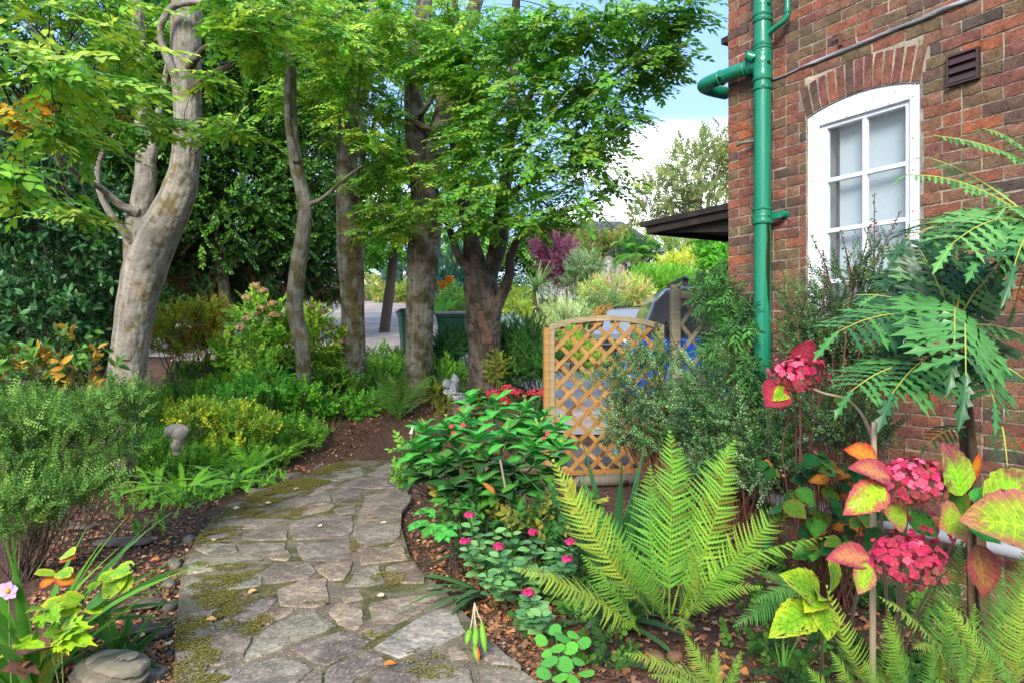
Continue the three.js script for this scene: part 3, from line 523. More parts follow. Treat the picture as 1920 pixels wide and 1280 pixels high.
  list.forEach((o, k) => {
    const head = o.l < 0.15, g = pick(head ? HEAD : STR), m = pick(bag), pos = V(o.s, o.y + rr(-0.002, 0.002), rr(-0.003, 0.004)), rot = rr(-0.012, 0.012), sc = V(o.l / (head ? 0.103 : 0.215) - 0.004, rr(0.96, 1.03), 1);
    if (k < 300) { const w = wallPart('brick', g, bMat[m]); const L = pos.applyQuaternion(HQ); w.position.copy(L); w.quaternion.copy(HQ).multiply(new THREE.Quaternion().setFromAxisAngle(V(0, 0, 1), rot)); w.scale.copy(sc); }
    else { const cc = bMat[m].color; rest.add(g, mat4(pos, new THREE.Quaternion().setFromAxisAngle(V(0, 0, 1), rot), sc), cc); }
  });
  const rb = wallPart('bricks', rest.geo(), std({ map: brickTex, vertexColors: true, roughness: 0.93, bumpMap: bumpTex, bumpScale: 0.005 })); rb.userData.kind = 'stuff';
  // bricks up the side round the corner (seen only edge on)
  // the arch of upright bricks
  const NA = 13; for (let k = 0; k < NA; k++) {
    const t = (k + 0.5) / NA * 2 - 1, a = t * 0.235, rm = ROC + 0.006 + 0.106, s = wc + t * (hw + 0.005), yb = archY(s), pos = V(s + Math.sin(a) * 0.108, yb + 0.006 + 0.106, rr(0, 0.004)).applyQuaternion(HQ);
    const w = wallPart('arch_brick', STR[k % 6], bMat[pick([0, 1, 1, 2, 5, 9, 9])]); w.position.copy(pos); w.quaternion.copy(HQ).multiply(new THREE.Quaternion().setFromAxisAngle(V(0, 0, 1), Math.PI / 2 - a)); w.scale.set(0.985, 0.82, 1);
  }
  // the lead strip above
  {
    const b = []; for (let k = 0; k <= 22; k++) b.push(V(0.44 + k * 0.125, 3.452 + k * 0.0022 + rr(-0.005, 0.005), 0.006 + rr(0, 0.003)));
    wallPart('lead_flashing', tube(b, b.map((_, k) => k < 3 ? 0.009 : rr(0.012, 0.016)), { seg: 2, rad: 6, rough: 0.25, seed: 4, fr: 14 }), std({ map: grainTex, color: C(0.75, 0.78, 0.82), roughness: 0.6, bumpMap: softBump, bumpScale: 0.01 }));
    const rust = std({ color: C(0.12, 0.05, 0.03), roughness: 0.9 }); wallPart('wall_nail', merge([boxG(1.02, 3.54, 0.02, 0.012, 0.08, 0.03), boxG(0.995, 3.577, 0.03, 0.06, 0.012, 0.012)]), rust);
  }
  // the window: frame under the arch, casement, glazing bars, panes
  {
    const chip = tex(512, (u, v) => { const n = fbm(u * 9, v * 16, 3, 5, 3), f = fbm(u * 40, v * 14, 6, 3, 2), bare = ss(0.585, 0.61, n * 0.75 + f * 0.3); const k = 0.93 + 0.08 * (f - 0.5); return [lerp(k, 0.60, bare), lerp(k, 0.52, bare), lerp(k * 1.015, 0.47, bare)]; });
    chip.repeat.set(2.2, 2.2); const paint = std({ map: chip, color: C(0.82, 0.84, 0.87), roughness: 0.5, bumpMap: softBump, bumpScale: 0.01 });
    const t = new THREE.Group(); t.name = 'window'; t.quaternion.copy(HQ); house.add(t);
    const P = (n, g, m = paint, p = t) => { const k = new THREE.Mesh(g, m); k.name = n; k.castShadow = k.receiveShadow = true; p.add(k); return k; };
    const f0 = win.s0 + 0.004, f1 = win.s1 - 0.004, i0 = 0.868, i1 = 1.438, it = 2.985, bz = -0.03;
    const sh = new THREE.Shape(); sh.moveTo(f0, win.y0 + 0.005); sh.lineTo(f1, win.y0 + 0.005); sh.lineTo(f1, win.y1); for (let k = 1; k <= 10; k++) { const s = lerp(f1, f0, k / 10); sh.lineTo(s, archY(s) - 0.004); } sh.closePath();
    const ho = new THREE.Path(); const a0 = i0 - 0.05, a1 = i1 + 0.04, at = it + 0.03; ho.moveTo(a0, 1.56); ho.lineTo(a0, at); ho.lineTo(a1, at); ho.lineTo(a1, 1.56); ho.closePath(); sh.holes.push(ho);
    const fg = new THREE.ExtrudeGeometry(sh, { depth: 0.07, bevelEnabled: true, bevelThickness: 0.006, bevelSize: 0.004, bevelSegments: 2 }); fg.translate(0, 0, bz - 0.062); P('frame', fg);
    const mx = (i0 + i1) / 2, rows = [2.62, 2.268, 1.915], e = 0.012;
    const rail = (n, x0, x1, y0, y1, z, d) => P(n, (() => { const q = new THREE.Shape(); q.moveTo(x0, y0); q.lineTo(x1, y0); q.lineTo(x1, y1); q.lineTo(x0, y1); q.closePath(); const g = new THREE.ExtrudeGeometry(q, { depth: d, bevelEnabled: true, bevelThickness: 0.004, bevelSize: 0.003, bevelSegments: 1 }); g.translate(0, 0, z - d); return g; })());
    rail('stile', a0 + 0.006, i0, 1.57, at - 0.006, bz - 0.012, 0.035); rail('stile', i1, a1 - 0.006, 1.57, at - 0.006, bz - 0.012, 0.035);
    rail('top_rail', i0 + 0.004, i1 - 0.004, it, at - 0.006, bz - 0.012, 0.035); rail('bottom_rail', i0 + 0.004, i1 - 0.004, 1.57, 1.60, bz - 0.012, 0.035);
    rail('glazing_bar', mx - e, mx + e, 1.606, it - 0.006, bz - 0.014, 0.028); for (const y of rows) { rail('glazing_bar', i0 + 0.004, mx - e - 0.004, y - e, y + e, bz - 0.016, 0.026); rail('glazing_bar', mx + e + 0.004, i1 - 0.004, y - e, y + e, bz - 0.016, 0.026); }
    const hammered = tex(256, (u, v) => { let m = 9; const n = 16, i = Math.floor(u * n), j = Math.floor(v * n); for (let a = -1; a <= 1; a++) for (let c = -1; c <= 1; c++) { const q = ((i + a) % n + n) % n, r = ((j + c) % n + n) % n, x = i + a + 0.2 + 0.6 * hash(q, r, 1), y = j + c + 0.2 + 0.6 * hash(q, r, 2); m = Math.min(m, Math.hypot(u * n - x, v * n - y)); } const k = clamp(m, 0, 1); return [k, k, k]; }, { srgb: false });
    const glass = phy({ color: C(0.88, 0.95, 0.96), roughness: 0.18, transmission: 1, thickness: 0, ior: 1.5, bumpMap: hammered, bumpScale: 0.05, side: THREE.DoubleSide });
    const ys = [1.604, ...rows.slice().reverse(), it]; for (let r = 0; r < 4; r++) for (const [x0, x1] of [[i0 - 0.002, mx], [mx, i1 + 0.002]]) { const g = new THREE.PlaneGeometry(x1 - x0, ys[r + 1] - ys[r]); const u = g.attributes.uv; for (let k = 0; k < u.count; k++) u.setXY(k, u.getX(k) * (x1 - x0) / 0.16, u.getY(k) * (ys[r + 1] - ys[r]) / 0.16); g.translate((x0 + x1) / 2, (ys[r] + ys[r + 1]) / 2, bz - 0.034); P('pane', g, glass); }
    rail('sill', f0 + 0.01, f1 - 0.01, win.y0 + 0.012, win.y0 + 0.05, bz + 0.085, 0.06);
    P('hinge', merge([boxG(a1 + 0.004, 2.86, bz + 0.002, 0.012, 0.075, 0.02), boxG(a1 + 0.004, 1.8, bz + 0.002, 0.012, 0.075, 0.02)]));
    P('blind', boxG(mx + 0.08, 2.3, -0.15, i1 - i0 + 0.1, 1.6, 0.012), std({ color: C(0.52, 0.56, 0.6), roughness: 0.9 }));
    P('reveal', merge([boxG(a0 - 0.02, 2.3, -0.17, 0.02, 1.6, 0.12), boxG(a1 + 0.02, 2.3, -0.17, 0.02, 1.6, 0.12)]), std({ color: C(0.2, 0.2, 0.2), roughness: 0.9 }));
  }
  // the vent
  {
    const t = new THREE.Group(); t.name = 'air_vent'; t.quaternion.copy(HQ); house.add(t); const br = std({ color: C(0.045, 0.022, 0.018), roughness: 0.45 });
    const P = (n, g) => { const k = new THREE.Mesh(g, br); k.name = n; k.castShadow = k.receiveShadow = true; t.add(k); };
    const a = 1.724, b = 1.902, y0 = 3.0, y1 = 3.182; P('frame', merge([boxG((a + b) / 2, y1 - 0.006, 0.014, b - a, 0.012, 0.034), boxG((a + b) / 2, y0 + 0.006, 0.014, b - a, 0.012, 0.034), boxG(a + 0.006, (y0 + y1) / 2, 0.014, 0.012, y1 - y0 - 0.024, 0.034), boxG(b - 0.006, (y0 + y1) / 2, 0.014, 0.012, y1 - y0 - 0.024, 0.034), boxG((a + b) / 2, (y0 + y1) / 2, 0.003, b - a - 0.024, y1 - y0 - 0.024, 0.01)]));
    for (let k = 0; k < 3; k++) { const g = boxG(0, 0, 0, b - a - 0.026, 0.054, 0.006); g.rotateX(-0.42); g.translate((a + b) / 2, y0 + 0.038 + k * 0.053, 0.022); P('louvre', g); }
  }
  // the green cast-iron drainpipe with its branches, collars and bracket
  {
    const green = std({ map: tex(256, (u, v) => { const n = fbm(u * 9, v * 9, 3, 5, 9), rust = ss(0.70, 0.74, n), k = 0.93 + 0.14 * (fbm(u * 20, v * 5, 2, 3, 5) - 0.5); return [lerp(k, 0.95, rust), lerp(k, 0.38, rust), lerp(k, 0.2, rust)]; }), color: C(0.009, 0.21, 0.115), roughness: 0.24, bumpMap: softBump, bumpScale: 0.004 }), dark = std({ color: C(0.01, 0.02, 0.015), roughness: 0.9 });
    const t = new THREE.Group(); t.name = 'drainpipe'; t.quaternion.copy(HQ); house.add(t);
    const P = (n, g, m = green) => { const k = new THREE.Mesh(g, m); k.name = n; k.castShadow = k.receiveShadow = true; t.add(k); }, S = 0.427, O = 0.095, r = 0.062;
    const cyl = (y0, y1, r0, r1 = r0) => { const g = new THREE.CylinderGeometry(r1, r0, y1 - y0, 28); g.translate(S, (y0 + y1) / 2, O); return g; };
    P('pipe', cyl(-0.3, 5.4, r)); const ring = (y, w = 0.016, e = 0.011) => [cyl(y - w, y - w * 0.4, r + 0.002, r + e), cyl(y - w * 0.4, y + w * 0.4, r + e), cyl(y + w * 0.4, y + w, r + e, r + 0.002)];
    for (const y of [3.915, 3.875, 3.69, 3.665, 3.44, 3.37]) P('collar', merge(ring(y))); P('socket', merge([cyl(3.44, 3.69, r + 0.006)])); P('socket', cyl(3.88, 4.1, r + 0.005));
    P('bracket', merge([...ring(2.475, 0.014, 0.014), ...ring(2.375, 0.014, 0.014), cyl(2.38, 2.47, r + 0.007)])); 
    const ear = new THREE.CylinderGeometry(0.024, 0.03, 0.05, 12); ear.rotateX(Math.PI / 2); ear.translate(S + 0.135, 2.428, 0.028); const arm = boxG(S + 0.09, 2.425, 0.06, 0.11, 0.05, 0.012); arm.rotateY(0); P('bracket_ear', merge([ear, arm]));
    const x = (s, y, o) => V(s, y, o); P('branch_pipe', tube([x(S, 3.55, O), x(0.27, 3.575, O), x(0.05, 3.585, O), x(-0.12, 3.585, O + 0.005), x(-0.19, 3.585, O - 0.02), x(-0.215, 3.585, O - 0.10), x(-0.215, 3.585, O - 0.3)], Array(7).fill(0.054), { seg: 6, rad: 22 }));
    for (const s of [0.31, 0.275, 0.02]) { const g = new THREE.TorusGeometry(0.055, 0.007, 8, 24); g.rotateY(Math.PI / 2); g.translate(s, 3.57 + (s < 0.1 ? 0.014 : 0), O); P('collar', g); }
    P('rodding_eye', tube([x(S - 0.03, 3.6, O + 0.05), x(S - 0.075, 3.63, O + 0.085)], [0.038, 0.036], { seg: 2, rad: 16, cap: false })); P('rodding_eye', new THREE.TorusGeometry(0.033, 0.006, 8, 20).rotateY(-0.7).rotateZ(0).translate(S - 0.075, 3.63, O + 0.086)); P('hollow_shade', new THREE.CircleGeometry(0.032, 16).rotateY(-0.7).translate(S - 0.066, 3.622, O + 0.078), dark);  // flat dark disc paints the shade inside the open eye
    P('waste_pipe', tube([x(S + 0.03, 3.755, O), x(0.53, 3.785, 0.09), x(0.60, 3.806, 0.085), x(0.63, 3.83, 0.08), x(0.637, 3.88, 0.08), x(0.637, 4.4, 0.08)], Array(6).fill(0.021), { seg: 5, rad: 12 })); P('collar', new THREE.CylinderGeometry(0.026, 0.026, 0.03, 14).translate(0.637, 3.872, 0.08));
    P('overflow_pipe', tube([x(0.16, 3.02, 0.07), x(0.22, 3.025, 0.075), x(0.34, 3.02, 0.03)], [0.013, 0.013, 0.013], { seg: 3, rad: 10 }), std({ color: C(0.12, 0.15, 0.11), roughness: 0.6 }));
    P('overflow_pipe', tube([x(0.1, 0.36, 0.16), x(0.8, 0.37, 0.16), x(2.2, 0.38, 0.14)], [0.04, 0.04, 0.04], { seg: 2, rad: 14 }), std({ color: C(0.30, 0.31, 0.33), roughness: 0.4 }));
  }
  // the dark flat porch roof past the corner
  {
    const w = std({ map: grainTex, color: C(0.055, 0.035, 0.028), roughness: 0.75 }), t = new THREE.Group(); t.name = 'porch_roof'; t.quaternion.copy(HQ); house.add(t);
    const P = (n, g, m = w) => { const k = new THREE.Mesh(g, m); k.name = n; k.castShadow = k.receiveShadow = true; t.add(k); };
    P('fascia', merge([boxG(-0.66, 2.635, -0.24, 1.34, 0.05, 0.05), boxG(-0.63, 2.575, -0.26, 1.28, 0.07, 0.04)])); P('roof_deck', boxG(-0.66, 2.62, -1.4, 1.3, 0.03, 2.25), std({ color: C(0.07, 0.055, 0.045), roughness: 0.95 }));
    P('fascia', boxG(-1.30, 2.60, -1.4, 0.04, 0.11, 2.2));
    const sh = new THREE.Shape(); sh.moveTo(-1.1, 2.54); sh.lineTo(-0.011, 2.54); sh.lineTo(-0.011, 2.40); sh.closePath(); const g = new THREE.ExtrudeGeometry(sh, { depth: 0.06, bevelEnabled: false }); g.translate(0, 0, -0.36); P('strut', g);
    P('soffit', boxG(-0.6, 2.59, -1.4, 1.2, 0.012, 2.1), std({ color: C(0.02, 0.014, 0.012), roughness: 0.9 })); P('gutter_end', boxG(-0.09, 3.98, -0.2, 0.16, 0.05, 0.2));
  }
}

// ================================================================ trees
rand = rng(301);
const barkTex = tex(512, (u, v) => { const a = fbm(u * 6, v * 3, 5, 5, 3), f = fbm(u * 48, v * 8, 3, 3, 8), h = hash(u * 256 | 0, v * 256 | 0, 8), lent = 0.5 * ss(0.66, 0.70, fbm(u * 22, v * 40, 4, 3, 2)); const k = 0.72 + 0.4 * (a - 0.5) + 0.16 * (f - 0.5) + 0.14 * (h - 0.5) - 0.16 * lent; return [k, k, k]; });
const barkMat = std({ map: barkTex, vertexColors: true, roughness: 0.92, bumpMap: softBump, bumpScale: 0.03 }), roughBark = std({ map: barkTex, vertexColors: true, roughness: 0.95, bumpMap: softBump, bumpScale: 0.05 });
// bark colours: base, moss and lichen in patches with an outline of their own
const bark = (base, moss, lichen, mAmt, lAmt, sc = 1) => { const B = C(...base), Mo = C(...moss), Li = C(...lichen); return (p) => { const n = fbm(p.x * 3 * sc + 7, p.y * 1.3 * sc, p.z * 3 * sc, 4), l = fbm(p.x * 9 * sc, p.y * 7 * sc + 5, p.z * 9 * sc + 2, 3), c = B.clone().multiplyScalar(0.85 + 0.3 * fbm(p.x * 8, p.y * 8, p.z * 8, 3)); c.lerp(Mo, ss(1 - mAmt - 0.2, 1 - mAmt + 0.14, n + 0.22) * 0.8); c.lerp(Li, ss(1 - lAmt - 0.04, 1 - lAmt + 0.03, l + 0.22) * 0.8); return c; }; };
const limb = (pts, col, o = {}) => { const b = tube(pts.map(([px, py, d]) => Wp(px, py, d)), pts.map(([, , d, r]) => pxm(r, d)), { seg: 12, rad: 30, rough: 0.09, col, fr: 2.6, ...o }); return b; };
const br = (...a) => a;       // [px, py, d, r]
function twigs(n, col, from, lobes, { r = 0.02, rad = 5 } = {}) {      // secondary branches from limb points into the crown
  const b = new GB(); for (const [px, py, rx, ry, d, rz] of lobes) for (let k = 0; k < n; k++) {
    const c = Wp(px, py, d), q = rv(), e = V(c.x + q.x * pxm(rx, d) * 0.9, c.y + q.y * pxm(ry, d) * 0.9, c.z + q.z * (rz ?? pxm(rx, d) * 0.7)); let f = from[0], m = 1e9; for (const g of from) { const l = g.distanceTo(e) + Math.max(0, g.y - e.y + 0.2) * 0.6; if (l < m) { m = l; f = g; } }
    const L = f.distanceTo(e), p1 = f.clone().lerp(e, 0.35).add(V(rr(-0.1, 0.1), rr(0.05, 0.2), rr(-0.1, 0.1)).multiplyScalar(L)), p2 = f.clone().lerp(e, 0.7).add(V(rr(-0.08, 0.08), rr(0, 0.12), rr(-0.08, 0.08)).multiplyScalar(L)); const q0 = r * clamp(L / 2, 0.4, 1.3);
    b.add(tube([f, p1, p2, e], [q0, q0 * 0.7, q0 * 0.45, q0 * 0.15], { seg: 3, rad, cap: false, col }));
  } return b.geo();
}
const wps = (pts) => pts.map(([a, b, c]) => Wp(a, b, c));
function tree(name, label, foot, limbs, mat, crown) {
  const t = thing(name, label, 'tree', foot); part('trunk', merge(limbs), mat, t);
  for (const c of crown) { if (c.from) part('branch', twigs(c.per ?? 4, c.col, wps(c.from), c.lobes, { r: c.r ?? 0.02 }), mat, t); mass(t, 'crown', c.geos ?? SP.beech, c.mat ?? M.leaf, c.lobes, c.o); }
  return t;
}
const BRIGHT = [[0.16, 0.42, 0.03], [0.2, 0.46, 0.035], [0.11, 0.32, 0.028], [0.26, 0.47, 0.04], [0.36, 0.56, 0.05]];
// the pale twin-stemmed tree on the left
{
  const D = 7.8, c1 = bark([0.42, 0.31, 0.17], [0.26, 0.2, 0.07], [0.56, 0.51, 0.43], 0.32, 0.42, 1.7), dk = bark([0.14, 0.09, 0.06], [0.16, 0.13, 0.05], [0.3, 0.28, 0.22], 0.3, 0.2);
  const limbs = [
    limb([br(208, 935, D, 48), br(217, 892, D, 32), br(226, 800, D, 31), br(236, 720, D, 33), br(246, 640, D, 33), br(258, 560, D, 34), br(272, 505, D, 38), br(291, 452, D, 38), br(314, 408, D, 35), br(335, 362, D, 32), br(346, 310, D, 27), br(351, 220, D, 25), br(348, 110, D, 27), br(349, 0, D, 27), br(352, -160, D, 24), br(350, -420, D, 16)], c1),
    limb([br(262, 520, D, 26), br(258, 440, D, 24), br(265, 385, D, 21), br(272, 330, D, 19), br(268, 240, D, 15), br(266, 160, D, 14), br(258, 60, D, 12), br(256, -60, D, 11), br(250, -240, D, 7)], c1),
    limb([br(270, 330, D, 16), br(292, 240, D, 9), br(302, 185, D, 6), br(318, 100, D, 5)], c1, { rad: 10 }),
    limb([br(340, 170, D - 0.1, 9), br(300, 60, D - 0.25, 6), br(325, 12, D - 0.3, 7), br(390, 4, D - 0.4, 6)], c1, { rad: 10 }),
    limb([br(352, 130, D - 0.1, 8), br(385, 90, D - 0.3, 6), br(440, 70, D - 0.5, 7), br(520, 40, D - 0.8, 4)], dk, { rad: 8 }),
    limb([br(356, 170, D - 0.1, 8), br(405, 135, D - 0.4, 6), br(436, 118, D - 0.6, 6.5), br(448, 60, D - 0.8, 6), br(478, 4, D - 1, 5), br(500, -60, D - 1.1, 4)], dk, { rad: 8 }),
    limb([br(258, 400, D - 0.1, 10), br(225, 385, D - 0.2, 8), br(200, 362, D - 0.3, 6), br(150, 330, D - 0.7, 5), br(90, 280, D - 1.4, 4.5), br(-20, 240, D - 2.2, 4)], c1, { rad: 8 }),
    limb([br(250, 455, D - 0.15, 8), br(212, 410, D - 0.25, 7), br(182, 340, D - 0.3, 6), br(190, 290, D - 0.3, 5), br(215, 250, D - 0.35, 3)], c1, { rad: 8 }),
  ];
  const low = [[70, 130, 120, 34, 3.9, 0.5], [175, 175, 120, 32, 4.6, 0.5], [60, 235, 110, 36, 4.2, 0.5], [175, 255, 90, 30, 5, 0.5], [215, 150, 90, 30, 5.8, 0.5], [250, 240, 100, 20, 6.2, 0.4], [215, 75, 90, 34, 5, 0.5], [60, 40, 90, 30, 4.6, 0.5], [455, 35, 90, 30, 6.6, 0.6], [490, 80, 70, 26, 6.6, 0.5], [440, 240, 70, 18, 6.8, 0.4], [20, 330, 60, 46, 4, 0.4], [130, 400, 40, 26, 5.2, 0.3], [620, 60, 60, 40, 7.4, 0.5], [470, 100, 60, 22, 7.2, 0.4], [545, 20, 80, 26, 7.6, 0.5], [395, 150, 50, 16, 7, 0.3], [280, 60, 40, 24, 8.6, 0.3], [150, 15, 120, 26, 5.4, 0.6], [330, 20, 90, 30, 8.8, 0.4]];
  const high = [[200, -260, 520, 200, 7.5, 2.6], [420, -160, 300, 120, 7.2, 2], [60, -120, 260, 90, 6, 1.6]];
  const from = [[350, 300, D], [351, 200, D], [348, 100, D], [266, 160, D], [258, 60, D], [150, 330, D - 0.7], [90, 280, D - 1.4], [390, 90, D - 0.3], [440, 70, D - 0.5], [300, 60, D - 0.25], [349, 0, D]];
  tree('beech_tree', 'pale grey-barked tree with two stems rising from one thick leaning trunk', Wp(222, 905, D), limbs, barkMat, [
    { lobes: low, from, per: 5, r: 0.011, col: dk, o: { cov: 0.85, size: 1.12, cols: BRIGHT, layered: true, hang: 0.06, hole: 0.4, shell: 0.9 } }, { lobes: [[22, 222, 36, 22, 4.3, 0.15], [75, 205, 26, 12, 4.4, 0.15], [235, 225, 16, 8, 6, 0.1]], o: { cov: 0.9, cols: [[0.6, 0.28, 0.02], [0.65, 0.4, 0.03], [0.4, 0.4, 0.03]], layered: true, hang: 0.2, hole: 0.3, shell: 0.9, size: 0.85 } }]);
}
// the slim wavy tree
{
  const D = 10.2, c = bark([0.34, 0.25, 0.135], [0.17, 0.15, 0.05], [0.40, 0.38, 0.3], 0.4, 0.33);
  tree('slim_tree', 'slim tree with a wavy pale brown trunk, second from the left along the bank', Gd(584, D), [
    limb([br(588, 812, D, 20), br(580, 770, D, 15), br(570, 725, D, 14.5), br(566, 650, D, 14), br(553, 580, D, 15.5), br(556, 520, D, 15), br(568, 440, D, 14), br(571, 385, D, 13.5), br(556, 315, D, 12.5), br(545, 220, D, 11.5), br(544, 120, D, 11), br(549, 0, D, 9), br(560, -200, D, 6)], c, { rough: 0.09, fr: 3 }),
    limb([br(576, 385, D, 5), br(605, 372, D - 0.1, 4), br(640, 340, D - 0.2, 3), br(680, 310, D - 0.3, 2)], c, { rad: 7 }), limb([br(550, 120, D, 8), br(566, 80, D - 0.1, 6), br(575, 30, D - 0.1, 5), br(600, -60, D - 0.2, 3)], c, { rad: 8 }), limb([br(556, 305, D - 0.08, 7), br(540, 240, D - 0.15, 6), br(541, 160, D - 0.12, 5), br(552, 90, D - 0.1, 4)], c, { rad: 8 })],
    barkMat, [{ lobes: [[660, 110, 70, 34, 9.3, 0.5], [740, 40, 80, 30, 9.2, 0.5], [640, 205, 40, 30, 9.9, 0.4], [615, 40, 60, 46, 9.8, 0.6], [560, 60, 90, 30, 10.9, 0.5], [630, 140, 50, 36, 10, 0.5], [480, 30, 60, 34, 9.4, 0.5], [690, 260, 40, 24, 9.8, 0.4], [560, 180, 70, 40, 11, 0.4]], from: [[549, 0, D], [544, 120, D], [575, 30, D], [680, 310, D]], per: 3, r: 0.02, col: c, o: { cov: 1.0, cols: BRIGHT, layered: true, hang: 0.08, hole: 0.38, shell: 0.9 } }]);
}
// the straight mossy tree
{
  const D = 11.4, c = bark([0.24, 0.16, 0.08], [0.14, 0.115, 0.035], [0.36, 0.34, 0.27], 0.45, 0.3);
  tree('mossy_tree', 'straight trunked tree with brown mossy bark, third from the left along the bank', Gd(663, D), [
    limb([br(666, 745, D, 28), br(664, 712, D, 23), br(662, 600, D, 21), br(657, 480, D, 24), br(652, 380, D, 22), br(650, 300, D, 20), br(656, 200, D, 19), br(642, 100, D, 17), br(632, 0, D, 15), br(620, -220, D, 9)], c, { rough: 0.1, fr: 3 }), limb([br(655, 220, D, 12), br(690, 130, D - 0.1, 9), br(700, 40, D - 0.1, 8), br(690, -80, D, 6)], c, { rad: 10 }), limb([br(660, 350, D - 0.1, 4), br(690, 270, D - 0.3, 3), br(700, 230, D - 0.4, 2)], c, { rad: 6 })],
    roughBark, [{ lobes: [[710, 60, 60, 46, 10.8, 0.6], [650, 250, 60, 34, 12.3, 0.5], [710, 330, 46, 34, 10.8, 0.4], [715, 400, 50, 24, 10.8, 0.4], [640, 140, 60, 50, 12.2, 0.5], [690, 180, 40, 40, 11, 0.4], [655, 345, 26, 14, 10.9, 0.2], [670, 440, 26, 14, 11, 0.2]], from: [[690, 130, D], [656, 200, D], [652, 380, D], [690, 270, D - 0.3], [632, 0, D]], per: 3, r: 0.02, col: c, o: { cov: 1.0, cols: [...BRIGHT, [0.1, 0.17, 0.03]], layered: true, hang: 0.1, hole: 0.4, shell: 0.9 } }]);
}
// the forked tree
{
  const D = 11.2, c = bark([0.26, 0.185, 0.095], [0.14, 0.12, 0.045], [0.34, 0.31, 0.25], 0.42, 0.3), cr = [[800, 140, 60, 26, 9.8, 0.4], [850, 100, 70, 40, 9.6, 0.5], [790, 330, 40, 20, 10.4, 0.3], [720, 80, 50, 46, 10.2, 0.5], [800, 100, 90, 60, 12.2, 0.5], [880, 180, 50, 40, 9.8, 0.6], [730, 300, 34, 36, 10.6, 0.4], [800, 395, 60, 20, 10.3, 0.4], [875, 330, 46, 34, 10.2, 0.5], [850, 30, 50, 30, 10.2, 0.6], [730, 210, 34, 26, 10.8, 0.4], [890, 250, 50, 36, 10, 0.5], [750, 430, 40, 18, 10.8, 0.3], [790, 260, 70, 60, 12.2, 0.4]];
  tree('forked_tree', 'tall brown tree whose trunk forks in two, standing in front of the wheelie bin', Gd(783, D), [
    limb([br(782, 750, D, 29), br(785, 700, D, 25), br(786, 640, D, 25), br(788, 560, D, 26), br(793, 480, D, 30), br(798, 415, D, 29), br(794, 340, D, 25), br(782, 270, D, 20), br(776, 200, D, 18), br(778, 130, D, 17), br(790, 50, D, 16), br(798, -20, D, 14), br(800, -240, D, 8)], c, { rough: 0.1, fr: 2.6 }),
    limb([br(800, 360, D, 22), br(812, 290, D, 20), br(827, 225, D, 18), br(842, 160, D, 16), br(866, 80, D, 15), br(896, -10, D, 13), br(930, -180, D, 8)], c, { rad: 12 }), limb([br(778, 225, D - 0.1, 7), br(800, 200, D - 0.3, 5), br(815, 175, D - 0.4, 5), br(870, 165, D - 0.7, 4), br(930, 140, D - 1, 2.5)], c, { rad: 7 }), limb([br(776, 230, D - 0.15, 6), br(830, 252, D - 0.4, 4), br(890, 258, D - 0.8, 3)], c, { rad: 7 })],
    roughBark, [{ lobes: cr, from: [[790, 50, D], [776, 200, D], [842, 160, D], [866, 80, D], [870, 165, D - 0.7], [890, 258, D - 0.8], [798, -20, D], [794, 340, D]], per: 4, r: 0.024, col: c, o: { cov: 1.0, cols: BRIGHT, layered: true, hang: 0.1, hole: 0.4, shell: 0.9 } }]);
}
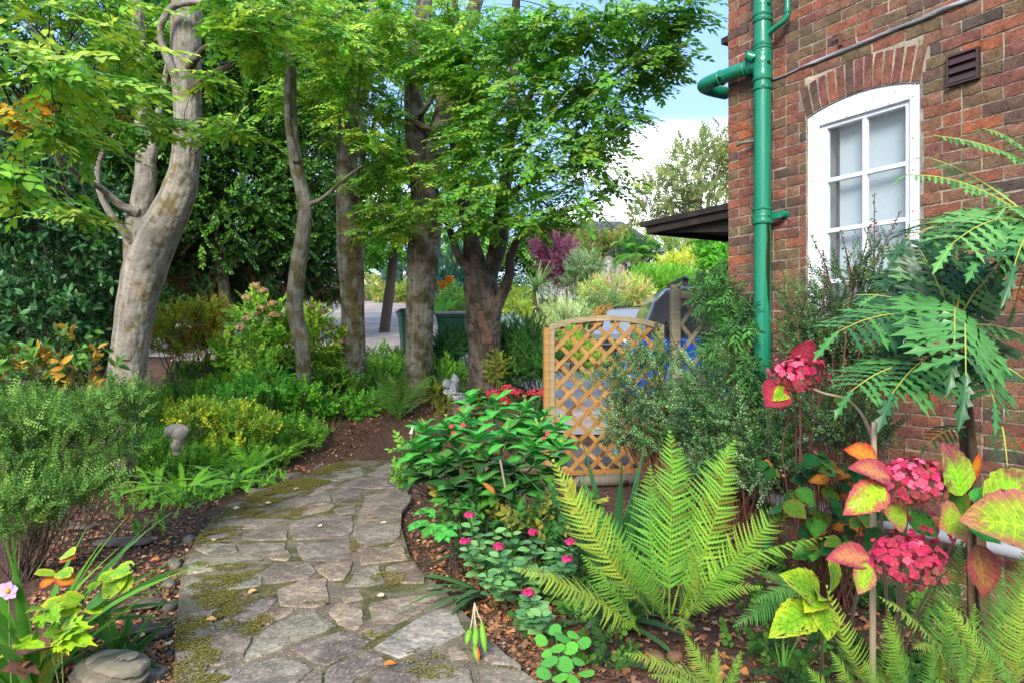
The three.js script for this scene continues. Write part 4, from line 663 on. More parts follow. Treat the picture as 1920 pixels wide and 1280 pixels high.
// the dark many-stemmed tree whose crown hangs over the drive
{
  const D = 10.8, c = bark([0.075, 0.05, 0.036], [0.07, 0.055, 0.025], [0.2, 0.15, 0.12], 0.4, 0.3), raw = bark([0.2, 0.095, 0.055], [0.12, 0.07, 0.04], [0.25, 0.2, 0.15], 0.3, 0.2);
  const cr = [[900, 110, 100, 60, 9.4, 0.9], [985, 70, 110, 60, 9, 0.9], [1090, 60, 110, 52, 8.6, 0.9], [1190, 45, 90, 42, 8.2, 0.8], [1262, 42, 62, 48, 8, 0.6], [1000, 180, 100, 50, 9, 0.8], [1110, 165, 90, 46, 8.6, 0.8], [1195, 140, 72, 46, 8.3, 0.6], [1255, 120, 46, 36, 8.1, 0.5], [920, 245, 84, 50, 9.4, 0.7], [1020, 285, 90, 44, 8.9, 0.7], [1115, 262, 78, 48, 8.7, 0.6], [1180, 225, 48, 40, 8.5, 0.5], [1090, 345, 76, 34, 8.8, 0.6], [1150, 352, 46, 26, 8.6, 0.4], [960, 365, 84, 40, 9.3, 0.6], [870, 300, 60, 44, 9.6, 0.5], [1010, 415, 66, 20, 9.2, 0.5], [900, 415, 66, 26, 9.8, 0.5], [1090, 398, 60, 14, 8.8, 0.4], [1290, 10, 50, 40, 7.9, 0.5]];
  tree('hornbeam_tree', 'dark trunked tree splitting low into many stems, its leafy crown hanging over the drive', Gd(907, D), [
    limb([br(908, 735, D, 35), br(907, 705, D, 29), br(908, 650, D, 30), br(906, 600, D, 32), br(901, 545, D, 33), br(888, 490, D, 21), br(880, 425, D, 14), br(862, 350, D, 12), br(852, 250, D, 10), br(858, 120, D, 8), br(850, -40, D, 6)], c, { rough: 0.16, fr: 4 }),
    limb([br(905, 590, D, 20), br(918, 520, D, 14), br(936, 450, D, 17), br(942, 385, D, 13), br(952, 300, D, 11), br(962, 170, D, 9), br(966, 40, D, 8), br(975, -120, D, 5)], c, { rough: 0.12, rad: 12, fr: 4 }),
    limb([br(915, 600, D - 0.1, 18), br(940, 555, D - 0.15, 11), br(955, 515, D - 0.2, 9), br(958, 478, D - 0.25, 8), br(985, 432, D - 0.4, 7), br(1045, 402, D - 0.8, 5), br(1130, 372, D - 1.4, 3)], c, { rad: 10 }),
    limb([br(890, 520, D - 0.1, 10), br(858, 478, D - 0.15, 8), br(846, 440, D - 0.2, 7), br(830, 395, D - 0.25, 5), br(812, 340, D - 0.3, 3)], c, { rad: 9 }),
    limb([br(950, 310, D, 8), br(1010, 250, D - 0.5, 6), br(1080, 190, D - 1.2, 5), br(1180, 120, D - 2, 4), br(1280, 60, D - 2.6, 2.5)], c, { rad: 8 }), limb([br(955, 260, D, 7), br(1000, 170, D - 0.4, 6), br(1070, 90, D - 1.2, 5), br(1160, 20, D - 2, 4)], c, { rad: 8 }), limb([br(945, 370, D, 6), br(1010, 330, D - 0.8, 5), br(1090, 300, D - 1.5, 4), br(1190, 225, D - 2.2, 2.5)], c, { rad: 8 }),
    limb([br(900, 585, D - 0.22, 9), br(908, 615, D - 0.24, 13), br(920, 660, D - 0.22, 8)], raw, { rough: 0.7, fr: 9, rad: 12 }),
  ], roughBark, [{ lobes: cr, from: [[1010, 250, D - 0.5], [1080, 190, D - 1.2], [1180, 120, D - 2], [1070, 90, D - 1.2], [1000, 170, D - 0.4], [1010, 330, D - 0.8], [1090, 300, D - 1.5], [985, 432, D - 0.4], [1045, 402, D - 0.8], [862, 350, D], [852, 250, D], [952, 300, D], [962, 170, D], [966, 40, D]], per: 7, r: 0.016, col: c, o: { cov: 1.0, cols: [[0.11, 0.34, 0.028], [0.155, 0.4, 0.035], [0.08, 0.26, 0.028], [0.22, 0.41, 0.04]], layered: true, hang: 0.12, hole: 0.43, shell: 0.9, size: 1.12, reach: 0.3 } }]);
}

// trees and dark evergreens behind
rand = rng(302);
const DARK = [[0.012, 0.04, 0.012], [0.018, 0.055, 0.016], [0.009, 0.028, 0.01]];
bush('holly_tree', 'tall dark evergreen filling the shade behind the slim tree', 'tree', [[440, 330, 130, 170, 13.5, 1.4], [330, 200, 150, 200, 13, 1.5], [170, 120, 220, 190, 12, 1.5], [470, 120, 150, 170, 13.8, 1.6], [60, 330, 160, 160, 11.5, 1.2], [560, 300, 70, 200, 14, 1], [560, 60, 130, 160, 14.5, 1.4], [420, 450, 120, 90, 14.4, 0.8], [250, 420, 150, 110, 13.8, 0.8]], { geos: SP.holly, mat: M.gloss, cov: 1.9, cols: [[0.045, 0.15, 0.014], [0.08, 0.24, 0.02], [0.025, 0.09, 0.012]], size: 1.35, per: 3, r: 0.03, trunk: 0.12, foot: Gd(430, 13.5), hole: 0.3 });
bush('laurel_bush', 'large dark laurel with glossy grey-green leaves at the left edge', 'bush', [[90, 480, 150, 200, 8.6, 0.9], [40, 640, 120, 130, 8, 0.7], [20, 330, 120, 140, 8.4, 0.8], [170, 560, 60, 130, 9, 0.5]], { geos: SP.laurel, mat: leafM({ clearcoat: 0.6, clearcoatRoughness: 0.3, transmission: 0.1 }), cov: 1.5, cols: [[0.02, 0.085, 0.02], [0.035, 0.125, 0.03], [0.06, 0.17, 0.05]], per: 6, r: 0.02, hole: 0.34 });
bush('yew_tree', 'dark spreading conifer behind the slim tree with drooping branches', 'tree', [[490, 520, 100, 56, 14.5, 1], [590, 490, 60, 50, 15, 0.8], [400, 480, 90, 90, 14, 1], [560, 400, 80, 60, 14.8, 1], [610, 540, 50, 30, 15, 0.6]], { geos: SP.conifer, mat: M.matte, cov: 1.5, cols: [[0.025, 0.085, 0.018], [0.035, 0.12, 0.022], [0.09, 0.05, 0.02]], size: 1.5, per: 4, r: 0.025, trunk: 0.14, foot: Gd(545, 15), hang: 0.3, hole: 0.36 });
bush('maple_tree', 'bright green leafy tree glowing between the mossy and forked trunks', 'tree', [[700, 220, 90, 150, 17, 1.6], [740, 370, 80, 90, 17, 1.4], [640, 330, 60, 120, 18, 1.2], [850, 260, 80, 120, 18, 1.2], [720, 450, 70, 50, 17.5, 1], [880, 120, 110, 100, 18, 1.4], [700, 40, 140, 100, 17.5, 1.6]], { geos: SP.big, mat: M.thin, cov: 1.3, cols: [[0.16, 0.46, 0.015], [0.22, 0.52, 0.02], [0.11, 0.34, 0.015]], size: 1.2, per: 4, r: 0.025, trunk: 0.13, foot: Gd(720, 17), layered: true, hang: 0.12, hole: 0.36 });
bush('willow_tree', 'pale yellow-green tree rising against the sky behind the porch roof', 'tree', [[1300, 320, 70, 60, 42, 2.4], [1350, 280, 60, 50, 42, 2.2], [1250, 365, 60, 44, 43, 2], [1330, 390, 80, 40, 42, 2.4], [1215, 400, 40, 30, 44, 1.6], [1400, 350, 60, 90, 42, 2.4]], { geos: SP.mid, mat: M.thin, cov: 0.85, cols: [[0.30, 0.36, 0.12], [0.38, 0.42, 0.15], [0.24, 0.32, 0.11]], size: 3.2, per: 6, r: 0.06, trunk: 0.25, foot: Gd(1330, 42), hole: 0.47, twig: std({ color: C(0.28, 0.24, 0.19), roughness: 0.95 }) });  // yellow-green of its own, paled in colour for the bright hazy distance
bush('conifer_tree', 'blue-green conifer beyond the drive between the forked and dark trunks', 'tree', [[848, 500, 34, 52, 26, 0.6], [835, 540, 42, 40, 25.6, 0.7]], { geos: SP.conifer, mat: M.matte, cov: 1.6, cols: [[0.035, 0.15, 0.09], [0.05, 0.2, 0.12]], size: 1.6, per: 6, r: 0.04, foot: Gd(845, 26), up: 0.8 });
bush('conifer_tree', 'grey-blue young conifer at the top edge of the drive', 'tree', [[760, 510, 26, 26, 27, 0.5], [735, 515, 22, 18, 27, 0.4]], { geos: SP.conifer, mat: M.matte, cov: 1.6, cols: [[0.10, 0.2, 0.16], [0.14, 0.26, 0.2]], size: 1.3, per: 5, r: 0.03, foot: Gd(752, 27) });

// ================================================================ trellis, fence, vehicles, bins, ornaments
rand = rng(401);
const woodTex = tex(512, (u, v) => { const w = fbm(u * 4, v * 40, 3, 4, 4), f = fbm(u * 12, v * 160, 6, 2, 4), kn = ss(0.72, 0.76, fbm(u * 7, v * 7, 2, 3, 7)); const k = 0.78 + 0.34 * (w - 0.5) + 0.2 * (f - 0.5) - 0.3 * kn; return [k, k * 0.985, k * 0.96]; });
const wood = (r, g, b) => std({ map: woodTex, color: C(r, g, b), roughness: 0.8, bumpMap: softBump, bumpScale: 0.004 });
const larch = [wood(0.62, 0.32, 0.085), wood(0.55, 0.26, 0.06), wood(0.66, 0.36, 0.11)], weathered = [wood(0.55, 0.45, 0.27), wood(0.48, 0.41, 0.27), wood(0.42, 0.37, 0.26)];
// a lath between two points of a panel (u across, v up), clipped to the panel, as a box of its own
function laths(t, Q, inside, u0, u1, v0, v1, pitch, wd, th, mats, rise = 1) {
  for (const dir of [1, -1]) for (let k = u0 - (v1 - v0) / rise; k < u1 + (v1 - v0) / rise; k += pitch) {
    const at = (s) => dir > 0 ? [k + s, v0 + s * rise] : [k + s, v1 - s * rise]; let a = null, b = null; const N = 400, S = (v1 - v0) / rise; for (let i = 0; i <= N; i++) { const s = i / N * S, [u, v] = at(s); if (inside(u, v)) { a ??= s; b = s; } } if (a === null || b - a < 0.06) continue;
    const [ua, va] = at(a), [ub, vb] = at(b), L = Math.hypot(ub - ua, vb - va), g = boxG(0, 0, 0, L, wd, th); const uv = g.attributes.uv, ox = rand() * 3; for (let q = 0; q < uv.count; q++) uv.setXY(q, uv.getX(q) * 1.2 + ox, uv.getY(q) * 1.2 + ox);
    const m = part('slat', g, pick(mats), t, false); m.position.set((ua + ub) / 2, (va + vb) / 2, dir * (th / 2 + 0.0005)); m.rotation.z = Math.atan2(vb - va, ub - ua);
  }
}
{
  // the arched panel by the path
  const t = thing('garden_trellis', 'arched orange-brown wooden trellis panel standing on the far side of the green shrub', 'trellis', V(0.43, -0.03, -8.2)); t.rotation.y = 0.17;
  const Wd = 1.36, H = 1.71, rise = 0.11, R = (Wd * Wd / 4 + rise * rise) / (2 * rise), arch = (u) => H + rise - R + Math.sqrt(R * R - (u - Wd / 2) ** 2), P = (n, g, m) => part(n, g, m, t, false);
  P('stile', boxG(0.025, H / 2, 0, 0.05, H, 0.062), weathered[0]); P('stile', boxG(Wd - 0.025, H / 2, 0, 0.05, H, 0.062), larch[2]); P('post', boxG(-0.035, H / 2 - 0.02, -0.02, 0.062, H - 0.01, 0.075), larch[2]);
  const sh = new THREE.Shape(); sh.moveTo(0, H); for (let k = 0; k <= 24; k++) sh.lineTo(Wd * k / 24, arch(Wd * k / 24) + 0.004); sh.lineTo(Wd, H - 0.058); for (let k = 24; k >= 0; k--) sh.lineTo(Wd * k / 24, arch(Wd * k / 24) - 0.055 + 0.001 * Math.sin(k)); sh.closePath();
  const g = new THREE.ExtrudeGeometry(sh, { depth: 0.064, bevelEnabled: true, bevelSize: 0.003, bevelThickness: 0.003, bevelSegments: 1 }); g.translate(0, 0.002, -0.032); P('top_rail', g, weathered[0]); P('bottom_rail', boxG(Wd / 2, 0.03, 0, Wd - 0.104, 0.05, 0.058), larch[1]);
  laths(t, null, (u, v) => u > 0.048 && u < Wd - 0.048 && v > 0.052 && v < arch(u) - 0.054, 0, Wd, 0.05, H + rise, 0.222, 0.048, 0.012, larch);
  P('hinge_plate', boxG(0.09, 1.18, 0.036, 0.02, 0.07, 0.004), std({ color: C(0.1, 0.07, 0.05), roughness: 0.6, metalness: 0.5 }));
}
{
  const t = thing('trellis_fence', 'weathered grey-green trellis fence under the climber between the tall post and the house', 'fence', V(1.77, 0, -8.05)), W2 = 1.9, H = 2.02, P = (n, g, m) => part(n, g, m, t, false);
  P('post', boxG(0.055, 1.03, 0, 0.1, 2.2, 0.1), weathered[2]); P('post', boxG(W2 + 0.055, 1.03, 0, 0.1, 2.2, 0.1), weathered[2]); P('top_rail', boxG(0.106 + (W2 - 0.104) / 2, H, 0, W2 - 0.104, 0.08, 0.055), weathered[1]); P('bottom_rail', boxG(0.106 + (W2 - 0.104) / 2, 0.12, 0, W2 - 0.104, 0.08, 0.055), weathered[2]);
  laths(t, null, (u, v) => u > 0.108 && u < W2 && v > 0.162 && v < H - 0.042, 0.1, W2, 0.16, H - 0.04, 0.24, 0.045, 0.011, weathered, 1.3);
}
// wheelie bins
function bin(label, pos, turn, lidC, bodyC) {
  const t = thing('wheelie_bin', label, 'wheelie bin', pos, 'wheelie bins by the drive'); t.rotation.y = turn; const gm = std({ color: C(...bodyC), roughness: 0.45, bumpMap: softBump, bumpScale: 0.003 }), lm = std({ color: C(...lidC), roughness: 0.4, bumpMap: softBump, bumpScale: 0.003 });
  const b = new GB(), w = C(1, 1, 1), ring = (y, sx, sz, z0) => [[-1, -1], [-0.94, -1.0], [0.94, -1.0], [1, -1], [1, 1], [0.94, 1.0], [-0.94, 1.0], [-1, 1]].map(([x, z]) => b.v(x * sx, y, z * sz * (Math.abs(x) === 1 ? 0.94 : 1) + z0, w)), rs = [ring(0.08, 0.21, 0.24, 0.02), ring(0.9, 0.275, 0.34, 0), ring(0.915, 0.295, 0.365, 0), ring(0.965, 0.295, 0.365, 0)];
  for (let r = 0; r < 3; r++) for (let k = 0; k < 8; k++) { const q = (k + 1) % 8; b.i.push(rs[r][k], rs[r + 1][k], rs[r][q], rs[r][q], rs[r + 1][k], rs[r + 1][q]); } const c = b.v(0, 0.08, 0.02, w); for (let k = 0; k < 8; k++) b.i.push(c, rs[0][k], rs[0][(k + 1) % 8]);
  b.n = []; const bg = b.geo(false).toNonIndexed(); bg.computeVertexNormals(); part('body', bg, gm, t, false);
  const lid = []; for (const [y, s] of [[0.968, 1.04], [1.0, 1.04], [1.03, 0.9]]) lid.push([y, s]); const lb = new GB(); const lr = lid.map(([y, s]) => [[-1, -1], [1, -1], [1, 1], [-1, 1]].map(([x, z]) => lb.v(x * 0.3 * s, y, z * 0.375 * s, w))); for (let r = 0; r < 2; r++) for (let k = 0; k < 4; k++) { const q = (k + 1) % 4; lb.i.push(lr[r][k], lr[r + 1][k], lr[r][q], lr[r][q], lr[r + 1][k], lr[r + 1][q]); } lb.i.push(lr[2][0], lr[2][2], lr[2][1], lr[2][0], lr[2][3], lr[2][2], lr[0][0], lr[0][1], lr[0][2], lr[0][0], lr[0][2], lr[0][3]); lb.n = []; const lg = lb.geo(false).toNonIndexed(); lg.computeVertexNormals(); part('lid', lg, lm, t, false);
  part('handle', tube([V(-0.2, 0.95, -0.37), V(-0.2, 0.97, -0.43), V(0.2, 0.97, -0.43), V(0.2, 0.95, -0.37)], [0.014, 0.014, 0.014, 0.014], { seg: 4, rad: 8 }), lm, t, false);
  for (const s of [-1, 1]) { const wg = new THREE.CylinderGeometry(0.1, 0.1, 0.05, 20); wg.rotateZ(Math.PI / 2); wg.translate(s * 0.24, 0.1, -0.22); part('wheel', wg, std({ color: C(0.02, 0.02, 0.02), roughness: 0.8 }), t, false); }
  return t;
}
{ const p = Gd(776, 13.6); p.y = Wp(0, 580, 13.6).y - 1.03; bin('dark green wheelie bin with a dark blue-black lid, left of the forked trunk', p, 0.25, [0.012, 0.03, 0.04], [0.015, 0.10, 0.055]); const q = Gd(852, 13.9); q.y = Wp(0, 585, 13.9).y - 1.03; bin('green wheelie bin with a weathered grey-brown lid, between the forked and dark trunks', q, -0.12, [0.27, 0.25, 0.23], [0.02, 0.12, 0.07]); }
// vehicles
const tyreM = std({ color: C(0.012, 0.012, 0.013), roughness: 0.85 }), alloyM = std({ color: C(0.55, 0.56, 0.58), roughness: 0.3, metalness: 0.7 }), glassM = phy({ color: C(0.03, 0.035, 0.04), roughness: 0.06, clearcoat: 1, clearcoatRoughness: 0.03 }), blackM = std({ color: C(0.015, 0.015, 0.017), roughness: 0.45 }), chromeM = std({ color: C(0.75, 0.76, 0.78), roughness: 0.15, metalness: 1 });
function wheel(t, x, y, z, r, w, side) {
  const g = new THREE.TorusGeometry(r * 0.76, r * 0.24, 12, 32); g.scale(1, 1, w / (r * 0.48)); g.translate(x, y, z); const m = part('wheel', g, tyreM, t, false); const b = []; const d = new THREE.CylinderGeometry(r * 0.2, r * 0.2, 0.03, 16); d.rotateX(Math.PI / 2); d.translate(x, y, z + side * w * 0.4); b.push(d);
  for (let k = 0; k < 6; k++) { const s = boxG(0, r * 0.36, 0, r * 0.15, r * 0.5, 0.025); s.rotateZ(k * Math.PI / 3); s.translate(x, y, z + side * w * 0.38); b.push(s); } const rim = new THREE.TorusGeometry(r * 0.6, r * 0.05, 8, 32); rim.translate(x, y, z + side * w * 0.4); b.push(rim); part('rim', merge(b), alloyM, m, false);
}
function extrude(pts, z0, z1, bev = 0.04) { const sh = new THREE.Shape(); pts.forEach(([x, y], k) => k ? sh.lineTo(x, y) : sh.moveTo(x, y)); sh.closePath(); const g = new THREE.ExtrudeGeometry(sh, { depth: z1 - z0 - 2 * bev, bevelEnabled: true, bevelSize: bev * 0.6, bevelThickness: bev, bevelSegments: 3, steps: 1 }); g.translate(0, 0, z0 + bev); return g; }
{
  // blue van: nose to the left, flank towards us; +x to the rear, near flank at z = 0
  const gy0 = 0.36, t = thing('blue_van', 'blue van with black windscreen pillar and roof bars parked behind the trellis', 'van', V(1.72, gy0, -11)); t.rotation.y = -0.06; const paint = phy({ color: C(0.006, 0.06, 0.40), roughness: 0.35, clearcoat: 1, clearcoatRoughness: 0.05 }), P = (n, g, m) => part(n, g, m, t, false);
  P('body', extrude([[0.06, 0.32], [0.0, 0.5], [0.02, 0.82], [0.1, 1.0], [0.28, 1.14], [4.85, 1.2], [4.88, 0.34], [4.1, 0.3], [4.0, 0.55], [3.75, 0.68], [3.5, 0.55], [3.4, 0.3], [1.35, 0.3], [1.25, 0.55], [1.0, 0.68], [0.75, 0.55], [0.65, 0.3]], -1.85, 0, 0.07), paint);
  P('cabin', extrude([[0.3, 1.14], [0.38, 1.42], [0.5, 1.72], [0.66, 1.89], [0.95, 1.95], [4.6, 1.93], [4.8, 1.7], [4.84, 1.2]], -1.76, -0.08, 0.1), phy({ color: C(0.05, 0.055, 0.065), roughness: 0.25, clearcoat: 1, clearcoatRoughness: 0.05 })); for (const z of [-0.13, -1.71]) P('pillar', tube([V(0.27, 1.15, z), V(0.36, 1.43, z), V(0.475, 1.72, z), V(0.64, 1.9, z), V(0.93, 1.965, z)], [0.035, 0.035, 0.035, 0.035, 0.03], { seg: 4, rad: 8 }), phy({ color: C(0.32, 0.34, 0.37), roughness: 0.3, clearcoat: 1 }));  // silver tubes put the highlight along the black pillars into their colour
  P('roof', extrude([[0.8, 1.93], [1.0, 1.985], [4.55, 1.965], [4.7, 1.9], [1.1, 1.91]], -1.66, -0.16, 0.04), phy({ color: C(0.55, 0.58, 0.62), roughness: 0.25, clearcoat: 1 }));
  P('windscreen', extrude([[0.285, 1.16], [0.365, 1.44], [0.485, 1.73], [0.64, 1.885], [0.68, 1.86], [0.53, 1.70], [0.42, 1.42], [0.34, 1.16]], -1.68, -0.2, 0.01), glassM);
  P('side_window', extrude([[0.62, 1.22], [0.95, 1.78], [1.7, 1.82], [1.72, 1.22]], -0.09, -0.066, 0.006), glassM); P('side_window', extrude([[1.84, 1.22], [1.84, 1.82], [3.1, 1.82], [3.1, 1.22]], -0.09, -0.066, 0.006), glassM);
  P('bumper', extrude([[-0.03, 0.34], [-0.05, 0.5], [0.02, 0.62], [0.2, 0.62], [0.2, 0.34]], -1.8, -0.05, 0.05), blackM); P('headlight', extrude([[0.0, 0.66], [0.1, 0.96], [0.36, 0.98], [0.2, 0.66]], -0.3, 0.012, 0.02), chromeM); P('headlight', extrude([[0.0, 0.66], [0.1, 0.96], [0.36, 0.98], [0.2, 0.66]], -1.862, -1.55, 0.02), chromeM); P('grille', boxG(0.02, 0.8, -0.92, 0.08, 0.2, 1.0), blackM);
  P('mirror', merge([extrude([[0.66, 1.22], [0.62, 1.42], [0.78, 1.44], [0.8, 1.2]], 0.03, 0.24, 0.03), boxG(0.75, 1.26, -0.0, 0.05, 0.04, 0.12)]), blackM);
  P('side_strip', boxG(2.6, 0.62, 0.008, 2.2, 0.1, 0.02), blackM);
  for (const x of [0.95, 3.0]) P('roof_bar', merge([boxG(x, 2.12, -0.91, 0.08, 0.035, 1.72), boxG(x, 2.04, -0.18, 0.09, 0.13, 0.07), boxG(x, 2.04, -1.64, 0.09, 0.13, 0.07)]), std({ color: C(0.09, 0.09, 0.1), roughness: 0.4, metalness: 0.6 }));
  P('roof_bar', boxG(2.3, 2.1, -0.2, 2.7, 0.03, 0.05), std({ color: C(0.09, 0.09, 0.1), roughness: 0.4, metalness: 0.6 }));
  wheel(t, 1.0, 0.33, -0.14, 0.33, 0.22, 1); wheel(t, 3.75, 0.33, -0.14, 0.33, 0.22, 1); wheel(t, 1.0, 0.33, -1.71, 0.33, 0.22, -1); wheel(t, 3.75, 0.33, -1.71, 0.33, 0.22, -1);
}
{
  // silver four-wheel drive, nose towards us and to the left
  const c = Gd(1172, 19.6), t = thing('silver_car', 'silver four-wheel-drive car with round headlights and roof rack beyond the trellis', 'car', c); t.rotation.y = 0.98; t.scale.setScalar(0.88); t.position.x += 0.28; const paint = phy({ color: C(0.30, 0.31, 0.33), roughness: 0.28, metalness: 0.35, clearcoat: 1, clearcoatRoughness: 0.05 }), P = (n, g, m) => part(n, g, m, t, false);   // nose along -x
  P('body', extrude([[-2.0, 0.5], [-2.06, 0.95], [-1.9, 1.05], [-0.75, 1.12], [2.0, 1.12], [2.05, 0.5], [1.75, 0.45], [1.6, 0.7], [1.3, 0.8], [1.0, 0.7], [0.85, 0.45], [-0.85, 0.45], [-1.0, 0.7], [-1.3, 0.8], [-1.6, 0.7], [-1.75, 0.45]], -0.88, 0.88, 0.08), paint);
  P('cabin', extrude([[-0.8, 1.1], [-0.35, 1.68], [0.0, 1.74], [1.8, 1.72], [1.98, 1.1]], -0.78, 0.78, 0.1), paint); P('windscreen', extrude([[-0.83, 1.12], [-0.37, 1.69], [-0.31, 1.69], [-0.76, 1.12]], -0.68, 0.68, 0.01), phy({ color: C(0.05, 0.06, 0.07), roughness: 0.05, clearcoat: 1 }));
  for (const z of [-0.79, 0.79]) { P('side_window', extrude([[-0.6, 1.16], [-0.26, 1.6], [0.45, 1.63], [0.45, 1.16]], z - 0.012, z + 0.012, 0.004), glassM); P('side_window', extrude([[0.55, 1.16], [0.55, 1.63], [1.6, 1.62], [1.75, 1.16]], z - 0.012, z + 0.012, 0.004), glassM); }
  P('grille', boxG(-2.06, 0.82, 0, 0.06, 0.2, 0.86), blackM); for (let k = 0; k < 7; k++) P('grille_bar', boxG(-2.095, 0.82, -0.36 + k * 0.12, 0.02, 0.2, 0.03), chromeM);
  for (const z of [-0.6, 0.6]) { const h = new THREE.SphereGeometry(0.12, 20, 14); h.scale(0.5, 1, 1); h.translate(-2.05, 0.84, z); P('headlight', h, phy({ color: C(0.8, 0.82, 0.85), roughness: 0.08, clearcoat: 1 })); const q = new THREE.TorusGeometry(0.125, 0.018, 8, 24); q.rotateY(Math.PI / 2); q.translate(-2.07, 0.84, z); P('headlight_ring', q, blackM); }
  P('bumper', extrude([[-2.2, 0.42], [-2.22, 0.62], [-2.0, 0.66], [-1.9, 0.42]], -0.86, 0.86, 0.05), blackM); P('number_plate', boxG(-2.225, 0.53, 0, 0.012, 0.1, 0.5), std({ color: C(0.75, 0.75, 0.72), roughness: 0.5 }));
  for (const z of [-0.95, 0.95]) P('mirror', extrude([[-0.62, 1.14], [-0.66, 1.3], [-0.5, 1.32], [-0.46, 1.14]], z - 0.09, z + 0.09, 0.03), blackM);
  P('roof_rack', merge([boxG(0.7, 1.84, -0.66, 1.7, 0.03, 0.03), boxG(0.7, 1.84, 0.66, 1.7, 0.03, 0.03), boxG(-0.1, 1.83, 0, 0.04, 0.03, 1.3), boxG(1.4, 1.83, 0, 0.04, 0.03, 1.3), boxG(-0.1, 1.78, 0.66, 0.05, 0.1, 0.04), boxG(-0.1, 1.78, -0.66, 0.05, 0.1, 0.04), boxG(1.4, 1.78, 0.66, 0.05, 0.1, 0.04), boxG(1.4, 1.78, -0.66, 0.05, 0.1, 0.04)]), blackM);
  for (const x of [-1.3, 1.3]) for (const s of [-1, 1]) wheel(t, x, 0.37, s * 0.78, 0.37, 0.24, s);
}
// rocks and stones
const rockTex = tex(256, (u, v) => { const a = fbm(u * 5, v * 5, 3, 5, 5), f = fbm(u * 30, v * 30, 5, 2, 30); const k = 0.7 + 0.5 * (a - 0.5) + 0.3 * (f - 0.5); return [k, k * 0.98, k * 0.95]; });
const rockM = (r, g, b) => std({ map: rockTex, color: C(r, g, b), roughness: 0.92, bumpMap: softBump, bumpScale: 0.02 });
const RM = [rockM(0.36, 0.29, 0.22), rockM(0.30, 0.24, 0.19), rockM(0.44, 0.38, 0.32), rockM(0.34, 0.31, 0.2)];
function rockGeo(seed, sx, sy, sz, sharp = 0.35) { const g = new THREE.IcosahedronGeometry(1, 3), p = g.attributes.position, v = V(0, 0, 0); for (let k = 0; k < p.count; k++) { v.fromBufferAttribute(p, k); const d = 1 + sharp * 2 * (fbm(v.x * 1.2 + seed * 7, v.y * 1.2, v.z * 1.2 + 9, 4) - 0.5); const m = Math.min(1, 0.82 / Math.max(Math.abs(v.x), Math.abs(v.y), Math.abs(v.z))); v.multiplyScalar(d * lerp(1, m, 0.55)); p.setXYZ(k, v.x * sx, v.y * sy, v.z * sz); } const ng = new THREE.BufferGeometry(); const b = new Map(), P = [], I = []; for (let k = 0; k < p.count; k++) { const q = [p.getX(k), p.getY(k), p.getZ(k)], key = q.map((x) => x.toFixed(5)).join(); if (!b.has(key)) { b.set(key, P.length / 3); P.push(...q); } I.push(b.get(key)); } ng.setAttribute('position', new THREE.Float32BufferAttribute(P, 3)); ng.setIndex(I); ng.computeVertexNormals(); const U = []; for (let k = 0; k < P.length / 3; k++) U.push((P[3 * k] + P[3 * k + 2]) * 2, P[3 * k + 1] * 2 + P[3 * k + 2]); ng.setAttribute('uv', new THREE.Float32BufferAttribute(U, 2)); return ng; }
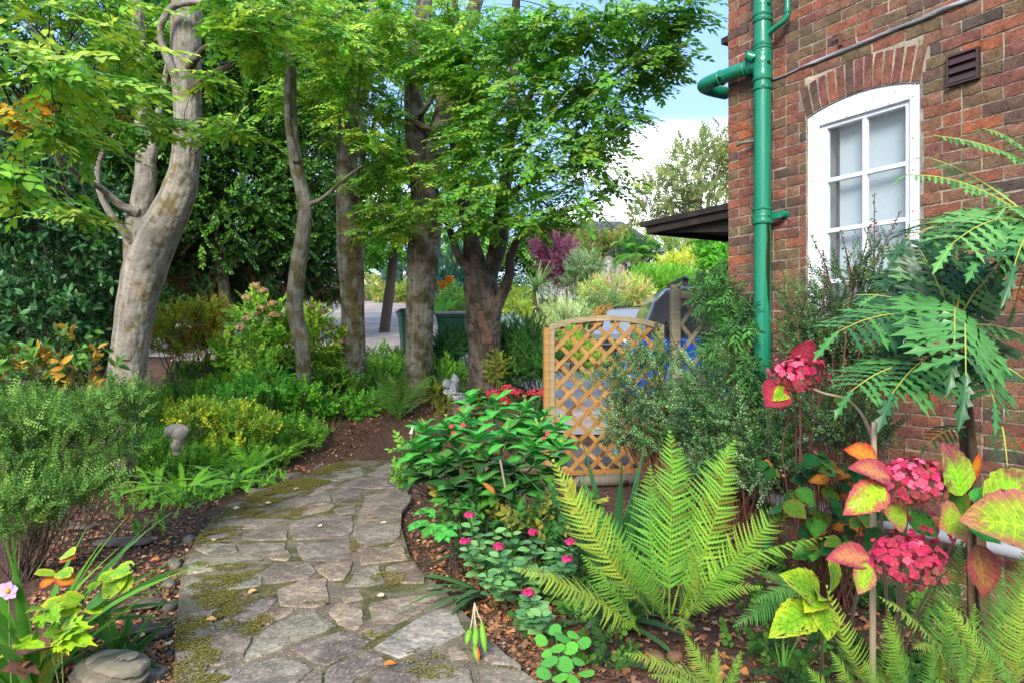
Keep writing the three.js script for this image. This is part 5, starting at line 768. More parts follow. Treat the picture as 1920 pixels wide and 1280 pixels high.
{
  const edge = [[716, 845, 13, 8, 1], [689, 847, 15, 9, 0], [651, 862, 17, 9, 0], [605, 878, 20, 10, 1], [552, 896, 22, 11, 1], [489, 925, 26, 14, 0], [440, 948, 16, 12, 2], [410, 968, 10, 8, 3], [352, 1008, 12, 14, 2], [326, 1048, 14, 18, 2], [316, 1085, 13, 16, 2], [318, 1128, 15, 20, 1], [311, 1178, 12, 20, 1], [290, 1262, 20, 46, 2], [318, 1220, 9, 22, 1]];
  edge.forEach(([px, py, rx, ry, m], k) => { const c = Gp(px, py, -0.03), d = -c.z, o = solo('edging_stone', rockGeo(k + 3, pxm(rx, d), pxm(ry, d) * (k > 8 ? 0.5 : 0.9), pxm(rx, d) * (k > 8 ? 1.6 : 0.9), 0.6), RM[m], k < 8 ? NTH[k] + ' rounded dark edging stone along the tree bed, counted from the far end' : NTH[k - 8] + ' grey edging stone in the near left groove, counted from its far end', 'stone', k < 8 ? 'edging stones along the far bed' : 'edging stones along the near groove'); o.position.copy(c); o.rotation.y = rr(-0.4, 0.4); o.position.y -= k > 7 ? 0.03 : 0.01; });
  const flat = (label, px, py, rx, rz, m, h = 0.02) => { const c = Gp(px, py, -0.06), d = -c.z, o = solo('stepping_stone', rockGeo(px, pxm(rx, d), h, pxm(rx, d) * rz, 0.2), RM[m], label, 'stone'); o.position.copy(c).y += 0.012; };
  flat('flat oval grey-brown stone sunk in the soil of the left bed', 233, 1018, 58, 0.55, 0); flat('flat grey stone half hidden at the foot of the clipped shrub', 150, 990, 30, 0.5, 1); flat('flat brown stone beside the strap-leaved clump', 272, 1135, 30, 1, 0); flat('small square stone at the groove beside the strap-leaved clump', 270, 1182, 28, 0.8, 0);
  const r = solo('stone', rockGeo(91, 0.07, 0.06, 0.06), RM[0], 'small brown stone at the foot of the pale twin-stemmed tree', 'stone'); r.position.copy(Gp(162, 908, -0.02)); const r2 = solo('stone', rockGeo(17, 0.035, 0.03, 0.03), rockM(0.4, 0.38, 0.4), 'small pale stone under the strap-leaved fern', 'stone'); r2.position.copy(Gp(303, 930, -0.03));
  // the carved stone at the bottom left: folds cut round a boulder
  const cc = Gp(208, 1262, 0.02), f = (p) => { const q = p.clone().sub(cc), l = Math.hypot(q.x / 0.17, q.y / 0.10, q.z / 0.13), w = Math.sin((q.y * 1.6 + q.x * 0.35 + 0.05 * fbm(q.x * 10, q.y * 4, q.z * 10, 3)) * 88); return (l - 1) * 0.1 + 0.012 * ss(0.2, 0.95, w) + 0.03 * (fbm(q.x * 9, q.y * 9, q.z * 9 + 4, 3) - 0.5); };
  solo('carved_stone', solid(f, cc, 0.24, 72), rockM(0.52, 0.47, 0.34), 'carved boulder with flowing folds at the bottom left corner', 'stone carving');
  // the weathered stone head ornament among the ferns
  const hc = Gp(328, 800, 0).setZ(-7.6); const p0 = Wp(331, 808, 7.6), S = 0.11, sd = (p) => { const q = p.clone().sub(p0); let d = Math.hypot(q.x / 0.125, (q.y - 0.005) / 0.075, q.z / 0.1) * 0.08 - 0.08; d = smin(d, capsule(q, V(0.05, -0.04, 0.03), V(0.01, -0.14, 0.03), 0.05, 0.05), 0.04); d = smin(d, capsule(q, V(-0.06, -0.03, 0.04), V(-0.09, -0.05, 0.05), 0.03, 0.02), 0.03); d = smin(d, capsule(q, V(0, -0.14, 0), V(0, -0.22, -0.02), 0.04, 0.05), 0.05); return d + 0.02 * (fbm(q.x * 22, q.y * 22, q.z * 22, 3) - 0.5); };
  solo('stone_ornament', solid(sd, p0.clone().add(V(0, -0.1, 0)), 0.24, 64), rockM(0.62, 0.57, 0.5), 'weathered pale stone mushroom ornament standing among the ferns', 'ornament');
}
// the grey fairy figure sitting on a stone
{
  const d = 10.5, o = Wp(853, 760, d), m = std({ map: rockTex, color: C(0.55, 0.60, 0.70), roughness: 0.75, bumpMap: softBump, bumpScale: 0.003 }), t = thing('fairy_statue', 'grey stone winged fairy figure in a pointed hood sitting on a stone', 'statue', o); const s = 1.12, k = (a) => V(a[0] * s, a[1] * s, a[2] * s), cp = (p, a, b, r, q) => capsule(p, k(a), k(b), r * s, q * s);
  const sd = (p) => {
    let e = cp(p, [-0.005, 0.335, 0], [0.01, 0.325, 0], 0.056, 0.05); e = smin(e, cp(p, [0.0, 0.37, 0], [-0.02, 0.41, 0], 0.04, 0.012), 0.02); e = smin(e, cp(p, [0.055, 0.325, 0], [0.068, 0.318, 0], 0.012, 0.008), 0.01); e = smin(e, cp(p, [0.035, 0.30, 0], [0.045, 0.298, 0], 0.02, 0.012), 0.012); e = smin(e, cp(p, [0.045, 0.345, -0.02], [0.045, 0.345, 0.02], 0.014, 0.014), 0.01);
    e = smin(e, cp(p, [-0.005, 0.29, 0], [-0.01, 0.24, 0], 0.03, 0.055), 0.03); e = smin(e, cp(p, [-0.01, 0.24, 0], [-0.02, 0.13, 0], 0.058, 0.066), 0.03); e = smin(e, cp(p, [-0.02, 0.11, 0], [0.03, 0.085, 0], 0.08, 0.06), 0.03);
    for (const z of [-1, 1]) { e = smin(e, cp(p, [0, 0.105, z * 0.04], [0.12, 0.115, z * 0.045], 0.05, 0.036), 0.02); e = smin(e, cp(p, [0.125, 0.112, z * 0.045], [0.155, 0.0, z * 0.045], 0.036, 0.026), 0.015); e = smin(e, cp(p, [0.155, -0.01, z * 0.045], [0.2, -0.02, z * 0.048], 0.024, 0.016), 0.012); e = smin(e, cp(p, [0, 0.25, z * 0.062], [0.0, 0.17, z * 0.085], 0.028, 0.024), 0.02); e = smin(e, cp(p, [0.0, 0.17, z * 0.085], [0.09, 0.14, z * 0.05], 0.023, 0.018), 0.015); e = smin(e, cp(p, [0.09, 0.14, z * 0.05], [0.115, 0.142, z * 0.04], 0.02, 0.014), 0.01); }
    return e + 0.006 * Math.sin(p.y * 130) * ss(0.3, 0.24, p.y / s) * 0.4;
  };
  part('figure', solid(sd, V(0.03, 0.2, 0), 0.3, 84), m, t, false);
  for (const z of [-1, 1]) for (const [y, a, L] of [[0.24, 0.75, 0.15], [0.2, -0.25, 0.11]]) { const g = blade({ half: ovate(0.3, 1.25), n: 10, across: 4, fold: 0.1, droop: 0 }), b = g.clone(); b.translate(0, -0.06, 0); const w = new GB().add(g).add(b).geo(), mm = part('wing', w, m, t, false); mm.material = m; mm.quaternion.copy(lookQ(V(-Math.cos(a), Math.sin(a), z * 0.5), V(0.3, 0.2, z))); mm.position.set(-0.06, y * s, z * 0.03); mm.scale.set(L * s * 1.2, L * 0.4, L * s); }
  const st = solo('stone', rockGeo(5, 0.14, 0.13, 0.12), RM[0], 'brown stone that the fairy figure sits on', 'stone'); st.position.copy(o).add(V(-0.02, -0.085, 0));
  const lf = blade({ half: ovate(0.35), n: 4, fold: 0.3, droop: 0.1 }); const q = solo('fallen_leaf', lf, std({ color: C(0.5, 0.09, 0.02), roughness: 0.9, side: THREE.DoubleSide }), 'red-orange leaf leaning on the stone below the fairy figure', 'leaf'); q.position.copy(o).add(V(0.06, -0.09, 0.15)); q.quaternion.copy(lookQ(V(0.1, 1, 0.1), V(0, 0.1, 1))); q.scale.setScalar(0.085);
}
// the low black tray and log edging below the trellis
{
  const t = thing('plastic_tray', 'shallow dark grey plastic tray on the ground behind the trellis', 'tray', Gd(1165, 8.75, 0.06)); t.rotation.y = 0.12; const m = std({ color: C(0.10, 0.11, 0.13), roughness: 0.4 }); part('base', boxG(0, -0.02, 0, 0.78, 0.02, 0.4), m, t, false); part('rim', merge([boxG(-0.39, 0.02, 0, 0.025, 0.1, 0.44), boxG(0.39, 0.02, 0, 0.025, 0.1, 0.44), boxG(0, 0.02, 0.21, 0.755, 0.1, 0.025), boxG(0, 0.02, -0.21, 0.755, 0.1, 0.025)]), m, t, false);
  const lg = solo('log_edging', tube([Wp(1050, 905, 7.7), Wp(1130, 900, 7.75), Wp(1240, 896, 7.8)], [0.06, 0.065, 0.055], { seg: 8, rad: 12, rough: 0.15, fr: 6 }), wood(0.28, 0.25, 0.2), 'weathered grey log lying along the bed below the trellis', 'log');
}
// far house and far garden buildings
{
  const d = 46, t = thing('distant_house', 'white rendered house with a grey slate roof far beyond the garden', 'house', Wp(1120, 500, d)); const wm = std({ map: grainTex, color: C(0.78, 0.77, 0.74), roughness: 0.9 }), sl = std({ map: grainTex, color: C(0.26, 0.27, 0.3), roughness: 0.8 });
  part('wall', boxG(0, -1.6, -3, 7, 6.2, 5), wm, t, false); const sh = new THREE.Shape(); sh.moveTo(-3.9, 1.44); sh.lineTo(3.9, 1.44); sh.lineTo(1.6, 2.75); sh.lineTo(-3.2, 2.75); sh.closePath(); const b = new GB(), w = C(1, 1, 1), q = [[-3.9, 1.45, 0], [3.9, 1.45, 0], [3.9, 1.45, -6], [-3.9, 1.45, -6], [-2.2, 3.4, -3], [2, 3.4, -3]].map((p) => b.v(...p, w, p[0], p[1])); b.i.push(q[0], q[1], q[5], q[0], q[5], q[4], q[1], q[2], q[5], q[2], q[3], q[4], q[2], q[4], q[5], q[3], q[0], q[4], q[0], q[2], q[1], q[0], q[3], q[2]); b.n = []; const rg = b.geo(false).toNonIndexed(); rg.computeVertexNormals(); const roof = part('roof', rg, sl, t, false);
  const rows = new GB(); for (let k = 0; k < 12; k++) { const y = 1.47 + k * 0.16, z = 0.03 - k * 0.247, hw = 3.9 - k * 0.15; rows.add(boxG(0, y, z, hw * 2 - 0.2, 0.03, 0.03)); } part('slate_row', rows.geo(), sl, roof, false); part('gutter', boxG(0, 1.39, 0.06, 7.8, 0.09, 0.09), std({ color: C(0.1, 0.1, 0.12), roughness: 0.5 }), t, false);
}

// ================================================================ plants: left bed and bank
rand = rng(501);
const G1 = [[0.085, 0.23, 0.025], [0.11, 0.27, 0.03], [0.06, 0.17, 0.02]], MIDG = [[0.045, 0.14, 0.025], [0.06, 0.18, 0.03], [0.035, 0.10, 0.02]], DEEP = [[0.022, 0.075, 0.02], [0.03, 0.10, 0.025], [0.018, 0.055, 0.016]];
// low tangle that fills the bank between the trees
{
  const t = thing('undergrowth', 'low mixed green ground cover on the shady bank between the tree trunks', 'ground cover', Gd(480, 10.5), undefined, 'stuff');
  const lobes = []; for (const [px, d] of [[330, 9.2], [390, 9.6], [450, 9.9], [510, 10.1], [350, 10.4], [430, 10.8], [520, 10.9], [620, 11], [300, 9.8], [380, 11.4], [470, 11.6], [560, 11.8], [720, 11.6], [830, 11.6], [610, 11.8], [300, 8.6], [360, 8.7], [430, 8.9], [500, 9.2], [560, 9.5], [330, 8.2], [400, 8.4], [470, 8.8]]) { const g = Gd(px, d); lobes.push([px, CY + (EYE - g.y - 0.12) / d * FOC, 60, 34, d, 0.4]); }
  mass(t, 'foliage', SP.small, M.leaf, lobes, { cov: 1.1, cols: [[0.22, 0.5, 0.035], [0.13, 0.36, 0.03], [0.3, 0.56, 0.04], [0.08, 0.24, 0.03]], half: true, size: 1.2, hole: 0.4 });
  mass(t, 'foliage', SP.lance, M.leaf, lobes, { cov: 0.7, cols: [[0.12, 0.36, 0.03], [0.17, 0.44, 0.035], [0.08, 0.26, 0.025]], half: true, size: 1.0, hole: 0.45, up: 0.9 });
}
bush('azalea_bush', 'rounded shrub turning yellow and russet behind the pale tree', 'bush', [[350, 612, 62, 42, 11, 0.5], [400, 590, 40, 26, 11.2, 0.4], [310, 640, 40, 36, 10.8, 0.4], [370, 650, 70, 24, 10.8, 0.4]], { geos: SP.small, cov: 1.4, cols: [[0.30, 0.46, 0.02], [0.40, 0.46, 0.03], [0.42, 0.24, 0.03], [0.28, 0.11, 0.03], [0.22, 0.38, 0.03]], size: 1.3, per: 7 });
const oldHead = (() => { const b = new GB(); rand = rng(88); for (let k = 0; k < 110; k++) { const q = rv(); if (q.y < -0.4) continue; b.add(petal4, mat4(q.clone().multiplyScalar(rr(0.65, 0.95)), lookQ(q.clone().cross(V(0.3, 0.7, 0.2)), q.clone().add(rv().multiplyScalar(0.6))), rr(0.2, 0.32)), jit(C(1, 1, 1), 0.4)); } return b.geo(); })();
function flowerHeads(t, geo, mat, pts, r, name = 'flower_head') { for (const p of pts) { const m = part(name, geo, mat, t, false); m.position.copy(p).sub(t.position); m.rotation.set(rr(-0.4, 0.4), rr(0, 6), rr(-0.4, 0.4)); m.scale.setScalar(r * rr(0.75, 1.15)); m.scale.y *= 0.68; } }
{
  const t = bush('hydrangea_bush', 'tall hydrangea with faded buff flower heads between the pale and slim trees', 'bush', [[490, 610, 50, 56, 10.9, 0.5], [540, 640, 50, 50, 10.8, 0.5], [470, 660, 60, 40, 10.6, 0.5], [510, 700, 70, 40, 10.5, 0.5]], { geos: SP.mid, cov: 1.4, cols: [[0.2, 0.44, 0.035], [0.27, 0.5, 0.04], [0.14, 0.34, 0.03]], size: 1.25, per: 8 });
  flowerHeads(t, oldHead, leafM({ color: C(0.42, 0.30, 0.13), transmission: 0.15, clearcoat: 0 }), [[462, 598], [450, 615], [478, 536], [492, 546], [462, 558], [510, 570], [490, 580], [480, 590], [515, 592]].map(([x, y]) => Wp(x, y, 10.5)), 0.095);
  const t2 = bush('hydrangea_bush', 'yellow-green hydrangea behind the slim tree in front of the drive', 'bush', [[600, 640, 40, 50, 11.2, 0.45], [620, 690, 36, 40, 11.1, 0.4], [590, 600, 26, 24, 11.4, 0.3]], { geos: SP.mid, cov: 1.3, cols: [[0.3, 0.48, 0.035], [0.38, 0.52, 0.04], [0.2, 0.38, 0.03]], size: 1.2, per: 7 });
  flowerHeads(t2, oldHead, leafM({ color: C(0.30, 0.2, 0.1), transmission: 0.15, clearcoat: 0 }), [[582, 578], [606, 584], [628, 612], [640, 640], [575, 600]].map(([x, y]) => Wp(x, y, 11)), 0.07);
}
// grassy clumps under the trees
const grassC = [[0.06, 0.22, 0.03], [0.09, 0.28, 0.04], [0.04, 0.15, 0.03]];
[[430, 10.1, 'left of the slim tree'], [380, 10.2, 'behind the euonymus'], [600, 10.9, 'between the slim and mossy trunks'], [715, 11.1, 'between the mossy and forked trunks'], [640, 11.2, 'right at the mossy trunk'], [820, 11, 'between the forked trunk and the statue'], [505, 9.9, 'close to the slim tree']].forEach(([px, d, w]) => strapClump('grass_clump', 'clump of arching dark green grassy leaves ' + w, 'grass clump', Gd(px, d, -0.02), { n: 34, L: [0.5, 0.85], w: 0.016, lean: [0.1, 0.7], droop: [0.2, 0.8], cols: grassC, single: false, spread: 0.18 }));
bush('euonymus_bush', 'low euonymus with bright yellow young leaves beside the stone ornament', 'bush', [[400, 785, 80, 26, 8.6, 0.4], [470, 800, 60, 26, 8.8, 0.4], [350, 780, 44, 22, 8.3, 0.3], [440, 830, 60, 22, 8.6, 0.4]], { geos: SP.small, cov: 1.0, cols: [[0.58, 0.60, 0.03], [0.42, 0.54, 0.03], [0.2, 0.42, 0.03], [0.12, 0.32, 0.03]], size: 1.15, per: 6, half: true });
bush('leafy_shrub', 'bright green leafy shrub in front of the slim and mossy trunks', 'bush', [[650, 770, 50, 34, 10.4, 0.3], [610, 750, 40, 30, 10.2, 0.3], [560, 740, 40, 26, 9.9, 0.3], [690, 760, 26, 20, 10.5, 0.25]], { geos: SP.mid, cov: 1.2, cols: [[0.14, 0.44, 0.025], [0.19, 0.5, 0.03], [0.1, 0.34, 0.025]], size: 0.95, per: 6 });
bush('leafy_shrub', 'fresh green broad-leaved seedlings right of the stone ornament', 'bush', [[500, 715, 50, 28, 9.6, 0.3], [450, 740, 40, 24, 9.4, 0.3]], { geos: SP.mid, cov: 0.9, cols: [[0.1, 0.38, 0.035], [0.14, 0.46, 0.04]], size: 0.9, per: 6 });
bush('leafy_shrub', 'yellow-leaved low shrub around the fairy figure', 'bush', [[815, 735, 26, 18, 10.6, 0.2], [835, 760, 18, 12, 10.4, 0.15], [890, 745, 18, 12, 10.6, 0.15], [930, 690, 20, 30, 10.5, 0.2]], { geos: SP.small, cov: 0.8, cols: [[0.3, 0.3, 0.02], [0.14, 0.24, 0.02]], size: 0.9, per: 5 });
// strap-leaved hart's tongue fern
{
  const ht = (k) => blade({ half: (t) => 0.05 * (0.7 + 0.3 * Math.sin(Math.PI * t)) * (1 - ss(0.75, 1, t)), n: 12, across: 4, fold: -0.1, droop: 0.4 + 0.3 * k, wave: 0.022 }), gs = [ht(0), ht(1), ht(2), ht(3)], ms = [leafM({ color: C(0.16, 0.42, 0.02), transmission: 0.35 }), leafM({ color: C(0.22, 0.46, 0.03), transmission: 0.35 }), leafM({ color: C(0.10, 0.32, 0.02) })];
  const clump = (label, px, d, n, L) => { const b = Gd(px, d, 0), t = thing('hart_tongue_fern', label, 'fern', b); for (let k = 0; k < n; k++) { const a = k * 2.4 + rr(-0.3, 0.3), e = rr(0.35, 1.15), l = L * rr(0.75, 1.15), tip = b.clone().add(V(Math.sin(a) * Math.sin(e) * l, Math.cos(e) * l, Math.cos(a) * Math.sin(e) * l)); leafPart(t, pick(gs), pick(ms), b.clone().add(V(rr(-0.04, 0.04), 0, rr(-0.04, 0.04))), tip, { name: 'frond', w: 1.1, up: V(-Math.sin(a) * 0.6, 1, -Math.cos(a) * 0.6 + 0.3) }); } };
  clump('hart\u2019s-tongue fern with glossy bright strap fronds below the stone ornament', 345, 7.3, 44, 0.5); clump('smaller strap-fronded fern at the right of the glossy fern clump', 425, 7.7, 34, 0.45); clump('strap-fronded fern against the foot of the pale tree', 290, 7.5, 20, 0.42);
}
function fernClump(label, foot, n, L, cols, { vs = [0, 1, 2], face = null, lean = [0.25, 0.9], w = 1, group } = {}) { const t = thing('fern', label, 'fern', foot, group); for (let k = 0; k < n; k++) { const a = face ? face[0] + rr(-1, 1) * face[1] : k * 2.4 + rr(-0.3, 0.3), e = rr(...lean), l = L * rr(0.75, 1.1), tip = foot.clone().add(V(Math.sin(a) * Math.sin(e) * l, Math.cos(e) * l, Math.cos(a) * Math.sin(e) * l)); frond(t, foot.clone().add(V(rr(-0.03, 0.03), 0, rr(-0.03, 0.03))), tip, { v: pick(vs), col: pick(cols), w, up: V(-Math.sin(a) * Math.cos(e), Math.sin(e) + 0.25, -Math.cos(a) * Math.cos(e) + 0.35) }); } return t; }
{ const L = []; for (const [px, py] of [[260, 925], [320, 945], [390, 930], [300, 985], [430, 925], [230, 960], [520, 905], [620, 850], [680, 820], [640, 800], [560, 850], [480, 900]]) { const g = Gp(px, py, -0.05); L.push([px, py - 6, 46, 10, -g.z, 0.3]); } const t = thing('seedlings', 'scattered small green seedlings on the leaf litter of the left bed', 'seedlings', Gp(330, 950, -0.05), undefined, 'stuff'); mass(t, 'foliage', SP.round, M.leaf, L, { cov: 0.35, cols: [[0.16, 0.42, 0.04], [0.10, 0.3, 0.035], [0.22, 0.46, 0.05]], size: 0.5, half: true, hole: 0.5 }); }
const FC = [[0.13, 0.34, 0.03], [0.17, 0.38, 0.035], [0.10, 0.28, 0.025]];
strapClump('grass_clump', 'broad arching green strap leaves between the glossy ferns and the paving', 'grass clump', Gd(455, 7.9, 0), { n: 22, L: [0.4, 0.7], w: 0.022, lean: [0.3, 1.0], droop: [0.4, 0.9], cols: [[0.08, 0.28, 0.035], [0.12, 0.34, 0.05]], spread: 0.1 });
fernClump('bright green fern at the edge of the paving left of the slim tree', Gd(515, 8.9, 0.02), 12, 0.55, [[0.2, 0.46, 0.03], [0.16, 0.4, 0.03]], { vs: [1, 2], lean: [0.5, 1.1] });
fernClump('low bright fern between the stone ornament and the yellow euonymus', Gd(395, 8.2, 0.02), 14, 0.5, [[0.22, 0.5, 0.03], [0.17, 0.42, 0.03]], { vs: [1, 3], lean: [0.5, 1.2] });
fernClump('low bright fern right of the glossy strap-fronded ferns', Gd(470, 8.3, 0.02), 14, 0.5, [[0.2, 0.48, 0.03], [0.15, 0.4, 0.03]], { vs: [1, 2, 3], lean: [0.5, 1.2] });
fernClump('feathery fern with arching fronds at the foot of the forked trunk', Gd(748, 10.2, 0.02), 16, 0.75, [[0.10, 0.26, 0.03], [0.15, 0.30, 0.04], [0.07, 0.2, 0.025]], { vs: [0, 1, 3], lean: [0.35, 1.1] });
fernClump('small fern on the bank behind the fairy figure', Gd(880, 10.9, 0.02), 9, 0.42, [[0.09, 0.26, 0.04]], {});
// clipped small-leaved shrub at the left edge
{
  const D = 5.0, t = bush('lonicera_shrub', 'clipped spreading shrub with tiny glossy leaves at the left edge', 'bush', [[90, 770, 140, 40, D, 0.55], [205, 765, 70, 36, D, 0.45], [20, 790, 110, 56, D, 0.5], [140, 830, 130, 48, D, 0.5], [30, 870, 90, 40, D - 0.2, 0.4], [235, 735, 40, 22, D, 0.3], [60, 930, 80, 30, D - 0.3, 0.3], [160, 890, 70, 26, D - 0.2, 0.3], [110, 910, 110, 34, D - 0.35, 0.35], [30, 965, 60, 30, 4.5, 0.3]], { geos: SP.nitida, cov: 0.95, cols: [[0.10, 0.25, 0.035], [0.14, 0.31, 0.045], [0.065, 0.17, 0.03], [0.19, 0.35, 0.06]], size: 1.1, per: 8, r: 0.004, foot: Gd(40, 4.8), hole: 0.45, mat: leafM({ clearcoat: 0.2, clearcoatRoughness: 0.35, transmission: 0.25 }), up: 0.5 });
  const st = []; for (let k = 0; k < 14; k++) { const p = Wp(rr(20, 220), rr(850, 960), rr(4.5, 5.1)), q = p.clone().add(V(rr(-0.3, 0.4), rr(0.05, 0.3), rr(-0.2, 0.2))); st.push(tube([gy(V(lerp(p.x, -3.3, 0.75), 0, p.z - 0.1)), p, q], [0.005, 0.003, 0.0015], { seg: 3, rad: 4, cap: false })); } part('bare_stem', merge(st), std({ color: C(0.22, 0.16, 0.095), roughness: 0.95 }), t);
}
bush('rhododendron_bush', 'green and yellow broad-leaved evergreen shoots above the clipped shrub', 'bush', [[40, 700, 70, 34, 6.2, 0.35], [140, 660, 44, 34, 6.4, 0.3], [170, 700, 40, 26, 6.2, 0.3]], { geos: SP.laurel, mat: M.gloss, cov: 0.8, cols: [[0.07, 0.19, 0.025], [0.10, 0.25, 0.03], [0.05, 0.13, 0.02], [0.4, 0.22, 0.02]], size: 0.85, per: 6 });
// long strap leaves at the far left
strapClump('iris_clump', 'tall clump of long strap leaves at the far left below the clipped shrub', 'iris', Gd(30, 3.3, -0.02), { n: 18, L: [0.6, 1.0], w: 0.03, lean: [0.15, 0.85], droop: [0.1, 0.5], cols: [[0.10, 0.32, 0.015], [0.14, 0.38, 0.02], [0.07, 0.22, 0.015], [0.3, 0.3, 0.03]], face: [1.2, 1.6], spread: 0.12, fold: 0.25 });
strapClump('iris_clump', 'bright upright strap leaves behind the pale pink flower at the left edge', 'iris', Gd(70, 3.2, -0.02), { n: 8, L: [0.5, 0.95], w: 0.022, lean: [0.2, 0.8], droop: [0.05, 0.35], cols: [[0.10, 0.32, 0.02], [0.07, 0.24, 0.02], [0.13, 0.34, 0.03]], face: [0.9, 1.2], spread: 0.1, fold: 0.25 });
strapClump('iris_clump', 'small iris plant with a neat fan of leaves beside the carved boulder', 'iris', Gd(222, 3.42, -0.01), { n: 17, L: [0.26, 0.40], w: 0.021, lean: [0.05, 0.75], droop: [0.05, 0.35], cols: [[0.05, 0.20, 0.02], [0.08, 0.26, 0.025], [0.04, 0.14, 0.02]], spread: 0.02, fold: 0.3 });
strapClump('arching_leaf_clump', 'few arching strap leaves bending over the soil behind the yellowing plant', 'iris', Gd(90, 3.7, 0), { n: 8, L: [0.5, 0.75], w: 0.024, lean: [0.5, 0.9], droop: [0.6, 1.0], cols: [[0.10, 0.24, 0.03], [0.06, 0.18, 0.02]], face: [1.4, 0.5], spread: 0.05 });
strapClump('bent_leaf', 'pair of fallen strap leaves lying from the fern onto the paving edge', 'leaf', Gd(392, 7.0, 0.05), { n: 2, L: [0.5, 0.6], w: 0.022, lean: [1.35, 1.5], droop: [0.1, 0.2], cols: [[0.08, 0.26, 0.05]], face: [0.25, 0.2] });
// large leaves drawn with veins; the pigment runs from the midrib outwards
function leafSkin(mid, edge, { vein = [1.25, 1.2, 0.9], patch = 0.45, spots = 0, tipc = null, seed = 1, power = 1 } = {}) {
  return tex(256, (u, v) => {
    const x = Math.abs(u - 0.5) * 2, n = fbm(u * 5 + seed, v * 5, seed, 4), e = ss(patch - 0.25, patch + 0.5, Math.max(x, ss(0.55, 1, v)) ** power + 0.7 * (n - 0.5)); let c = mid.map((m, k) => lerp(m, edge[k], e)); if (tipc) { const q = ss(0.45, 0.95, v + 0.5 * (n - 0.5)); c = c.map((m, k) => lerp(m, tipc[k], q)); }
    const ph = (v - x * 0.22) * 9, d = Math.abs(ph - Math.round(ph)), vw = Math.max(1 - ss(0.02, 0.14, d), 1 - ss(0.015, 0.06, x)), sub = 1 - ss(0, 0.2, Math.abs(fbm(u * 24, v * 24, 3, 2) - 0.5) * 4); c = c.map((m, k) => m * (1 - 0.12 * sub) * lerp(1, vein[k], vw * 0.8)); c = c.map((m) => m * (0.82 + 0.36 * fbm(u * 16 + seed, v * 16, 8, 3))); if (fbm(u * 12 + seed * 5, v * 12, 6, 3) > 0.76) c = [c[0] * 0.8, c[1] * 0.62, c[2] * 0.6];
    if (x > 0.8 && x + 0.5 * fbm(u * 14 + seed, v * 14, 9, 3) > 1.27) c = [0.42, 0.24, 0.14]; if (spots && fbm(u * 9 + seed * 3, v * 9, 4, 3) > 0.83 - spots * 0.1) c = [0.3, 0.16, 0.08]; return c;
  });
}
const bigLeaf = [0, 1, 2].map((k) => blade({ half: ovate(0.32, 0.78), n: 13, across: 4, fold: 0.22 + 0.05 * k, droop: 0.12 + 0.12 * k, wave: 0.022, serr: 0.07 })), roundLeaf = [0, 1].map((k) => blade({ half: roundp(0.40), n: 6, across: 4, fold: 0.15, droop: 0.1 + 0.1 * k, wave: 0.01 }));
const skinM = (t, o = {}) => phy({ map: t, roughness: 1, specularIntensity: 0.4, transmission: 0.28, thickness: 0, clearcoat: 0.3, clearcoatRoughness: 0.35, side: THREE.DoubleSide, bumpMap: null, ...o });
const SK = {
  green: skinM(leafSkin([0.30, 0.55, 0.16], [0.24, 0.48, 0.13], { vein: [1.2, 1.15, 1.1] })), fresh: skinM(leafSkin([0.34, 0.74, 0.26], [0.27, 0.66, 0.25], { seed: 3, vein: [1.2, 1.12, 1.2] })), lime: skinM(leafSkin([0.50, 0.68, 0.12], [0.68, 0.76, 0.16], { seed: 5, spots: 0.7, vein: [0.6, 0.86, 0.7] })), yellow: skinM(leafSkin([0.55, 0.74, 0.10], [0.82, 0.74, 0.14], { seed: 6, patch: 0.6, vein: [1.08, 1.05, 0.9] })),
  pinkgreen: skinM(leafSkin([0.58, 0.72, 0.14], [0.72, 0.28, 0.34], { seed: 7, patch: 0.5 })), purpletip: skinM(leafSkin([0.50, 0.72, 0.14], [0.56, 0.66, 0.18], { seed: 8, tipc: [0.52, 0.24, 0.30] })), red: skinM(leafSkin([0.74, 0.44, 0.30], [0.62, 0.22, 0.28], { seed: 9, patch: 0.4, vein: [1.1, 1.35, 1.2] })), orange: skinM(leafSkin([0.80, 0.50, 0.12], [0.72, 0.24, 0.12], { seed: 10, patch: 0.6, vein: [1.05, 1.2, 1.1] })), maroon: skinM(leafSkin([0.55, 0.36, 0.20], [0.52, 0.22, 0.22], { seed: 11, patch: 0.4, vein: [1.25, 1.3, 1] })), sunset: skinM(leafSkin([0.54, 0.66, 0.14], [0.64, 0.38, 0.32], { seed: 12, patch: 0.55 })), rose: skinM(leafSkin([0.66, 0.22, 0.28], [0.55, 0.14, 0.22], { seed: 13, patch: 0.5, vein: [1.2, 1.2, 1.2] })),
  brown: skinM(leafSkin([0.42, 0.30, 0.26], [0.36, 0.26, 0.24], { seed: 14 }), { transmission: 0, clearcoat: 0 }), deep: skinM(leafSkin([0.11, 0.36, 0.10], [0.10, 0.30, 0.08], { seed: 15, vein: [1.25, 1.15, 1.1] })), olive: skinM(leafSkin([0.28, 0.44, 0.08], [0.55, 0.36, 0.08], { seed: 16, patch: 0.7 })),
};
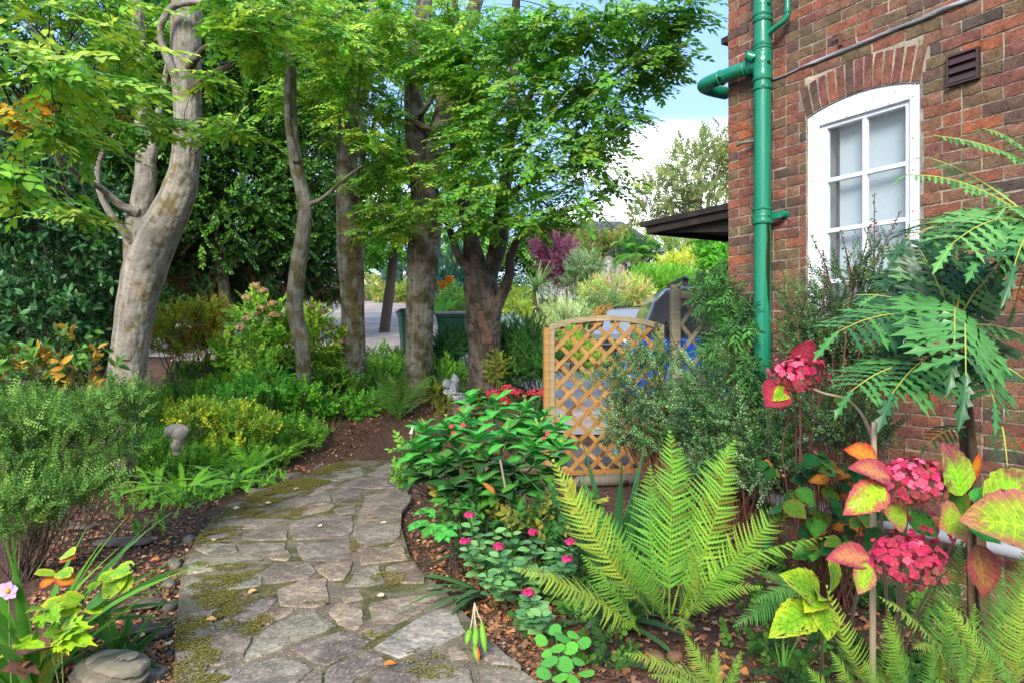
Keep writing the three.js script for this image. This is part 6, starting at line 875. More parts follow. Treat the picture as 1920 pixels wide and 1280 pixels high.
// maple-like lobed leaf
const lobedLeaf = (() => { const P = []; const R = [[0, 0.02], [0.2, -0.12], [0.42, -0.02], [0.36, 0.14], [0.55, 0.32], [0.36, 0.38], [0.40, 0.58], [0.22, 0.56], [0.16, 0.78], [0.06, 0.8], [0, 1]]; for (const [x, z] of R) P.push([x, z]); for (let k = R.length - 2; k > 0; k--) P.push([-R[k][0], R[k][1]]); return outline(P, { fold: 0.12, droop: 0.25, centre: [0, 0.3] }); })();
{
  const p0 = Gd(110, 3.35, 0), t = thing('yellowing_plant', 'low plant with broad yellow-green leaves and black seed heads in the left bed', 'plant', p0), D = 3.15, put = (b, tip, m, g = 0, w = 1, dz = 0) => leafPart(t, roundLeaf[g], SK[m], Wp(...b, D + dz), Wp(...tip, D - 0.06 + dz), { w, up: V(rr(-0.2, 0.2), 1, 0.7) });
  put([240, 1070], [187, 1120], 'lime', 0, 0.95); put([245, 1075], [225, 1110], 'lime', 1, 0.9); put([230, 1075], [180, 1085], 'lime', 0, 0.8); put([212, 1070], [245, 1068], 'lime'); put([160, 1130], [115, 1115], 'yellow', 0, 0.9); put([155, 1130], [70, 1128], 'yellow', 1, 0.6); put([160, 1135], [100, 1145], 'yellow', 0, 0.9); put([165, 1130], [186, 1142], 'lime', 1, 0.9); put([170, 1125], [196, 1120], 'green', 0, 1.2); put([185, 1090], [165, 1105], 'lime', 0, 0.9); put([105, 1075], [64, 1072], 'yellow', 0, 0.8, -0.2); put([105, 1080], [72, 1098], 'orange', 1, 0.9, -0.2); put([110, 1080], [132, 1092], 'orange', 0, 0.8, -0.2); put([110, 1070], [128, 1078], 'lime', 0, 0.9, -0.2); put([118, 1046], [136, 1042], 'orange', 0, 0.8, -0.4); put([118, 1040], [135, 1035], 'yellow', 0, 0.8, -0.4);
  const st = []; for (const [x, y] of [[246, 1066], [152, 1132], [110, 1072], [190, 1095]]) st.push(tube([p0.clone().add(V(rr(-0.05, 0.05), -0.03, 0)), Wp((x + 110) / 2, y + 30, D + 0.1), Wp(x, y, D)], [0.004, 0.003, 0.002], { seg: 4, rad: 5 })); part('stem', merge(st), M.greenStem, t);
  const blk = std({ color: C(0.02, 0.012, 0.012), roughness: 0.4 }); for (const [x, y] of [[248, 1064], [152, 1133]]) { const b = new GB(); for (let k = 0; k < 9; k++) { const g = new THREE.SphereGeometry(0.006, 8, 6); g.scale(1, 1.6, 1); g.applyMatrix4(mat4(rv().multiplyScalar(0.016), lookQ(rv(), rv()))); b.add(g); } const c = Wp(x, y, D - 0.03), m = part('seed_head', b.geo(), blk, t, false); m.position.copy(c).sub(t.position); }
}
{
  const D = 3.0, p0 = Gd(120, 3.05, 0), t = thing('seedling_tree', 'maple-like seedling with yellow-green lobed leaves in front of the carved boulder', 'plant', p0); const put = (b, tip, m, w = 1) => leafPart(t, lobedLeaf, SK[m], Wp(...b, D + 0.03), Wp(...tip, D - 0.04), { w, up: V(rr(-0.2, 0.2), 1, 0.8) });
  put([80, 1140], [48, 1140], 'yellow', 1.1); put([82, 1146], [74, 1172], 'lime', 1.2); put([84, 1144], [107, 1160], 'lime', 1.0); put([112, 1188], [80, 1186], 'lime', 1.2); put([114, 1186], [160, 1165], 'yellow', 0.8); put([118, 1190], [172, 1200], 'yellow', 0.8); put([116, 1194], [124, 1222], 'yellow', 1.2); put([116, 1188], [132, 1166], 'yellow', 1.0);
  part('stem', merge([tube([p0, Wp(115, 1220, D), Wp(114, 1188, D)], [0.003, 0.003, 0.002], { rad: 5 }), tube([p0, Wp(90, 1190, D), Wp(82, 1142, D)], [0.003, 0.002, 0.002], { rad: 5 })]), M.greenStem, t);
  const lf = leafPart(solo0('fallen_leaf', 'yellow lobed leaf cupped in a curled brown dead leaf', 'leaf', Wp(60, 1220, D)), lobedLeaf, SK.yellow, Wp(22, 1212, D), Wp(86, 1205, D - 0.03), { w: 0.9, up: V(0, 1, 0.5) });
  const dead = solo0('dead_leaf', 'large curled brown dead leaf at the lower left corner', 'leaf', Wp(55, 1215, D + 0.02)); leafPart(dead, blade({ half: roundp(0.36), n: 8, across: 6, fold: 0.5, droop: -0.1, wave: 0.04, serr: 0.08 }), SK.brown, Wp(14, 1212, D + 0.01), Wp(104, 1218, D), { up: V(0, 1, 0.4) });
  const dead2 = solo0('dead_leaf', 'crumpled dark brown leaf below the yellow lobed leaf', 'leaf', Wp(40, 1255, D)); for (let k = 0; k < 4; k++) leafPart(dead2, lobedLeaf, SK.brown, Wp(40, 1250, D - 0.05), Wp(40 + 40 * Math.cos(k * 1.7), 1258 + 24 * Math.sin(k * 1.7), D - 0.08 + rr(-0.05, 0.05)), { w: 0.9, up: V(rr(-0.6, 0.6), 1, rr(0, 0.8)) });
}
function solo0(name, label, category, pos, group) { return thing(name, label, category, pos, group); }
{
  const c = Wp(16, 1106, 2.9), t = thing('anemone_flower', 'pale pink flower with a yellow centre at the left edge', 'flower', c), pm = phy({ color: C(0.66, 0.40, 0.66), roughness: 1, transmission: 0.3, thickness: 0, side: THREE.DoubleSide }), g = blade({ half: roundp(0.4), n: 5, across: 4, fold: 0.2, droop: 0.15 }); for (let k = 0; k < 6; k++) { const a = k * 1.047 + 0.3; leafPart(t, g, pm, c, c.clone().add(V(Math.cos(a) * 0.042, Math.sin(a) * 0.038, 0.012)), { name: 'petal', up: V(0, 0.2, 1) }); }
  const s = new THREE.SphereGeometry(0.011, 12, 8); part('flower_centre', s.translate(0, 0, 0.008), std({ color: C(0.7, 0.32, 0.03), roughness: 0.9 }), t, false); part('stem', tube([c, c.clone().add(V(-0.03, -0.3, -0.05)), gy(c.clone().add(V(-0.05, 0, -0.1)))], [0.003, 0.003, 0.004], { rad: 6 }), M.greenStem, t);
}
// red hydrangea behind the green shrub, junipers
const floret = petal4;
{
  const t = bush('red_hydrangea_bush', 'hydrangea with dull red flower heads on the bank left of the trellis', 'bush', [[955, 765, 44, 22, 9.3, 0.3], [1000, 770, 26, 18, 9.3, 0.25]], { geos: SP.mid, cov: 1, cols: MIDG, size: 0.9, per: 6 });
  flowerHeads(t, oldHead, leafM({ color: C(0.40, 0.035, 0.045), transmission: 0.2, clearcoat: 0.1 }), [[925, 738], [950, 728], [965, 736], [998, 740], [945, 752], [985, 775], [1012, 738]].map(([x, y]) => Wp(x, y, 9.1)), 0.11);
}
bush('juniper_bush', 'feathery dark green juniper between the forked and dark trunks', 'bush', [[838, 658, 38, 34, 12.2, 0.5], [820, 685, 30, 26, 12, 0.4], [862, 640, 28, 20, 12.4, 0.4]], { geos: SP.fine, mat: M.matte, cov: 2.2, cols: [[0.03, 0.12, 0.025], [0.045, 0.17, 0.03], [0.02, 0.08, 0.02]], size: 1.3, per: 8 });
bush('juniper_bush', 'feathery green juniper between the dark tree and the trellis', 'bush', [[985, 640, 46, 36, 11.4, 0.5], [1010, 680, 40, 34, 11.2, 0.5], [960, 690, 40, 30, 11.2, 0.4], [940, 650, 26, 30, 11.6, 0.4]], { geos: SP.fine, mat: M.matte, cov: 2.2, cols: [[0.045, 0.17, 0.025], [0.065, 0.23, 0.03], [0.03, 0.11, 0.02]], size: 1.3, per: 8 });

// ================================================================ plants: right bed
rand = rng(601);
// fallen leaves on the soil and on the paving
const deadLeaf = [0, 1].map((k) => blade({ half: ovate(0.36, 0.85), n: 3, across: 2, fold: 0.45 - 0.7 * k, droop: 0.35, wave: 0.05 }));
{
  const t = thing('leaf_litter', 'brown and orange fallen leaves lying on the soil of both beds', 'fallen leaves', V(0, 0, 0), undefined, 'stuff');
  const cols = [[0.26, 0.10, 0.04], [0.2, 0.09, 0.045], [0.34, 0.16, 0.07], [0.12, 0.06, 0.035], [0.42, 0.26, 0.14], [0.25, 0.13, 0.07], [0.42, 0.15, 0.04], [0.15, 0.08, 0.05]].map((c) => C(...c));
  const put = (n, test, s0, s1) => { const L = [[], []]; let k = 0, guard = 0; while (k < n && guard++ < n * 20) { const p = test(); if (!p) continue; k++; L[k & 1].push(p); } deadLeaf.forEach((g, w) => { const im = new THREE.InstancedMesh(g, M.litter, L[w].length); im.name = 'leaves'; im.userData.kind = 'stuff'; im.castShadow = im.receiveShadow = true; L[w].forEach((p, i) => { const a = rand() * 6.283; im.setMatrixAt(i, mat4(V(p.x, hgt(p.x, p.z) + rr(0.004, 0.022), p.z), lookQ(V(Math.cos(a), rr(-0.25, 0.35), Math.sin(a)), V(rr(-0.5, 0.5), 1, rr(-0.5, 0.5))), rr(s0, s1))); im.setColorAt(i, jit(pick(cols), 0.25)); }); t.add(im); }); };
  put(5200, () => { const p = Gp(rr(60, 420), rr(880, 1278)); if (inPoly(p.x, p.z, pathOutline) || fbm(p.x * 3, p.z * 3, 4, 3) < 0.36) return null; return p; }, 0.018, 0.045);
  put(900, () => { const p = Gd(rr(440, 900), rr(8.6, 10.6)); if (inPoly(p.x, p.z, pathOutline)) return null; return p; }, 0.03, 0.06);
  put(3800, () => { const p = Gp(rr(740, 1900), rr(890, 1400)); if (inPoly(p.x, p.z, pathOutline)) return null; return p; }, 0.025, 0.06);
  put(900, () => { const p = Gp(rr(745, 1010), rr(930, 1278)); const d = distPoly(p.x, p.z, pathOutline); if (inPoly(p.x, p.z, pathOutline) || d > 0.35) return null; return p; }, 0.02, 0.05);
  // crumbs of seed husk on the paving and soil
  const im = new THREE.InstancedMesh(blade({ half: roundp(0.35), n: 2, across: 1, fold: 0 }), M.litter, 6500); im.name = 'husks'; im.userData.kind = 'stuff'; for (let k = 0; k < 6500; k++) { const p = Gp(rr(150, 1010), rr(860, 1278)); const on = inPoly(p.x, p.z, pathOutline); const a = rand() * 6.28; im.setMatrixAt(k, mat4(V(p.x, (on ? 0.0115 : hgt(p.x, p.z) + 0.012), p.z), lookQ(V(Math.cos(a), 0.1, Math.sin(a)), UP), rr(0.005, 0.011))); im.setColorAt(k, jit(pick([C(0.5, 0.33, 0.18), C(0.42, 0.25, 0.12), C(0.6, 0.45, 0.28)]), 0.2)); } t.add(im);
}
{
  const big = blade({ half: ovate(0.36, 0.85), n: 6, across: 4, fold: 0.3, droop: 0.2, wave: 0.03, serr: 0.06 }), ms = [[0.62, 0.34, 0.10], [0.66, 0.46, 0.24], [0.55, 0.18, 0.03], [0.72, 0.55, 0.32]].map((c) => std({ color: C(...c), roughness: 0.9, side: THREE.DoubleSide }));
  const spots = [[385, 1162, 0], [447, 950, 3], [602, 986, 3], [719, 1117, 1], [698, 970, 2], [724, 979, 1], [480, 1105, 0], [497, 943, 1], [720, 1247, 2], [560, 915, 1], [400, 1013, 3], [344, 1066, 2], [336, 1098, 2], [326, 1195, 2], [338, 1180, 0], [318, 1208, 3], [298, 1047, 2], [265, 1045, 1], [315, 1016, 2], [272, 1190, 3], [848, 1136, 0], [872, 1155, 2]];
  spots.forEach(([px, py, m], k) => { const on = k < 11; const p = Gp(px, py, on ? 0.012 : -0.03), o = solo('fallen_leaf', big, ms[m], (() => { const g = spots.filter((q, i) => (i < 11) === on).sort((a, b) => b[1] - a[1]), n = NTH[g.findIndex((q) => q[0] === px && q[1] === py)]; return on ? n + ' nearest tan or orange fallen leaf lying on top of the stone paving' : n + ' nearest orange-brown fallen leaf caught beside the edge of the paving'; })(), 'leaf', on ? 'fallen leaves on the paving' : 'fallen leaves at the paving edge'); o.position.copy(p); const a = rand() * 6.28; o.quaternion.copy(lookQ(V(Math.cos(a), 0.12, Math.sin(a)), V(rr(-0.3, 0.3), 1, 0.2))); o.scale.setScalar(rr(0.045, 0.065)); });
}
// the broad-leaved green shrub in the middle
{
  const foot = Gp(890, 1005, -0.05), t = thing('tobacco_plant', 'leafy green shrub with pointed broad leaves in whorls beside the paving', 'shrub', foot), st = []; const shoots = [[790, 795, 5.0], [775, 830, 4.9], [835, 790, 5.2], [870, 775, 5.1], [895, 810, 4.8], [930, 745, 5.4], [985, 755, 5.3], [950, 800, 5.0], [1010, 800, 5.2], [1050, 790, 5.2], [1055, 830, 5.0], [1000, 830, 4.9], [915, 850, 4.7], [860, 850, 4.7], [820, 860, 4.8], [965, 870, 4.7], [1040, 875, 4.9], [900, 900, 4.6], [850, 905, 4.6], [990, 905, 4.7], [940, 920, 4.5], [780, 880, 4.8], [1020, 770, 5.5], [880, 740, 5.5]];
  let n = 0; for (const [px, py, d] of shoots) {
    const top = Wp(px, py + 6, d), mid = foot.clone().lerp(top, 0.55).add(V(rr(-0.05, 0.05), 0.08, rr(-0.05, 0.05))); st.push(tube([foot.clone().add(V(rr(-0.1, 0.1), 0, rr(-0.1, 0.1))), mid, top], [0.011, 0.008, 0.004], { seg: 4, rad: 6 }));
    const low = py > 840, N = 11; for (let k = 0; k < N && n < 290; k++) { n++; const a = k * 2.4 + rr(-0.3, 0.3), lvl = k / N, b = top.clone().lerp(mid, lvl * 0.35), L = rr(0.14, 0.21) * (k < 3 ? 0.85 : 1), e = lerp(0.8, -0.4, lvl) + rr(-0.15, 0.15), tip = b.clone().add(V(Math.cos(a) * Math.cos(e), Math.sin(e), Math.sin(a) * Math.cos(e) * 0.9).multiplyScalar(L)); leafPart(t, pick(bigLeaf), low ? pick([SK.green, SK.deep, SK.deep, SK.fresh]) : pick([SK.fresh, SK.fresh, SK.fresh, SK.green]), b, tip, { w: rr(0.9, 1.15), up: V(-Math.cos(a) * Math.sin(e), 1, -Math.sin(a) * Math.sin(e) + 0.2) }); }
    if (!low && rand() < 0.6) { const bud = new GB(); for (let k = 0; k < 7; k++) bud.add(leafTiny, mat4(top.clone().add(V(rr(-0.02, 0.02), rr(0.0, 0.07), rr(-0.02, 0.02))), lookQ(rv().add(V(0, 1, 0)), rv()), rr(0.02, 0.045)), C(0.36, 0.46, 0.1)); part('bud', bud.geo(), M.leaf, t); }
  }
  part('stem', merge(st), M.greenStem, t); const pinkM = leafM({ color: C(0.62, 0.06, 0.10), clearcoat: 0 }); for (const [x, y, d] of [[846, 798, 4.9], [850, 810, 4.85], [1027, 812, 4.95], [1020, 820, 4.9], [868, 796, 4.8]]) { const m = part('flower', petal4, pinkM, t, false); m.position.copy(Wp(x, y, d)).sub(t.position); m.scale.setScalar(0.02); m.rotation.set(rr(0.4, 1.2), rr(0, 3), 0); }
  leafPart(t, bigLeaf[1], SK.olive, Wp(885, 905, 4.4), Wp(862, 895, 4.35), { w: 0.9 }); leafPart(t, bigLeaf[0], SK.orange, Wp(905, 905, 4.4), Wp(930, 925, 4.35), { w: 0.9 });
  part('white_trumpet', tube([Wp(774, 800, 4.9), Wp(772, 806, 4.88), Wp(770, 813, 4.87)], [0.005, 0.007, 0.013], { seg: 3, rad: 10, cap: false }), leafM({ color: C(0.75, 0.75, 0.6), clearcoat: 0 }), t);
}
bush('currant_bush', 'light green lobed-leaf bush hanging over the paving at the left of the broad-leaved shrub', 'bush', [[765, 850, 36, 30, 5.2, 0.2], [790, 880, 24, 22, 5.1, 0.15], [755, 890, 20, 14, 5.1, 0.12]], { geos: SP.mid, cov: 0.9, cols: [[0.16, 0.38, 0.04], [0.12, 0.30, 0.035]], size: 0.75, per: 7, foot: Gp(806, 935, -0.05), r: 0.005 });
{
  // small broad-leaved plants at the paving edge, and a cane
  const t = thing('leafy_plant', 'low green broad-leaved plant at the right edge of the paving', 'plant', Gp(810, 1000, -0.04)); for (const [px, py, d] of [[800, 960, 4.6], [830, 940, 4.7], [815, 990, 4.3], [845, 985, 4.3], [790, 985, 4.4], [860, 950, 4.6], [830, 1000, 4.2]]) for (let k = 0; k < 8; k++) { const b = Wp(px, py, d), a = k * 2.4, e = rr(-0.4, 0.4); leafPart(t, pick(bigLeaf), pick([SK.fresh, SK.green]), b, b.clone().add(V(Math.cos(a), Math.sin(e), Math.sin(a)).multiplyScalar(rr(0.06, 0.10))), { up: V(0, 1, 0.4), w: 1.1 }); }
  const st = []; for (let k = 0; k < 7; k++) st.push(tube([t.position.clone().add(V(rr(-0.1, 0.1), 0, rr(-0.1, 0.1))), Wp(800 + k * 10, 965, 4.5)], [0.004, 0.003], { rad: 5 })); part('stem', merge(st), M.greenStem, t);
}
solo('garden_cane', tube([Wp(968, 1000, 4.6), Wp(950, 925, 4.55), Wp(938, 862, 4.5)], [0.009, 0.008, 0.007], { seg: 4, rad: 8, rough: 0.1, fr: 20 }), M.paleTwig, 'thin pale cane standing among the green shrub leaves', 'cane');
// long dark strap leaves between the shrub and the ferns
const stl = [[0.06, 0.22, 0.05], [0.09, 0.28, 0.06], [0.04, 0.15, 0.04]];
strapClump('iris_clump', 'dark strap-leaved clump rising behind the largest fern below the trellis', 'iris', Gp(1150, 1100, -0.05), { n: 44, L: [0.6, 1.05], w: 0.024, lean: [0.05, 0.8], droop: [0.05, 0.4], cols: stl, spread: 0.14, fold: 0.3 });
strapClump('iris_clump', 'long arching strap leaves between the pink stonecrop and the broad-leaved shrub', 'iris', Gp(985, 1040, -0.05), { n: 34, L: [0.5, 0.85], w: 0.022, lean: [0.4, 1.2], droop: [0.3, 0.8], cols: [[0.07, 0.24, 0.05], ...stl], spread: 0.1, fold: 0.25 });
strapClump('iris_clump', 'strap leaves fanning low over the paving edge below the pink stonecrop', 'iris', Gp(915, 1120, -0.05), { n: 12, L: [0.3, 0.6], w: 0.018, lean: [0.7, 1.25], droop: [0.3, 0.7], cols: [[0.05, 0.2, 0.035], [0.04, 0.13, 0.03]], spread: 0.06, face: [-1.2, 1.1] });
strapClump('iris_clump', 'broad blue-green strap leaves under the largest fern at the front', 'iris', Gp(1140, 1170, -0.05), { n: 12, L: [0.35, 0.6], w: 0.026, lean: [0.5, 1.2], droop: [0.2, 0.6], cols: [[0.05, 0.18, 0.06], [0.07, 0.2, 0.05]], spread: 0.08, face: [0.2, 1.0] });
// pink stonecrop
{
  const t = thing('stonecrop', 'fleshy pale green plant with magenta flower clusters beside the paving', 'plant', Gp(935, 1120, -0.05)), fl = blade({ half: ovate(0.30, 1.0), n: 6, across: 2, fold: 0.12, droop: 0.15, serr: 0.05 }), ms = [leafM({ color: C(0.20, 0.46, 0.13), clearcoat: 0.15 }), leafM({ color: C(0.26, 0.50, 0.16), clearcoat: 0.15 }), leafM({ color: C(0.10, 0.27, 0.10), clearcoat: 0.15 })], st = [], fm = leafM({ color: C(0.62, 0.03, 0.16), clearcoat: 0 });
  const stalk = (fx, fy, d, bx, by, pale) => {
    const top = Wp(fx, fy, d), foot = Gp(bx, by, -0.05), mid = foot.clone().lerp(top, 0.5).add(V(0, 0.03, 0)); st.push(tube([foot, mid, top], [0.006, 0.005, 0.004], { seg: 4, rad: 6 }));
    for (let k = 0; k < 14; k++) { const s = 0.25 + 0.7 * k / 14, b = foot.clone().lerp(mid, Math.min(1, s * 2)).lerp(top, Math.max(0, s * 2 - 1) * 0.92), a = k * 2.4, e = rr(0.0, 0.5); leafPart(t, fl, pale ? pick(ms) : pick([ms[0], ms[2], ms[2]]), b, b.clone().add(V(Math.cos(a) * Math.cos(e), Math.sin(e), Math.sin(a) * Math.cos(e)).multiplyScalar(rr(0.07, 0.11) * (1.15 - s * 0.4))), { up: V(0, 1, 0.3), w: 1.1 }); }
    if (pale !== 2) { const b = new GB(); for (let k = 0; k < 60; k++) { const q = rv(); b.add(petal4, mat4(top.clone().add(V(q.x * 0.032, 0.012 + Math.abs(q.y) * 0.018, q.z * 0.028)), lookQ(q.clone().cross(V(0.2, 0.3, 0.9)), q.add(V(0, 0.5, 0))), rr(0.008, 0.012)), jit(pick([C(1, 1, 1), C(1.15, 2.5, 1.5), C(0.75, 0.8, 0.7)]), 0.2)); } part('flower_head', b.geo(), fm, t); }
  };
  for (const a of [[880, 970, 4.2, 900, 1080, 1], [872, 1020, 4.0, 905, 1100, 1], [935, 1030, 3.9, 945, 1120, 1], [1000, 1003, 4.1, 985, 1100, 1], [1070, 1020, 4.1, 1040, 1100, 0], [1064, 1053, 4.0, 1040, 1120, 0], [990, 1117, 3.5, 1010, 1190, 1], [925, 985, 4.1, 935, 1090, 2], [910, 1070, 3.8, 925, 1140, 2], [960, 1050, 3.9, 960, 1120, 2], [895, 1010, 4.2, 910, 1090, 2], [1020, 1060, 3.9, 1010, 1130, 2], [985, 1060, 4.0, 975, 1130, 2], [1015, 1150, 3.4, 1020, 1200, 2], [940, 1090, 3.8, 950, 1140, 2], [1045, 1020, 4.2, 1030, 1100, 2], [960, 990, 4.3, 960, 1090, 2], [985, 1150, 3.45, 1000, 1195, 2]]) stalk(...a);
  part('stem', merge(st), M.greenStem, t);
}
// the green iris seed pods drooping on the paving
{
  const t = thing('iris_seed_pods', 'green seed pods hanging over the paving edge, one split and orange inside', 'seed pods', Gp(898, 1180, 0)), D = 3.45, pm = leafM({ color: C(0.16, 0.36, 0.03), transmission: 0.1, clearcoat: 0.4 }), st = []; const pod = (x, y, a, L, m) => { const b = Wp(x, y, D), tip = Wp(x + Math.sin(a) * L, y + Math.cos(a) * L, D - 0.05), P = [0, 0.25, 0.5, 0.75, 1].map((k) => b.clone().lerp(tip, k)); part('seed_pod', tube(P, [0.005, 0.014, 0.017, 0.014, 0.003], { seg: 3, rad: 9 }), m, t); st.push(tube([Wp(890, 1130, D + 0.1), Wp((x + 888) / 2, y - 16, D + 0.02), b], [0.004, 0.003, 0.003], { seg: 3, rad: 5 })); };
  pod(882, 1178, -0.25, 30, pm); pod(903, 1165, 0.12, 58, pm); pod(893, 1175, -0.05, 40, pm); pod(890, 1206, 0.2, 36, pm); part('split', tube([Wp(894, 1212, D - 0.075), Wp(897, 1225, D - 0.08), Wp(897, 1237, D - 0.082)], [0.003, 0.008, 0.003], { seg: 3, rad: 6, rough: 0.5, fr: 60 }), std({ color: C(0.6, 0.12, 0.02), roughness: 0.8 }), t); part('stalk', merge(st), std({ color: C(0.45, 0.42, 0.25), roughness: 0.9 }), t);
}
// lady's mantle
{
  const t = thing('lady_mantle', 'low plant with round scalloped bright leaves at the front edge of the bed', 'plant', Gp(1050, 1265, -0.05)), sc = (() => { const P = []; for (let k = 0; k < 22; k++) { const a = (k / 22) * 6.283 * 0.94 + 0.2, r = 0.5 * (k % 2 ? 1 : 0.9); P.push([Math.sin(a) * r, 0.5 - Math.cos(a) * r]); } return outline(P, { fold: 0.12, droop: 0.12, centre: [0, 0.3] }); })(), ms = [leafM({ color: C(0.13, 0.48, 0.05) }), leafM({ color: C(0.10, 0.40, 0.06) })], st = [];
  for (const [px, py, L, d] of [[1015, 1200, 26, 3.25], [1095, 1205, 28, 3.25], [1040, 1180, 26, 3.35], [1100, 1262, 30, 3.05], [1075, 1275, 28, 3.0], [1055, 1195, 34, 3.3], [1045, 1215, 30, 3.2], [1070, 1215, 30, 3.2], [1030, 1240, 34, 3.1], [1060, 1245, 34, 3.1], [1085, 1240, 24, 3.15], [1020, 1262, 30, 3.05], [1050, 1270, 30, 3.0], [1025, 1225, 22, 3.2], [1075, 1190, 24, 3.3]]) { const c = Wp(px, py, d), a = rr(0, 6.28), q = V(Math.cos(a), 0.1, Math.sin(a)).multiplyScalar(pxm(L, d) * 0.5); leafPart(t, sc, pick(ms), c.clone().sub(q), c.clone().add(q), { up: V(rr(-0.2, 0.2), 1, 0.6), w: 1.1 }); st.push(tube([t.position.clone().add(V(rr(-0.03, 0.03), 0, 0)), c], [0.003, 0.002], { rad: 5 })); } part('stem', merge(st), M.greenStem, t);
}
